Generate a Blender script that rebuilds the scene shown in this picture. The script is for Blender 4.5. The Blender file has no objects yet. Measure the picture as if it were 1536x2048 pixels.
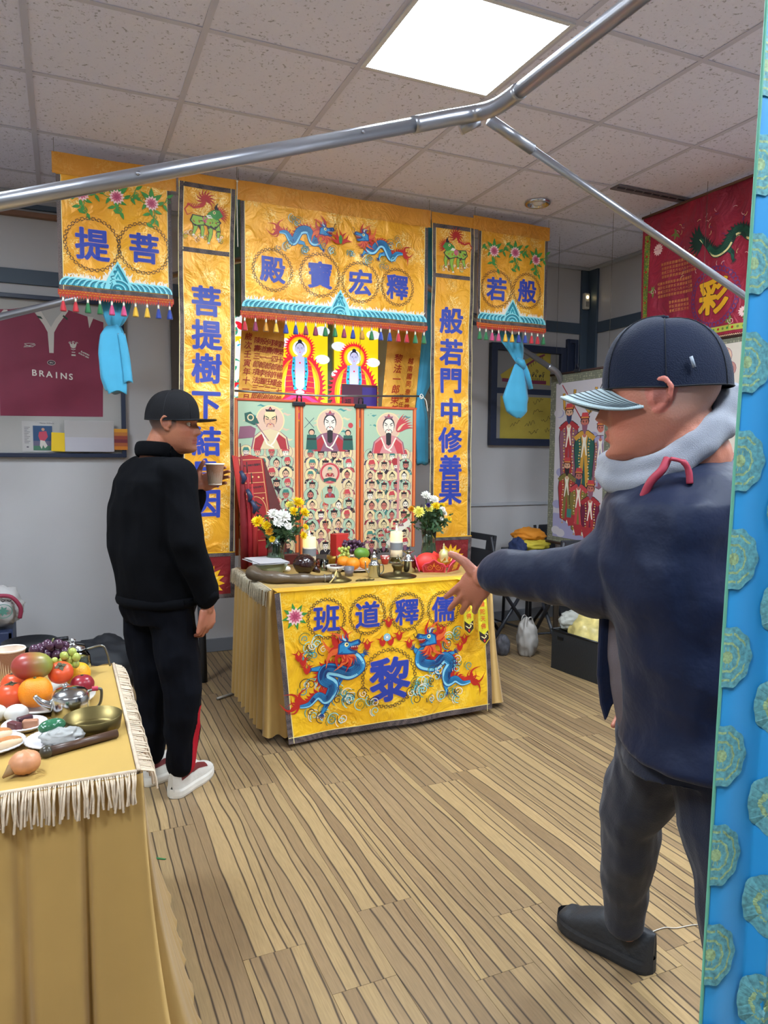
import bpy, bmesh, math, random
from mathutils import Vector, Matrix, noise
from mathutils.geometry import tessellate_polygon
S = bpy.context.scene
COL = S.collection
PI = math.pi
random.seed(7)

# ---------------------------------------------------------------- camera
cd = bpy.data.cameras.new('camera')
cam = bpy.data.objects.new('camera', cd)
COL.objects.link(cam)
cd.sensor_fit = 'VERTICAL'
cd.sensor_height = 36.0
cd.lens = 1448.67 * 36.0 / 2048.0
cd.clip_start = 0.05
_yaw, _pit, _rol = 0.416639, 0.0829444, 0.00794169
_f = Vector((math.sin(_yaw)*math.cos(_pit), math.cos(_yaw)*math.cos(_pit), -math.sin(_pit)))
_r = Vector((math.cos(_yaw), -math.sin(_yaw), 0)); _u = _r.cross(_f)
_r, _u = math.cos(_rol)*_r+math.sin(_rol)*_u, -math.sin(_rol)*_r+math.cos(_rol)*_u
mw = Matrix(((_r.x, _u.x, -_f.x, 0), (_r.y, _u.y, -_f.y, 0), (_r.z, _u.z, -_f.z, 1.38), (0, 0, 0, 1)))
cam.matrix_world = mw
S.camera = cam
# ---------------------------------------------------------------- world, exposure
wd = bpy.data.worlds.new('world'); S.world = wd; wd.use_nodes = True
wd.node_tree.nodes['Background'].inputs[0].default_value = (0.75, 0.82, 1.0, 1)
wd.node_tree.nodes['Background'].inputs[1].default_value = 0.3
S.view_settings.view_transform = 'Standard'
S.view_settings.look = 'None'
S.view_settings.exposure = 1.52
S.view_settings.gamma = 1.0
S.view_settings.use_curve_mapping = False
LAMP = 26.0      # emission of the ceiling light panels

# ---------------------------------------------------------------- materials
def lin(h):
    h = h.lstrip('#')
    c = [int(h[i:i+2], 16)/255 for i in (0, 2, 4)]
    return tuple((x/12.92 if x <= .04045 else ((x+.055)/1.055)**2.4) for x in c)
MATS = {}
def M(name, hexc, rough=.6, metal=0, emit=None, es=1, bump=0, bscale=60, vary=0, vscale=8, sheen=0, trans=0, ior=1.45, spec=None, alpha=1, coat=0, twoside=True):
    if name in MATS: return MATS[name]
    m = bpy.data.materials.new(name); m.use_nodes = True
    nt = m.node_tree; b = nt.nodes['Principled BSDF']
    c = lin(hexc)
    b.inputs['Base Color'].default_value = (*c, 1)
    b.inputs['Roughness'].default_value = rough
    b.inputs['Metallic'].default_value = metal
    b.inputs['Transmission Weight'].default_value = trans
    b.inputs['IOR'].default_value = ior
    b.inputs['Alpha'].default_value = alpha
    if spec is not None: b.inputs['Specular IOR Level'].default_value = spec
    if sheen:
        b.inputs['Sheen Weight'].default_value = sheen
    if coat: b.inputs['Coat Weight'].default_value = coat
    if emit:
        b.inputs['Emission Color'].default_value = (*lin(emit), 1); b.inputs['Emission Strength'].default_value = es
    if vary or bump:
        tc = nt.nodes.new('ShaderNodeTexCoord')
    if vary:
        n = nt.nodes.new('ShaderNodeTexNoise'); n.inputs['Scale'].default_value = vscale; n.inputs['Detail'].default_value = 5
        nt.links.new(tc.outputs['Object'], n.inputs['Vector'])
        r = nt.nodes.new('ShaderNodeMapRange'); r.inputs[3].default_value = 1-vary; r.inputs[4].default_value = 1+vary
        r.inputs[1].default_value = .25; r.inputs[2].default_value = .75
        nt.links.new(n.outputs['Fac'], r.inputs[0])
        mx = nt.nodes.new('ShaderNodeVectorMath'); mx.operation = 'SCALE'; mx.inputs[0].default_value = c
        nt.links.new(r.outputs[0], mx.inputs['Scale']); nt.links.new(mx.outputs[0], b.inputs['Base Color'])
    if bump:
        n = nt.nodes.new('ShaderNodeTexNoise'); n.inputs['Scale'].default_value = bscale; n.inputs['Detail'].default_value = 3
        nt.links.new(tc.outputs['Object'], n.inputs['Vector'])
        bp = nt.nodes.new('ShaderNodeBump'); bp.inputs['Strength'].default_value = bump; bp.inputs['Distance'].default_value = .01
        nt.links.new(n.outputs['Fac'], bp.inputs['Height']); nt.links.new(bp.outputs[0], b.inputs['Normal'])
    MATS[name] = m
    return m

def attr_mat(name, rough=.5, bump=0, bscale=200, sss=0):
    m = bpy.data.materials.new(name); m.use_nodes = True
    nt = m.node_tree; b = nt.nodes['Principled BSDF']; b.inputs['Roughness'].default_value = rough
    a = nt.nodes.new('ShaderNodeVertexColor'); a.layer_name = 'Col'
    nt.links.new(a.outputs[0], b.inputs['Base Color'])
    if sss:
        b.inputs['Subsurface Weight'].default_value = sss; b.inputs['Subsurface Scale'].default_value = .008
    if bump:
        tc = nt.nodes.new('ShaderNodeTexCoord')
        n = nt.nodes.new('ShaderNodeTexNoise'); n.inputs['Scale'].default_value = bscale
        nt.links.new(tc.outputs['Object'], n.inputs['Vector'])
        bp = nt.nodes.new('ShaderNodeBump'); bp.inputs['Strength'].default_value = bump; bp.inputs['Distance'].default_value = .01
        nt.links.new(n.outputs['Fac'], bp.inputs['Height']); nt.links.new(bp.outputs[0], b.inputs['Normal'])
    MATS[name] = m
    return m

def brocade(name, base, light, dark, rough=.38, amt=.5, scale=26):
    """satin with a woven curling pattern"""
    m = bpy.data.materials.new(name); m.use_nodes = True
    nt = m.node_tree; L = nt.links; b = nt.nodes['Principled BSDF']
    b.inputs['Roughness'].default_value = rough; b.inputs['Sheen Weight'].default_value = .15
    b.inputs['Metallic'].default_value = .15
    tc = nt.nodes.new('ShaderNodeTexCoord')
    n0 = nt.nodes.new('ShaderNodeTexNoise'); n0.inputs['Scale'].default_value = 2.2; n0.inputs['Detail'].default_value = 4
    L.new(tc.outputs['Object'], n0.inputs['Vector'])
    n1 = nt.nodes.new('ShaderNodeTexNoise'); n1.inputs['Scale'].default_value = scale; n1.inputs['Detail'].default_value = 2.5; n1.inputs['Distortion'].default_value = 3.0
    L.new(tc.outputs['Object'], n1.inputs['Vector'])
    r1 = nt.nodes.new('ShaderNodeValToRGB'); e = r1.color_ramp.elements
    e[0].position = .47; e[0].color = (0, 0, 0, 1); e[1].position = .5; e[1].color = (1, 1, 1, 1)
    e2 = r1.color_ramp.elements.new(.535); e2.color = (1, 1, 1, 1); e3 = r1.color_ramp.elements.new(.565); e3.color = (0, 0, 0, 1)
    L.new(n1.outputs['Fac'], r1.inputs[0])
    vo = nt.nodes.new('ShaderNodeTexVoronoi'); vo.inputs['Scale'].default_value = scale*.33
    L.new(tc.outputs['Object'], vo.inputs['Vector'])
    rv = nt.nodes.new('ShaderNodeMapRange'); rv.inputs[1].default_value = .5; rv.inputs[2].default_value = .3; rv.inputs[3].default_value = 0; rv.inputs[4].default_value = 1
    L.new(vo.outputs['Distance'], rv.inputs[0])
    mu = nt.nodes.new('ShaderNodeMath'); mu.operation = 'MULTIPLY'; L.new(r1.outputs[0], mu.inputs[0]); L.new(rv.outputs[0], mu.inputs[1])
    mu2 = nt.nodes.new('ShaderNodeMath'); mu2.operation = 'MULTIPLY'; L.new(mu.outputs[0], mu2.inputs[0]); mu2.inputs[1].default_value = amt
    mr = nt.nodes.new('ShaderNodeMapRange'); mr.inputs[1].default_value = .35; mr.inputs[2].default_value = .7
    L.new(n0.outputs['Fac'], mr.inputs[0])
    ma = nt.nodes.new('ShaderNodeMix'); ma.data_type = 'RGBA'; ma.inputs['A'].default_value = (*lin(base), 1); ma.inputs['B'].default_value = (*lin(dark), 1)
    L.new(mr.outputs[0], ma.inputs['Factor'])
    mb = nt.nodes.new('ShaderNodeMix'); mb.data_type = 'RGBA'; mb.inputs['B'].default_value = (*lin(light), 1)
    L.new(ma.outputs['Result'], mb.inputs['A']); L.new(mu2.outputs[0], mb.inputs['Factor'])
    L.new(mb.outputs['Result'], b.inputs['Base Color'])
    n2 = nt.nodes.new('ShaderNodeTexNoise'); n2.inputs['Scale'].default_value = 9; n2.inputs['Detail'].default_value = 6; n2.inputs['Distortion'].default_value = 1.2
    L.new(tc.outputs['Object'], n2.inputs['Vector'])
    bp = nt.nodes.new('ShaderNodeBump'); bp.inputs['Strength'].default_value = .45; bp.inputs['Distance'].default_value = .05
    L.new(n2.outputs['Fac'], bp.inputs['Height']); L.new(bp.outputs[0], b.inputs['Normal'])
    MATS[name] = m
    return m

def lattice_mat(name, c1, c2, scale=60, rough=.7):
    m = bpy.data.materials.new(name); m.use_nodes = True
    nt = m.node_tree; L = nt.links; b = nt.nodes['Principled BSDF']; b.inputs['Roughness'].default_value = rough
    tc = nt.nodes.new('ShaderNodeTexCoord'); vo = nt.nodes.new('ShaderNodeTexVoronoi'); vo.inputs['Scale'].default_value = scale
    vo.inputs['Randomness'].default_value = .35
    L.new(tc.outputs['Object'], vo.inputs['Vector'])
    r = nt.nodes.new('ShaderNodeValToRGB'); r.color_ramp.elements[0].position = .3; r.color_ramp.elements[1].position = .5
    r.color_ramp.elements[0].color = (*lin(c1), 1); r.color_ramp.elements[1].color = (*lin(c2), 1)
    L.new(vo.outputs['Distance'], r.inputs[0]); L.new(r.outputs[0], b.inputs['Base Color'])
    MATS[name] = m
    return m

# ---------------------------------------------------------------- object helpers
def setp(o, label=None, cat=None, group=None, kind=None):
    if label: o['label'] = label
    if cat: o['category'] = cat
    if group: o['group'] = group
    if kind: o['kind'] = kind
    return o
def thing(name, label, cat, loc=(0, 0, 0), rz=0, group=None):
    o = bpy.data.objects.new(name, None); COL.objects.link(o)
    o.empty_display_size = .05
    o.location = loc; o.rotation_euler = (0, 0, rz)
    return setp(o, label, cat, group)
def link(name, me, parent=None):
    o = bpy.data.objects.new(name, me); COL.objects.link(o)
    if parent: o.parent = parent
    return o
def dup(root, loc=None, rz=None, label=None, group=None, scale=None):
    def cp(o, par):
        c = o.copy(); COL.objects.link(c)
        if par: c.parent = par
        for ch in KIDS.get(o.name, []): cp(ch, c)
        return c
    KIDS = {}
    for ob in COL.objects:
        if ob.parent: KIDS.setdefault(ob.parent.name, []).append(ob)
    r = cp(root, None)
    if loc is not None: r.location = loc
    if rz is not None: r.rotation_euler = (0, 0, rz)
    if scale: r.scale = (scale,)*3
    return setp(r, label, None, group)

def rotm(a, axis): return Matrix.Rotation(a, 3, axis)
class MB:
    """collects shapes, then links them as one mesh object"""
    def __init__(s): s.v = []; s.f = []; s.m = []; s.sm = []; s.mats = []
    def mi(s, m):
        if m not in s.mats: s.mats.append(m)
        return s.mats.index(m)
    def add(s, vs, fs, m, smooth=False):
        b = len(s.v); s.v += [tuple(v) for v in vs]; i = s.mi(m)
        for f in fs:
            s.f.append(tuple(b+k for k in f)); s.m.append(i); s.sm.append(smooth)
        return s
    def box(s, c, d, m, R=None, bev=0):
        if bev > 0:
            bm = bmesh.new(); bmesh.ops.create_cube(bm, size=1)
            bmesh.ops.scale(bm, vec=d, verts=bm.verts)
            bmesh.ops.bevel(bm, geom=bm.edges[:], offset=bev, segments=2, affect='EDGES', profile=.5)
            vs = [v.co.copy() for v in bm.verts]; fs = [[v.index for v in f.verts] for f in bm.faces]; bm.free()
        else:
            x, y, z = d[0]/2, d[1]/2, d[2]/2
            vs = [Vector((i, j, k)) for i in (-x, x) for j in (-y, y) for k in (-z, z)]
            fs = [(0, 1, 3, 2), (4, 6, 7, 5), (0, 4, 5, 1), (2, 3, 7, 6), (0, 2, 6, 4), (1, 5, 7, 3)]
        c = Vector(c)
        vs = [c+(R @ v if R else v) for v in vs]
        return s.add(vs, fs, m)
    def tube(s, pts, rad, m, n=10, caps=True, flat=1.0, up=None):
        pts = [Vector(p) for p in pts]
        if not isinstance(rad, (list, tuple)): rad = [rad]*len(pts)
        vs = []; fs = []; prev = None
        for i, p in enumerate(pts):
            t = (pts[min(i+1, len(pts)-1)]-pts[max(i-1, 0)])
            t = t.normalized() if t.length > 1e-9 else Vector((0, 0, 1))
            if prev is None:
                a = Vector(up) if up else (Vector((0, 0, 1)) if abs(t.z) < .9 else Vector((1, 0, 0)))
                u = (a-t*a.dot(t)).normalized()
            else:
                u = (prev-t*prev.dot(t))
                u = u.normalized() if u.length > 1e-9 else t.orthogonal().normalized()
            prev = u; w = t.cross(u)
            for k in range(n):
                a = 2*PI*k/n
                vs.append(p+u*math.cos(a)*rad[i]*flat+w*math.sin(a)*rad[i])
        for i in range(len(pts)-1):
            for k in range(n):
                k2 = (k+1) % n
                fs.append((i*n+k, i*n+k2, (i+1)*n+k2, (i+1)*n+k))
        if caps:
            fs.append(tuple(range(n))[::-1]); fs.append(tuple((len(pts)-1)*n+k for k in range(n)))
        return s.add(vs, fs, m, True)
    def lathe(s, prof, m, c=(0, 0, 0), n=24, R=None, sx=1, sy=1, rip=0, rn=0):
        vs = []; fs = []; c = Vector(c)
        for (r, z) in prof:
            for k in range(n):
                a = 2*PI*k/n; rr = max(r, 1e-5)*(1+rip*math.cos(rn*a))
                v = Vector((rr*math.cos(a)*sx, rr*math.sin(a)*sy, z))
                vs.append(c+(R @ v if R else v))
        for i in range(len(prof)-1):
            for k in range(n):
                k2 = (k+1) % n; fs.append((i*n+k, i*n+k2, (i+1)*n+k2, (i+1)*n+k))
        return s.add(vs, fs, m, True)
    def ball(s, c, r, m, nu=14, nv=9, R=None, f=None):
        if not isinstance(r, (list, tuple)): r = (r, r, r)
        vs = []; fs = []; c = Vector(c)
        for j in range(nv+1):
            th = PI*j/nv
            for k in range(nu):
                a = 2*PI*k/nu
                d = Vector((math.sin(th)*math.cos(a), math.sin(th)*math.sin(a), math.cos(th)))
                v = Vector((d.x*r[0], d.y*r[1], d.z*r[2]))
                if f: v = f(v, d)
                vs.append(c+(R @ v if R else v))
        for j in range(nv):
            for k in range(nu):
                k2 = (k+1) % nu; fs.append((j*nu+k, (j+1)*nu+k, (j+1)*nu+k2, j*nu+k2))
        return s.add(vs, fs, m, True)
    def grid(s, fn, nu, nv, m, smooth=True, closed=False):
        vs = [fn(i/nu, j/nv) for j in range(nv+1) for i in range(nu+1)]
        fs = [(j*(nu+1)+i, j*(nu+1)+i+1, (j+1)*(nu+1)+i+1, (j+1)*(nu+1)+i) for j in range(nv) for i in range(nu)]
        return s.add(vs, fs, m, smooth)
    def prism(s, pts, m, O, U, V, N, t):
        """flat outline pts in the plane O+uU+vV, thickness t along N"""
        O, U, V, N = map(Vector, (O, U, V, N)); n = len(pts)
        a = [O+U*p[0]+V*p[1] for p in pts]; b = [x+N*t for x in a]
        tri = tessellate_polygon([[Vector((p[0], p[1], 0)) for p in pts]])
        fs = [tuple(x) for x in tri]+[tuple(n+i for i in x[::-1]) for x in tri]
        fs += [(i, (i+1) % n, n+(i+1) % n, n+i) for i in range(n)]
        return s.add(a+b, fs, m)
    def build(s, name, parent=None, weld=False):
        me = bpy.data.meshes.new(name); me.from_pydata(s.v, [], s.f)
        for m in s.mats: me.materials.append(m)
        me.polygons.foreach_set('material_index', s.m); me.polygons.foreach_set('use_smooth', s.sm)
        me.update()
        bm = bmesh.new(); bm.from_mesh(me)
        if weld: bmesh.ops.remove_doubles(bm, verts=bm.verts, dist=1e-5)
        bmesh.ops.recalc_face_normals(bm, faces=bm.faces); bm.to_mesh(me); bm.free()
        return link(name, me, parent)

def spline(pts, n=12):
    """Catmull-Rom through pts"""
    P = [Vector(p) for p in pts]; out = []
    for i in range(len(P)-1):
        p0 = P[max(i-1, 0)]; p1 = P[i]; p2 = P[i+1]; p3 = P[min(i+2, len(P)-1)]
        for k in range(n):
            t = k/n
            out.append(.5*((2*p1)+(-p0+p2)*t+(2*p0-5*p1+4*p2-p3)*t*t+(-p0+3*p1-3*p2+p3)*t**3))
    out.append(P[-1]); return out

# ---------------------------------------------------------------- glyphs
_gl = {}
def glyph(ch, bold=.0, res=3):
    k = (ch, bold)
    if k in _gl: return _gl[k]
    cu = bpy.data.curves.new('t', 'FONT'); cu.body = ch; cu.size = 1.0; cu.offset = bold; cu.resolution_u = res
    cu.dimensions = '2D'; cu.fill_mode = 'FRONT'
    ob = bpy.data.objects.new('t', cu); COL.objects.link(ob)
    dg = bpy.context.evaluated_depsgraph_get()
    me = ob.evaluated_get(dg).to_mesh()
    vs = [(v.co.x, v.co.y) for v in me.vertices]; fs = [tuple(p.vertices) for p in me.polygons]
    ob.evaluated_get(dg).to_mesh_clear(); bpy.data.objects.remove(ob); bpy.data.curves.remove(cu)
    if vs:
        x0 = min(v[0] for v in vs); x1 = max(v[0] for v in vs); y0 = min(v[1] for v in vs); y1 = max(v[1] for v in vs)
        cx, cy = (x0+x1)/2, (y0+y1)/2
        vs = [(v[0]-cx, v[1]-cy) for v in vs]; wh = (x1-x0, y1-y0)
    else: wh = (.3, .3)
    _gl[k] = (vs, fs, wh); return _gl[k]

# ---------------------------------------------------------------- flat embroidery / print on a cloth or sheet
class Canvas:
    def __init__(s, fn, base=.0018, sub=.05):
        s.fn = fn; s.d = base; s.v = []; s.f = []; s.m = []; s.mats = []; s.sub = sub and min(sub, .035); s.inc = 2.2e-5
    def mi(s, m):
        if m not in s.mats: s.mats.append(m)
        return s.mats.index(m)
    def raw(s, vs, fs, m):
        b = len(s.v); s.v += [(x, y, s.d) for x, y in vs]; i = s.mi(m)
        for f in fs: s.f.append(tuple(b+k for k in f)); s.m.append(i)
        s.d += s.inc
    def poly(s, pts, m):
        tri = tessellate_polygon([[Vector((p[0], p[1], 0)) for p in pts]])
        s.raw([(p[0], p[1]) for p in pts], [tuple(t) for t in tri], m)
    def strip(s, pts, w, m, closed=False):
        P = [Vector((p[0], p[1])) for p in pts]; n = len(P)
        if not isinstance(w, (list, tuple)): w = [w]*n
        vs = []
        for i in range(n):
            if closed: t = P[(i+1) % n]-P[i-1]
            else: t = P[min(i+1, n-1)]-P[max(i-1, 0)]
            t = t.normalized() if t.length > 0 else Vector((1, 0)); nn = Vector((-t.y, t.x))
            vs += [tuple(P[i]+nn*w[i]/2), tuple(P[i]-nn*w[i]/2)]
        fs = [(2*i, 2*i+1, (2*i+3) % (2*n), (2*i+2) % (2*n)) for i in range(n if closed else n-1)]
        s.raw(vs, fs, m)
    def disc(s, c, r, m, n=20, ry=None, a0=0, a1=2*PI, rot=0):
        ry = ry or r; cr, sr = math.cos(rot), math.sin(rot)
        full = abs(a1-a0-2*PI) < 1e-6
        pts = []
        for k in range(n if full else n+1):
            a = a0+(a1-a0)*k/n; x, y = r*math.cos(a), ry*math.sin(a)
            pts.append((c[0]+x*cr-y*sr, c[1]+x*sr+y*cr))
        vs = [tuple(c)]+pts; k = len(pts)
        fs = [(0, i+1, (i+1) % k+1) for i in range(k if full else k-1)]
        s.raw(vs, fs, m)
    def ring(s, c, r, w, m, n=40, ry=None, a0=0, a1=2*PI):
        ry = ry or r; full = abs(a1-a0-2*PI) < 1e-6
        pts = [(c[0]+r*math.cos(a0+(a1-a0)*k/n), c[1]+ry*math.sin(a0+(a1-a0)*k/n)) for k in range(n if full else n+1)]
        s.strip(pts, w, m, closed=full)
    def rect(s, x0, y0, x1, y1, m): s.raw([(x0, y0), (x1, y0), (x1, y1), (x0, y1)], [(0, 1, 2, 3)], m)
    def char(s, ch, c, size, m, bold=.03, sx=1, rot=0, shear=0, outline=None, ow=.03):
        if outline is not None:
            s.char(ch, c, size, outline, bold+ow, sx, rot, shear); s.d += 7e-4
        vs, fs, wh = glyph(ch, 0)
        n_ = (12 if bold > .027 else 4); ofs = [(0, 0)]+([(bold*math.cos(2*PI*k/n_+.4), bold*math.sin(2*PI*k/n_+.4)) for k in range(n_)] if bold > .012 else [])
        keep = s.inc; s.inc = min(s.inc, 2e-6)
        cr, sr = math.cos(rot), math.sin(rot)
        for ou, ov in ofs:
            o = []
            for x, y in vs:
                x, y = x+ou, y+ov
                x = (x*sx+y*shear)*size; y *= size
                o.append((c[0]+x*cr-y*sr, c[1]+x*sr+y*cr))
            s.raw(o, fs, m)
        s.inc = keep
    def spiral(s, c, r, w, m, turns=1.4, a0=0, dr=1, n=22):
        pts = []
        for k in range(n):
            t = k/(n-1); a = a0+dr*turns*2*PI*t; rr = r*(1-.85*t)
            pts.append((c[0]+rr*math.cos(a), c[1]+rr*math.sin(a)))
        s.strip(pts, [w*(1-.5*k/n) for k in range(n)], m)
    def flame(s, c, size, m, ang=PI/2, bend=.3, wid=.35):
        d = Vector((math.cos(ang), math.sin(ang))); q = Vector((-d.y, d.x)); c = Vector(c)
        pts = [c+d*size*t+q*size*bend*math.sin(t*PI*1.3)*t for t in [i/7 for i in range(8)]]
        ws = [wid*size*x for x in (.35, .9, 1, .85, .65, .45, .22, .02)]
        s.strip(pts, ws, m)
    def leaf(s, c, L, ang, m, wid=.38):
        d = Vector((math.cos(ang), math.sin(ang))); q = Vector((-d.y, d.x)); c = Vector(c)
        P = [c, c+d*L*.3+q*L*wid*.5, c+d*L*.65+q*L*wid*.35, c+d*L, c+d*L*.65-q*L*wid*.35, c+d*L*.3-q*L*wid*.5]
        s.poly([tuple(p) for p in P], m)
    def build(s, name, parent=None):
        me = bpy.data.meshes.new(name)
        bm = bmesh.new(); bv = [bm.verts.new(v) for v in s.v]
        for f, mi in zip(s.f, s.m):
            try:
                bf = bm.faces.new([bv[k] for k in f]); bf.material_index = mi
            except ValueError: pass
        if s.sub:
            for _ in range(7):
                ed = [e for e in bm.edges if e.calc_length() > s.sub]
                if not ed: break
                bmesh.ops.triangulate(bm, faces=[f for f in bm.faces if len(f.verts) > 3])
                ed = [e for e in bm.edges if e.calc_length() > s.sub]
                bmesh.ops.subdivide_edges(bm, edges=ed, cuts=1)
        for v in bm.verts: v.co = s.fn(v.co.x, v.co.y, v.co.z)
        bm.to_mesh(me); bm.free()
        for m in s.mats: me.materials.append(m)
        return link(name, me, parent)
def planeY(Y, warp=None):
    return lambda u, v, d: Vector((u, Y-d-(warp(u, v) if warp else 0), v))
def planeX(X, warp=None):      # u = -y so that it runs left to right for someone facing +x
    return lambda u, v, d: Vector((X-d-(warp(u, v) if warp else 0), -u, v))
def cloth(name, fn, u0, v0, u1, v1, m, parent=None, nu=60, nv=60, t=.0015, edge=None):
    """a sheet with two sides; edge(u,v)->(u,v) bends the outline"""
    b = MB()
    e = edge or (lambda u, v: (u, v))
    def at(i, j, d):
        u, v = e(u0+(u1-u0)*i, v0+(v1-v0)*j); return fn(u, v, d)
    b.grid(lambda i, j: at(i, j, 0), nu, nv, m)
    b.grid(lambda i, j: at(1-i, j, -t), nu, nv, m)
    return b.build(name, parent)

# ================================================================ THE ROOM
XL, XR, YF, YB, ZC = -3.0, 4.04, -3.0, 4.95, 2.906
wallm = M('wall_paint', '#b3b1b2', .55, vary=.06, vscale=1.5, bump=.04, bscale=300)
trimd = M('trim_bluegrey', '#3f4d5c', .5)
trimw = M('trim_white', '#a9abb0', .5)
def floor_material():
    m = bpy.data.materials.new('zebrano_plank'); m.use_nodes = True
    nt = m.node_tree; L = nt.links; b = nt.nodes['Principled BSDF']
    b.inputs['Roughness'].default_value = .42; b.inputs['Specular IOR Level'].default_value = .35
    ge = nt.nodes.new('ShaderNodeNewGeometry'); oi = nt.nodes.new('ShaderNodeObjectInfo')
    cmb = nt.nodes.new('ShaderNodeCombineXYZ')
    ml = nt.nodes.new('ShaderNodeMath'); ml.operation = 'MULTIPLY'; ml.inputs[1].default_value = 60
    L.new(oi.outputs['Random'], ml.inputs[0]); L.new(ml.outputs[0], cmb.inputs['Z']); L.new(ml.outputs[0], cmb.inputs['Y'])
    ad = nt.nodes.new('ShaderNodeVectorMath'); ad.operation = 'ADD'; L.new(ge.outputs['Position'], ad.inputs[0]); L.new(cmb.outputs[0], ad.inputs[1])
    # wandering
    mp0 = nt.nodes.new('ShaderNodeMapping'); mp0.inputs['Scale'].default_value = (9, 1.6, 1); L.new(ad.outputs[0], mp0.inputs[0])
    nw = nt.nodes.new('ShaderNodeTexNoise'); nw.inputs['Scale'].default_value = 1; nw.inputs['Detail'].default_value = 2.5; L.new(mp0.outputs[0], nw.inputs['Vector'])
    sp = nt.nodes.new('ShaderNodeSeparateXYZ'); L.new(ad.outputs[0], sp.inputs[0])
    m1 = nt.nodes.new('ShaderNodeMath'); m1.operation = 'MULTIPLY_ADD'; m1.inputs[1].default_value = .045; L.new(nw.outputs['Fac'], m1.inputs[0]); L.new(sp.outputs['X'], m1.inputs[2])
    # dark lines: 1D noise on x only, narrow band
    cx = nt.nodes.new('ShaderNodeCombineXYZ'); L.new(m1.outputs[0], cx.inputs['X']); L.new(sp.outputs['Z'], cx.inputs['Z'])
    mpy = nt.nodes.new('ShaderNodeMath'); mpy.operation = 'MULTIPLY'; mpy.inputs[1].default_value = .0; L.new(sp.outputs['Y'], mpy.inputs[0]); L.new(mpy.outputs[0], cx.inputs['Y'])
    vo = nt.nodes.new('ShaderNodeTexVoronoi'); vo.voronoi_dimensions = '1D'; vo.feature = 'DISTANCE_TO_EDGE'; vo.inputs['Scale'].default_value = 26; vo.inputs['Randomness'].default_value = 1
    wz = nt.nodes.new('ShaderNodeMath'); wz.operation = 'ADD'; L.new(m1.outputs[0], wz.inputs[0]); L.new(ml.outputs[0], wz.inputs[1]); L.new(wz.outputs[0], vo.inputs['W'])
    rp = nt.nodes.new('ShaderNodeValToRGB'); rp.color_ramp.elements[0].position = .02; rp.color_ramp.elements[1].position = .1
    rp.color_ramp.elements[0].color = (0, 0, 0, 1); rp.color_ramp.elements[1].color = (1, 1, 1, 1)
    L.new(vo.outputs['Distance'], rp.inputs[0])
    # tone of each strip
    v2 = nt.nodes.new('ShaderNodeTexVoronoi'); v2.voronoi_dimensions = '1D'; v2.feature = 'F1'; v2.inputs['Scale'].default_value = 26; L.new(wz.outputs[0], v2.inputs['W'])
    sc = nt.nodes.new('ShaderNodeSeparateColor'); L.new(v2.outputs['Color'], sc.inputs[0])
    rt = nt.nodes.new('ShaderNodeValToRGB'); el = rt.color_ramp.elements
    el[0].position = 0; el[0].color = (*lin('#80694c'), 1); el[1].position = 1; el[1].color = (*lin('#a58a62'), 1)
    x = el.new(.45); x.color = (*lin('#8e7656'), 1); x = el.new(.8); x.color = (*lin('#9c835c'), 1)
    L.new(sc.outputs[0], rt.inputs[0])
    # fine grain
    mp2 = nt.nodes.new('ShaderNodeMapping'); mp2.inputs['Scale'].default_value = (260, 14, 1); L.new(ad.outputs[0], mp2.inputs[0])
    ng = nt.nodes.new('ShaderNodeTexNoise'); ng.inputs['Scale'].default_value = 1; ng.inputs['Detail'].default_value = 4; L.new(mp2.outputs[0], ng.inputs['Vector'])
    mr = nt.nodes.new('ShaderNodeMapRange'); mr.inputs[1].default_value = .3; mr.inputs[2].default_value = .7; mr.inputs[3].default_value = .86; mr.inputs[4].default_value = 1.1
    L.new(ng.outputs['Fac'], mr.inputs[0])
    sv = nt.nodes.new('ShaderNodeVectorMath'); sv.operation = 'SCALE'; L.new(rt.outputs[0], sv.inputs[0]); L.new(mr.outputs[0], sv.inputs['Scale'])
    mx = nt.nodes.new('ShaderNodeMix'); mx.data_type = 'RGBA'; mx.inputs['A'].default_value = (*lin('#42362a'), 1); L.new(sv.outputs[0], mx.inputs['B'])
    L.new(rp.outputs[0], mx.inputs['Factor']); L.new(mx.outputs['Result'], b.inputs['Base Color'])
    return m
plankm = floor_material()
fl = MB().box(((XL+XR)/2, (YF+YB)/2, -.03), (XR-XL+.2, YB-YF+.2, .05), M('floor_base', '#3a2e20', .8)).build('floor'); fl['kind'] = 'structure'
PW, PL = .1815, 1.215
pb = MB().box((0, 0, -.0025), (PW-.0012, PL-.0012, .005), plankm, bev=.0004)
p0 = pb.build('plank', fl); first = True
k = 0
nx = int((XR+1.3)/PW)
for i in range(nx+1):
    x = XR-PW*(i+.5)-.0
    off = [.10, .72, .38, 1.02, .55, .9, .2][i % 7]
    y = YB-.001-PL/2+off*.5*PL
    while y > -.8:
        a, c = max(y-PL/2, -5), min(y+PL/2, YB)
        if a < YB-.02:
            if c-a > PL-.01:
                o = p0 if first else p0.copy()
                if not first: COL.objects.link(o)
                first = False; o.location = (x, (a+c)/2, 0)
            else:
                MB().box((x, (a+c)/2, -.0025), (PW-.0012, c-a-.0012, .005), plankm).build('plank', fl)
        y -= PL

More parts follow.
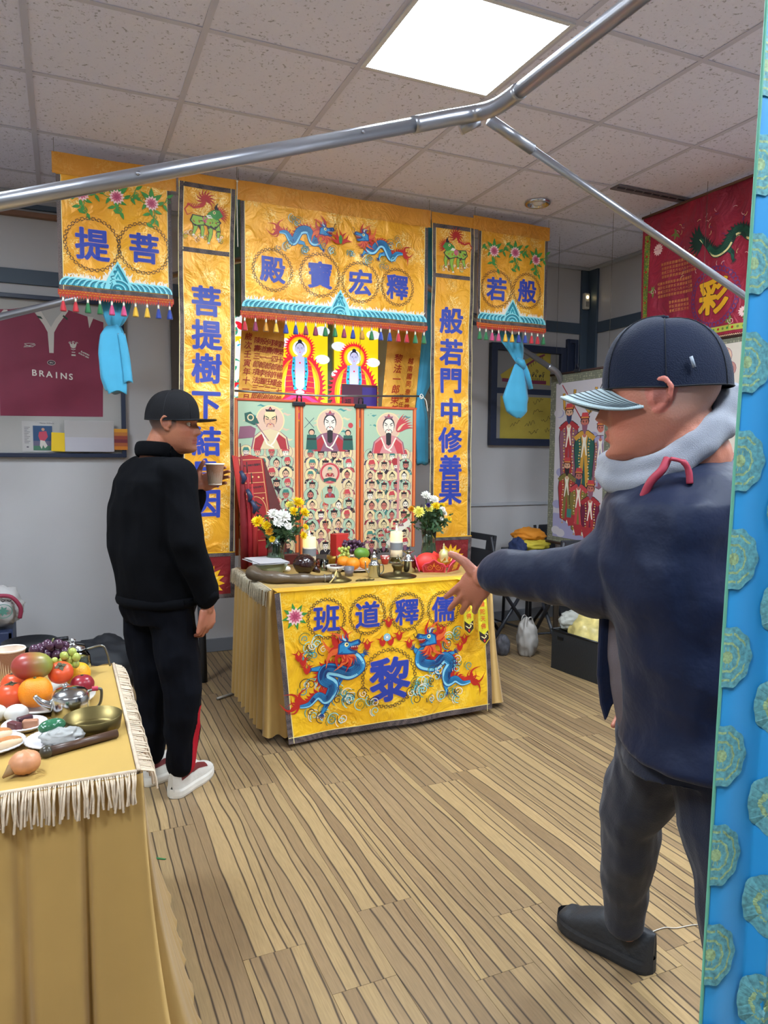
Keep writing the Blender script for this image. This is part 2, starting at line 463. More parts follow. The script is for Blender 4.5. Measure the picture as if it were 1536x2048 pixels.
# ceiling: mineral tiles in a white grid
tilem = bpy.data.materials.new('mineral_tile'); tilem.use_nodes = True
nt = tilem.node_tree; bs = nt.nodes['Principled BSDF']; bs.inputs['Roughness'].default_value = .85
tc = nt.nodes.new('ShaderNodeTexCoord')
vo = nt.nodes.new('ShaderNodeTexVoronoi'); vo.inputs['Scale'].default_value = 62; nt.links.new(tc.outputs['Object'], vo.inputs['Vector'])
n1 = nt.nodes.new('ShaderNodeTexNoise'); n1.inputs['Scale'].default_value = 75; n1.inputs['Detail'].default_value = 4; nt.links.new(tc.outputs['Object'], n1.inputs['Vector'])
r1 = nt.nodes.new('ShaderNodeValToRGB'); r1.color_ramp.elements[0].position = .30; r1.color_ramp.elements[1].position = .40
r1.color_ramp.elements[0].color = (*lin('#a6a6b8'), 1); r1.color_ramp.elements[1].color = (*lin('#e6e6fa'), 1)
nt.links.new(n1.outputs['Fac'], r1.inputs[0]); nt.links.new(r1.outputs[0], bs.inputs['Base Color'])
bp = nt.nodes.new('ShaderNodeBump'); bp.inputs['Strength'].default_value = .5; bp.inputs['Distance'].default_value = .01
nt.links.new(n1.outputs['Fac'], bp.inputs['Height']); nt.links.new(bp.outputs[0], bs.inputs['Normal'])
ce = MB().box(((XL+XR)/2, (YF+YB)/2, ZC+.05), (XR-XL+.2, YB-YF+.2, .06), M('ceiling_void', '#55524f', .9)).build('ceiling'); ce['kind'] = 'structure'
GX, GY, T = -0.0856, 2.8034, .6
barm = M('grid_paint', '#c6c6d8', .45)
tile0 = None
LIGHTS = [(2, -1), (-2, -1), (2, -5), (-2, -5), (5, -3)]
for i in range(-5, 7):
    for j in range(-10, 4):
        if (i, j) in LIGHTS: continue
        x0, x1 = max(GX+T*i, XL), min(GX+T*(i+1), XR); y0, y1 = max(GY+T*j, YF), min(GY+T*(j+1), YB)
        if x1-x0 < .03 or y1-y0 < .03: continue
        full = x1-x0 > .59 and y1-y0 > .59
        if full and tile0:
            o = tile0.copy(); COL.objects.link(o)
            o.location = ((x0+x1)/2, (y0+y1)/2, ZC+.009)
            o.rotation_euler = (0, 0, random.choice((0, PI/2, PI, -PI/2)))
        else:
            o = MB().box((0, 0, 0), (x1-x0-.012, y1-y0-.012, .014), tilem, bev=.002 if full else 0).build('ceiling_tile', ce)
            o.location = ((x0+x1)/2, (y0+y1)/2, ZC+.009)
            if full: tile0 = o
for i in range(-4, 7):
    MB().box((GX+T*i, (YF+YB)/2, ZC-.0005), (.024, YB-YF, .003), barm).build('grid_bar', ce)
for j in range(-9, 4):
    MB().box(((XL+XR)/2, GY+T*j, ZC-.0002), (XR-XL, .024, .003), barm).build('grid_bar', ce)
# recessed light panels: one in view, the unseen rest added to brighten the room
panm = M('lit_diffuser', '#ffffff', .5, emit='#e6f3ff', es=LAMP)
for n, (i, j) in enumerate(LIGHTS):
    cx, cy = GX+T*(i+.5), GY+T*(j+.5)
    t = thing('ceiling_light', ['square white light panel glowing above the crossing steel poles', 'unseen light panel added above the left side of the room', 'unseen light panel added above the camera side, to the right', 'unseen light panel added above the camera side, to the left', 'unseen light panel added above the right wall side'][n], 'ceiling light', (cx, cy, ZC), 0, 'ceiling light panels')
    MB().box((0, 0, -.001), (.554, .554, .008), panm).build('diffuser', t)
    f = MB()
    for s in (-1, 1):
        f.box((s*.285, 0, -.002), (.018, .588, .012), M('panel_frame', '#d8dadd', .4)); f.box((0, s*.285, -.002), (.55, .018, .012), M('panel_frame', '#d8dadd', .4))
    f.build('light_frame', t)

wall2 = M('wall_paint_bounce', '#dedbd4', .6)  # paler on the unseen walls to bounce more light to the ceiling
def wall(name, c, d):
    o = MB().box(c, d, wall2 if name in ('wall_left', 'wall_front') else wallm).build(name); o['kind'] = 'structure'; return o
wall('wall_back', ((XL+XR)/2, YB+.05, ZC/2), (XR-XL+.2, .1, ZC+.1))
wall('wall_right', (XR+.05, (YF+YB)/2, ZC/2), (.1, YB-YF, ZC+.1))
wall('wall_left', (XL-.05, (YF+YB)/2, ZC/2), (.1, YB-YF, ZC+.1))
wall('wall_front', ((XL+XR)/2, YF-.05, ZC/2), (XR-XL+.2, .1, ZC+.1))
def trim(name, c, d, m, bev=.003):
    o = MB().box(c, d, m, bev=bev).build(name); o['kind'] = 'structure'; return o
YM = (YF+YB)/2; XM = (XL+XR)/2
trim('trim_1', (XM, YB-.008, 2.408), (XR-XL, .016, .088), trimd)
trim('trim_2', (XR-.008, YM-.02, 2.408), (.016, YB-YF-.05, .088), trimd)
trim('trim_3', (XR-.045, YB-.011, 1.50), (.088, .022, 2.78), trimd)
trim('trim_4', (XR-.011, YB-.075, 1.50), (.022, .105, 2.78), trimd)
trim('trim_5', (XM, YB-.014, ZC-.012), (XR-XL, .028, .024), trimw)
trim('trim_6', (XR-.014, YM-.015, ZC-.012), (.028, YB-YF-.03, .024), trimw)
trim('trim_7', (-1.2, YB-.02, 2.77), (3.4, .04, .03), M('rail_wood', '#7a5640', .5))
trim('trim_8', (-1.2, YB-.012, 2.82), (3.4, .024, .03), trimd)
trim('trim_9', (3.25, YB-.009, .968), (1.5, .018, .026), trimw)
trim('trim_10', (.685, YB-.012, 1.66), (.05, .024, 1.42), M('post_dark', '#4a4340', .5))
trim('baseboard_back', (XM, YB-.009, .046), (XR-XL, .018, .09), M('skirting_grey', '#6d7076', .5))
trim('baseboard_right', (XR-.009, YM-.01, .046), (.018, YB-YF-.03, .09), M('skirting_grey', '#6d7076', .5))

# wall fittings
t = thing('motion_sensor', 'white wall sensor with a lit lamp in the right corner of the room', 'sensor', (XR-.06, YB-.023, 2.63))
MB().box((0, -.018, 0), (.052, .036, .13), M('sensor_plastic', '#c9c3b4', .4), bev=.008).build('casing', t)
MB().ball((0, -.037, .03), (.012, .006, .012), M('sensor_lamp', '#fff0d0', .4, emit='#ffe2a0', es=6), 10, 6).build('lamp', t)
MB().box((0, -.037, -.025), (.032, .004, .042), M('sensor_lens', '#8f8b84', .25), bev=.001).build('lens', t)
t = thing('downlight', 'round chrome downlight recessed in the ceiling near the altar banners', 'downlight', (2.69, 3.80, ZC-.001))
MB().lathe([(.078, .0), (.078, -.012), (.068, -.018), (.058, -.012), (.05, .01), (.03, .012), (0, .012)], M('chrome', '#c9ccd2', .12, 1), n=32).build('bezel', t)
MB().lathe([(0, -.02), (.02, -.018), (.032, -.006), (.034, .004)], M('lamp_glass', '#dfe2e6', .1, .3), n=20).build('bulb', t)
t = thing('air_vent', 'long grey slot vent set in the ceiling beside the red banner', 'vent', (3.225, 3.39, ZC-.003))
MB().box((0, 0, -.002), (.60, .075, .008), M('vent_metal', '#6b6772', .5), bev=.002).build('frame', t)
for k in range(9):
    MB().box((-.26+.065*k, -.012, -.008), (.05, .012, .006), M('vent_slot', '#3a3742', .6)).build('slat', t)

# ---------------------------------------------------------------- framed jersey
glassm = M('picture_glass', '#ffffff', .03, trans=1, ior=1.05)
def frame(name, label, x0, z0, x1, z1, y, fm, w=.03, dp=.04, backing=None):
    t = thing(name, label, 'picture frame', ((x0+x1)/2, y, (z0+z1)/2))
    cx, cz = (x0+x1)/2, (z0+z1)/2; W, H = x1-x0, z1-z0
    f = MB()
    for s in (-1, 1):
        f.box((s*(W/2-w/2), -dp/2, 0), (w, dp, H), fm, bev=.003); f.box((0, -dp/2, s*(H/2-w/2)), (W-2*w+.002, dp, w), fm, bev=.003)
    f.build('frame', t)
    if backing: MB().box((0, -.006, 0), (W-2*w+.01, .01, H-2*w+.01), backing).build('mount', t)
    return t, (lambda u, v, d: Vector((u-cx, -.012-d, v-cz)))
navy = M('frame_navy', '#1d2740', .35)
t, fn = frame('framed_jersey', 'navy framed red rugby jersey hung on the left wall area', -.435, 1.33, .372, 2.30, YB-.002, navy, .026, .045, M('mount_board', '#a9a6a2', .7))
fnj = fn
c = Canvas(fnj, .001); jm = M('jersey_red', '#7c1e3c', .6, vary=.1, vscale=6, sheen=.3)
c.poly([(-.338, 1.578), (-.33, 2.205), (-.262, 2.21), (-.16, 2.235), (-.118, 2.179), (-.085, 2.13), (-.066, 2.09), (-.060, 1.966), (-.036, 1.966), (-.030, 2.09), (-.005, 2.14), (.053, 2.232), (.10, 2.22), (.253, 2.173), (.245, 1.9), (.237, 1.586)], jm)
c.build('jersey', t)
c = Canvas(fnj, .0035); w_ = M('jersey_white', '#c4bdb5', .7)
c.poly([(-.14, 2.225), (-.118, 2.179), (-.085, 2.13), (-.066, 2.09), (-.060, 1.966), (-.036, 1.966), (-.030, 2.09), (-.005, 2.14), (.053, 2.225), (.03, 2.235), (-.02, 2.17), (-.047, 2.121), (-.075, 2.17), (-.115, 2.24)], w_)
c.poly([(.161, 2.202), (.197, 2.199), (.170, 2.131)], w_)
c.poly([(-.345, 2.15), (-.30, 2.205), (-.28, 2.205), (-.275, 2.17)], w_)
c.poly([(-.125, 2.185), (-.1, 2.18), (-.09, 2.165), (-.115, 2.17)], M('green_tab', '#2c4035', .7)); c.poly([(.02, 2.19), (.045, 2.17), (.05, 2.18), (.025, 2.2)], M('green_tab', '#2c4035', .7))
c.build('collar', t)
c = Canvas(fnj, .004, sub=0)
for k, ch in enumerate('BRAINS'):
    c.char(ch, (-.145+.0405*k, 1.842-.003*k), .052, M('jersey_print', '#d8cfc6', .6), .022)
c.build('lettering', t); c = Canvas(fnj, .004, sub=0)
c.strip([(-.20, 1.992), (-.15, 1.998), (-.135, 2.008), (-.14, 2.016), (-.17, 2.016), (-.195, 2.012)], .0025, w_)
c.strip([(-.197, 1.998), (-.17, 2.002), (-.14, 2.012)], .003, w_); c.strip([(-.195, 2.010), (-.172, 2.0), (-.15, 1.996)], .003, w_)
c.build('maker_mark', t); c = Canvas(fnj, .004, sub=0)
for a in (-.5, 0, .5):
    c.leaf((.075, 2.0), .042, PI/2-a, w_, .4); c.spiral((.075+.04*math.sin(a), 2.0+.038*math.cos(a)), .008, .003, w_, 1)
c.strip([(.062, 1.998), (.075, 1.992), (.088, 1.998)], .004, w_); c.rect(.066, 1.975, .086, 1.98, w_); c.rect(.064, 1.955, .088, 1.965, w_)
c.build('feather_crest', t); c = Canvas(fnj, .004, sub=0)
c.disc((-.05, 1.907), .022, M('oval_patch', '#3a2b38', .6), 24, .014); c.ring((-.05, 1.907), .022, .0022, w_, 30, .014); c.char('SRU', (-.05, 1.907), .012, w_, .02)
c.build('oval_badge', t); c = Canvas(fnj, .004, sub=0)
for r_, tx in ((0, 'SLAMMIN'), (1, 'SCRUM 2004')):
    c.char(tx, (.142+.008*-r_, 1.975-.013*r_), .0125 if r_ == 0 else .0115, w_, .05, rot=-.45)
c.build('sleeve_print', t)
o = MB().box((-.14+.0315, -.016, 1.456-1.815), (.168, .002, .187), M('card_white', '#b5b2b0', .6)).build('info_card', t)
c = Canvas(fnj, .007, sub=0)
c.rect(-.164, 1.372, -.057, 1.522, M('photo_blue', '#2b4a6e', .3)); c.rect(-.164, 1.372, -.057, 1.40, M('photo_green', '#47735c', .3)); c.rect(-.164, 1.40, -.057, 1.43, M('photo_stand', '#5f5b74', .3))
c.disc((-.108, 1.50), .009, M('skin_print', '#b98a72', .5)); c.poly([(-.13, 1.485), (-.09, 1.49), (-.082, 1.455), (-.10, 1.43), (-.128, 1.435), (-.135, 1.46)], M('print_red', '#b03a50', .5))
c.poly([(-.125, 1.435), (-.1, 1.43), (-.085, 1.40), (-.10, 1.385), (-.11, 1.405), (-.118, 1.38), (-.128, 1.40)], w_)
inkm = M('ink_grey', '#55525a', .6)
c.char('Martyn Williams', (-.085, 1.537), .012, inkm, .01)
for k in range(11): c.strip([(-.212, 1.512-.0095*k), (-.18-.008*(k % 3), 1.512-.0095*k)], .0022, inkm)
c.disc((-.195, 1.392), .007, inkm, 12, .004)
c.build('player_photo', t)
# papers tucked in the frame
o = MB().box((-.024, YB-.056, 1.424), (.078, .006, .115), M('paper_yellow', '#d9b40c', .5), R=rotm(.03, 'Y'), bev=.001).build('yellow_notebook'); setp(o, 'yellow notebook standing on the lower edge of the jersey frame', 'notebook')
o = MB().box((.155, YB-.062, 1.462), (.285, .006, .19), M('paper_white', '#a7a2a0', .6), bev=.001)
o.box((.155, YB-.066, 1.41), (.283, .003, .088), M('plastic_sleeve', '#b0adb5', .15), bev=.001)
o = o.build('white_envelope'); setp(o, 'large white envelope standing against the jersey frame', 'envelope')
b = MB()
for k, h in enumerate(['#c98a20', '#b06a2a', '#8b3a2c', '#6d2430', '#a0532c', '#c2741f']): b.box((.338, YB-.058, 1.50-.022*k), (.08, .006, .022), M('stripe%d' % k, h, .6))
setp(b.build('striped_card'), 'orange and maroon striped card beside the white envelope', 'card')

# right framed shirts on the back wall
t, fn = frame('framed_yellow_shirts', 'navy frame with signed yellow shirts behind the right valance', 3.08, 1.438, 3.80, 2.24, YB-.002, navy, .055, .045, M('mount_grey', '#7f7d7c', .7))
yel = M('shirt_yellow', '#a8953a', .7, vary=.08, vscale=9)
c = Canvas(fn, .001, sub=0)
c.rect(3.14, 1.85, 3.74, 1.895, navy)
c.poly([(3.182, 1.996), (3.30, 2.07), (3.606, 2.215), (3.66, 2.20), (3.66, 1.93), (3.197, 1.957)], yel)
c.rect(3.187, 1.495, 3.745, 1.83, yel); c.build('shirt', t)
c = Canvas(fn, .003, sub=0); mar = M('maroon_print', '#6d2340', .6); blk = M('ink_black', '#2a2422', .7)
c.strip([(3.197, 1.957), (3.406, 1.95), (3.62, 1.952)], .028, mar); c.strip([(3.355, 2.04), (3.538, 2.15), (3.60, 2.175)], .016, mar)
for k in range(9): c.strip([(3.40+.022*k, 2.06+.013*k), (3.405+.022*k, 2.035+.013*k)], .004, blk)
for k in range(14): c.strip([(3.33+.02*k, 1.985), (3.33+.02*k, 1.965)], .005, blk)
for k in range(8): c.spiral((3.36+.033*k, 2.0+.02*(k % 3)), .014, .005, blk, 1.2, k); c.flame((3.35+.034*k, 1.99), .03, blk, 1+.3*(k % 3))
c.build('artwork', t)
c = Canvas(fn, .003, sub=0); rg = random.Random(5)
for (sx, sy) in ((3.24, 1.72), (3.36, 1.77), (3.34, 1.70), (3.50, 1.78), (3.5, 1.70), (3.28, 1.60), (3.42, 1.60), (3.58, 1.64), (3.46, 1.53), (3.62, 1.56)):
    pts = [(sx+.012*q, sy+rg.uniform(-.016, .02)+.004*q) for q in range(9)]
    c.strip([tuple(p)[:2] for p in spline([(a_, b_, 0) for a_, b_ in pts], 4)], .0028, blk)
c.build('signature', t)
t, fn = frame('dark_framed_picture', 'plain dark framed picture on the back wall near the right corner', 3.815, 1.50, 3.925, 2.315, YB-.002, navy, .03, .03, navy)
t, fn = frame('framed_white_shirt', 'grey framed white signed shirt half hidden by the right long banner', 2.38, 1.30, 2.72, 2.28, YB-.002, M('frame_grey', '#4b4d50', .5), .03, .03, M('mount_pale', '#8d8a82', .7))
c = Canvas(fn, .001, sub=0)
for (sx, sy) in ((2.50, 1.95), (2.54, 1.84), (2.50, 1.73), (2.56, 1.65)):
    c.strip([tuple(p)[:2] for p in spline([(sx+.012*q, sy+rg.uniform(-.016, .02), 0) for q in range(7)], 4)], .0028, blk)
c.build('signature', t)
c = Canvas(fn, .002, sub=0); c.rect(2.50, 1.44, 2.60, 1.50, M('plate_red', '#9a4c3c', .5)); c.rect(2.504, 1.444, 2.596, 1.496, M('plate_white', '#b6b2a8', .6)); c.rect(2.52, 1.465, 2.58, 1.468, blk); c.rect(2.52, 1.475, 2.58, 1.478, blk)
c.build('name_plate', t)

# ================================================================ EMBROIDERED HANGINGS
gold = brocade('gold_brocade', '#f0ae22', '#fde79a', '#dd9518', .36, .75, 24)
goldh = brocade('gold_header', '#e09a2c', '#ecc067', '#c98022', .5, .25, 18)
bord = lattice_mat('border_braid', '#7b6a63', '#3f3638', 260)
blue = M('stitch_blue', '#2b3f9c', .45, vary=.1, vscale=40)
outl = M('stitch_outline', '#d89a70', .5)
dkb = M('stitch_brown', '#3b2c28', .5)
red = M('stitch_red', '#b8251c', .45, vary=.15, vscale=30); orange = M('stitch_orange', '#d9602a', .5)
teal = M('stitch_teal', '#1d8fa0', .45); teald = M('stitch_teal_dark', '#17687c', .5); teall = M('stitch_teal_light', '#86d2d8', .5)
white = M('stitch_white', '#e6dfcf', .5); green = M('stitch_green', '#3f8a3c', .5, vary=.2, vscale=40); greenl = M('stitch_lime', '#8db43c', .5)
pink = M('stitch_pink', '#c8607a', .5); pinkl = M('stitch_pale_pink', '#efc6c0', .5)
dbl = M('dragon_blue', '#2e86b8', .45, vary=.15, vscale=40); dbd = M('dragon_dark', '#1f3f78', .5); dblt = M('dragon_light', '#8fd0e2', .5)
cream = M('stitch_cream', '#efdf9a', .5); black = M('stitch_black', '#221c1e', .5)
silverm = M('silver_cap', '#e3dcc8', .3, .6)

def keyring(c, ce, r, w=.012, n=30, m=None, ry=None, lw=.0034):
    m = m or dkb; ry = ry or r; k_ = ry/r
    def P(rr, a): return (ce[0]+rr*math.cos(a), ce[1]+rr*k_*math.sin(a))
    for i in range(n):
        a = 2*PI*i/n; s = 2*PI/n
        c.strip([P(r-w*.5, a-s*.15), P(r+w*.5, a+s*.0), P(r+w*.5, a+s*.45), P(r-w*.1, a+s*.5), P(r-w*.1, a+s*.95)], lw, m)
        c.strip([P(r-w*.5, a+s*.1), P(r-w*.5, a+s*.6)], lw, m)
def vine_flower(c, p, r):
    for k in range(13): c.leaf(p, r*1.15, 2*PI*k/13, pinkl, .55)
    for k in range(11): c.leaf(p, r*.85, 2*PI*k/11+.2, pink, .5)
    for k in range(7): c.leaf(p, r*.5, 2*PI*k/7, M('stitch_rose', '#a83c5c', .5), .5)
def vines(c, flowers, x0, x1, z0, z1, sd=1):
    rg = random.Random(sd)
    for k, p in enumerate(flowers):
        for q in range(4):
            a = -PI/2+(q-1.5)*.9; L = rg.uniform(.07, .11)
            pts = [Vector((p[0], p[1], 0))+Vector((math.cos(a+.7*t*t*(1 if q % 2 else -1)), math.sin(a+.7*t*t*(1 if q % 2 else -1)), 0))*L*t for t in [i/6 for i in range(7)]]
            pts = [(v.x, v.y) for v in pts]; c.strip(pts, .0035, green)
            for t in (2, 4, 6): c.leaf(pts[t], .042, a+.8*(1 if t % 4 else -1), green, .42)
            c.spiral((pts[5][0]+.012, pts[5][1]), .013, .003, green, 1.3, a)
        for q in range(3): c.leaf((p[0], p[1]+.01), .07, PI/2+(q-1)*.9, green, .4)
        vine_flower(c, p, .034)
def seawaves(c, x0, x1, z, peak, ph=.115):
    rg = random.Random(int(peak*100)); n = int((x1-x0)/.028)
    c.inc = 3e-6
    for k in range(int((x1-x0)/.0042)):
        x = x0+.004+k*.0042
        if x > x1-.004: break
        h = .055+max(0, ph*1.05-abs(x-peak)*1.55)
        c.flame((x+rg.uniform(-.003, .003), z+h*.62), rg.uniform(.014, .036)+.2*max(0, ph*.4-abs(x-peak)*.6), white, PI/2+rg.uniform(-.7, .7), rg.uniform(-.3, .3), .32)
        c.disc((x, z+h*.55), .010, white, 6)
    c.d += 5e-4; c.inc = 1.6e-5
    for k in range(n):
        a = k if (k < n//2) else (n-1-(k-n//2))
        x = x0+.022+(x1-x0-.044)*a/(n-1)
        cz = z+.002
        for q, m in enumerate((teall, teald, teal, teall, teald, teal)):
            r = .044-.0075*q; c.disc((x, cz), r, m, 12, r*.95, 0, PI)
    for q, m in enumerate((teall, teald, teal, teall, teal, teall, teald)):
        s = 1-q*.125; H = ph*s+.02; W = .066*s
        c.poly([(peak-W, z+.004), (peak-W*.8, z+H*.38), (peak-W*.4, z+H*.75), (peak, z+H*1.08), (peak+W*.4, z+H*.75), (peak+W*.8, z+H*.38), (peak+W, z+.004)], m)
    for q, m in enumerate((teall, teald, teal, teall, teald, teal, teall, teal)):
        r = .062-.0075*q; c.disc((peak, z+.002), r, m, 16, r*.85, 0, PI)
def dragon(c, sp, wm, head, face, tail_ang, s, body=None, dark=None, light=None, mane=None, legs=(), tail=True, curl=1):
    """sp: spine from the tail end to the neck; s: scale of one head; face: +1 looks right, -1 left"""
    body = body or dbl; dark = dark or dbd; light = light or dblt; mane = mane or red
    P = spline([(a, b, 0) for a, b in sp], 10); n = len(P)
    wd = [wm*(.25+.75*math.sin(min(1, i/(n*.55))*PI/2)) for i in range(n)]
    if tail:
        t0 = P[0]
        for k in range(9):
            a = tail_ang+(k-4)*.3; c.flame((t0.x, t0.y), s*(.80+.25*math.cos(k*2.1)), mane, a, .35*(-1)**k, .15)
    for i in range(2, n-1, 2):
        t = (P[i+1]-P[i-1]).normalized(); nn = Vector((-t.y, t.x, 0))*curl
        b = P[i]+nn*wd[i]*.42; a = math.atan2((nn-t*.7).y, (nn-t*.7).x)
        c.flame((b.x, b.y), wm*.62, mane, a, .2, .42)
    for (kx, ky, fx, fy) in legs:
        c.strip([(kx, ky), ((kx+fx)/2+.01*face, (ky+fy)/2+.008), (fx, fy)], [wm*.62, wm*.5, wm*.3], dark)
        c.strip([(kx, ky), ((kx+fx)/2+.01*face, (ky+fy)/2+.008), (fx, fy)], [wm*.5, wm*.38, wm*.2], body)
        aa = math.atan2(fy-ky, fx-kx)
        for q in range(4): c.flame((fx, fy), wm*.55, dark, aa+(q-1.5)*.55, .3, .22)
    pts = [(p.x, p.y) for p in P]
    c.strip(pts, [w*1.14 for w in wd], dark); c.strip(pts, wd, body)
    off = []; of2 = []
    for i in range(n):
        t = (P[min(i+1, n-1)]-P[max(i-1, 0)]).normalized(); nn = Vector((-t.y, t.x, 0))*curl
        o = P[i]-nn*wd[i]*.34; off.append((o.x, o.y)); o = P[i]+nn*wd[i]*.12; of2.append((o.x, o.y))
    c.strip(off, [w*.24 for w in wd], light)
    for i in range(1, n-1):
        for q in (-.1, .12, .32):
            t = (P[i+1]-P[i-1]).normalized(); nn = Vector((-t.y, t.x, 0))*curl; o = P[i]+nn*wd[i]*q
            a = math.atan2(t.y, t.x)
            c.ring((o.x, o.y), wd[i]*.1, wd[i]*.035, dark, 5, a0=a-1.4, a1=a+1.4)
    hx, hy = head
    for k in range(15):
        a = (PI if face > 0 else 0)+(k-7)*.27*1.0
        c.flame((hx-face*s*.05, hy), s*(.95+.3*math.sin(k*2.3)), mane if k % 3 else orange, a, .3*(-1)**k, .24)
    for k in range(6): c.flame((hx+face*s*.2, hy-s*.3), s*.6, orange if k % 2 else mane, -PI/2+face*(k-2)*.35, .3, .25)
    F = lambda x, y: (hx+face*s*x, hy+s*y)
    c.poly([F(-.35, -.25), F(-.3, .25), F(0, .42), F(.35, .32), F(.75, .42), F(.9, .28), F(.82, .12), F(.45, .08), F(.3, 0), F(.5, -.12), F(.72, -.16), F(.6, -.32), F(.2, -.3)], dark)
    c.poly([F(-.28, -.18), F(-.22, .2), F(.02, .34), F(.35, .24), F(.72, .33), F(.78, .2), F(.4, .12), F(.15, 0), F(.35, -.16), F(.58, -.22), F(.2, -.24)], body)
    c.poly([F(.3, .05), F(.75, .1), F(.7, -.1), F(.45, -.1)], M('stitch_mouth', '#8d1616', .5))
    for k in range(4): c.flame(F(.4+.1*k, .1), s*.1, white, -PI/2, 0, .4)
    c.disc(F(.12, .2), s*.11, cream, 10); c.disc(F(.14, .2), s*.05, black, 8)
    for k in range(3): c.flame(F(.0+.1*k, .38), s*.4, light if k % 2 else dark, PI/2+face*(.9-.3*k), .3, .25)
    for sg in (1, -1):
        pts = [F(.8+.25*t, .3+sg*.3*math.sin(t*2.6)*.8+.25*t) for t in [i/8 for i in range(9)]]
        c.strip(pts, s*.035, black)
def cloud(c, p, r, mats, n=4, sd=0):
    rg = random.Random(sd+int(p[0]*1000))
    for k in range(n):
        q = (p[0]+rg.uniform(-1, 1)*r*1.3, p[1]+rg.uniform(-1, 1)*r*.9)
        c.spiral(q, r*rg.uniform(.45, .7), r*.12, mats[k % len(mats)], 1.3, rg.uniform(0, 6), rg.choice((-1, 1)), 16)
        c.ring(q, r*.8, r*.1, mats[(k+1) % len(mats)], 10, a0=rg.uniform(0, 3), a1=rg.uniform(3.4, 5))
def qilin(c, p, s, f):
    F = lambda x, y: (p[0]+f*s*x, p[1]+s*y)
    for k in range(12): c.flame(F(.1, .85), s*.42, red, PI/2-f*.2+(k-5.5)*.45, .2, .2)
    c.strip([F(.15, .7), F(.35, .55), F(.55, .5), F(.75, .6), F(.9, .4), F(.8, .2), F(.6, .3)], [s*.06, s*.08, s*.07, s*.06, s*.05, s*.04, s*.02], red)
    for k in range(8): c.flame(F(.25+.08*k, .55), s*.14, red, PI/2+f*.5, .2, .3)
    for k in range(6): cloud(c, F(-.6+.26*k, -.62+.1*(k % 2)), s*.14, [dkb, white, greenl], 3, k)
    for (a, b) in (((-.35, -.05), (-.42, -.55)), ((-.1, -.1), (-.05, -.75)), ((.3, -.05), (.2, -.55)), ((.5, 0), (.55, -.5))):
        c.strip([F(*a), F((a[0]+b[0])/2-.06, (a[1]+b[1])/2), F(*b)], [s*.26, s*.17, s*.1], dkb); c.strip([F(*a), F((a[0]+b[0])/2-.06, (a[1]+b[1])/2), F(*b)], [s*.22, s*.13, s*.07], greenl)
        for q in range(3): c.flame(F(*b), s*.1, white, -PI/2+(q-1)*.7, .1, .4)
    c.poly([F(-.55, .05), F(-.3, .3), F(.2, .22), F(.6, .25), F(.7, .0), F(.5, -.2), F(.1, -.12), F(-.3, -.25)], dkb)
    c.poly([F(-.5, .05), F(-.28, .26), F(.2, .18), F(.57, .21), F(.65, .0), F(.48, -.16), F(.1, -.08), F(-.3, -.2)], greenl)
    c.disc(F(.1, .1), s*.12, pink, 12)
    for k in range(5): c.flame(F(-.3+.2*k, -.05), s*.16, red, PI/2+(k-2)*.3, .3, .25)
    for k in range(15): c.flame(F(-.42, .32), s*.42, red, PI/2+f*.3+(k-7)*.28, .1, .16)
    c.poly([F(-.6, .3), F(-.45, .52), F(-.2, .5), F(-.02, .38), F(.05, .25), F(-.2, .2), F(-.35, .12)], green)
    c.poly([F(-.1, .3), F(.08, .26), F(-.02, .16), F(-.2, .18)], white); c.disc(F(-.25, .4), s*.06, cream, 8); c.disc(F(-.25, .4), s*.03, black, 8)
    for k in range(3): c.flame(F(-.4+.06*k, .5), s*.28, black, PI/2+.3*f*(k-1), .2, .25)

TAS = {'red': '#c42430', 'green': '#1f7440', 'pink': '#d0487c', 'yellow': '#e8b52c', 'blue': '#26419c', 'plum': '#8c2c50', 'amber': '#c98a28', 'sky': '#2f78b0'}
_tas = {}
def tassel(parent, loc, colour, s=1.0):
    k = (colour, s)
    if k not in _tas:
        b = MB(); m = M('tassel_'+colour, TAS[colour], .6, sheen=.4)
        b.tube([(0, 0, .024*s), (0, 0, 0)], .0012*s, m, 5)
        b.lathe([(0, .004*s), (.0055*s, 0), (.006*s, -.016*s), (.004*s, -.022*s)], silverm, n=10)
        b.lathe([(.004*s, -.018*s), (.007*s, -.026*s), (.011*s, -.045*s), (.014*s, -.064*s), (.013*s, -.070*s), (0, -.066*s)], m, n=14, rip=.16, rn=7)
        o = b.build('tassel', parent); _tas[k] = o
    else:
        o = _tas[k].copy(); COL.objects.link(o); o.parent = parent
    o.location = loc; o.rotation_euler = (0, 0, random.uniform(0, 3)); o['label'] = colour+' tassel'
    return o

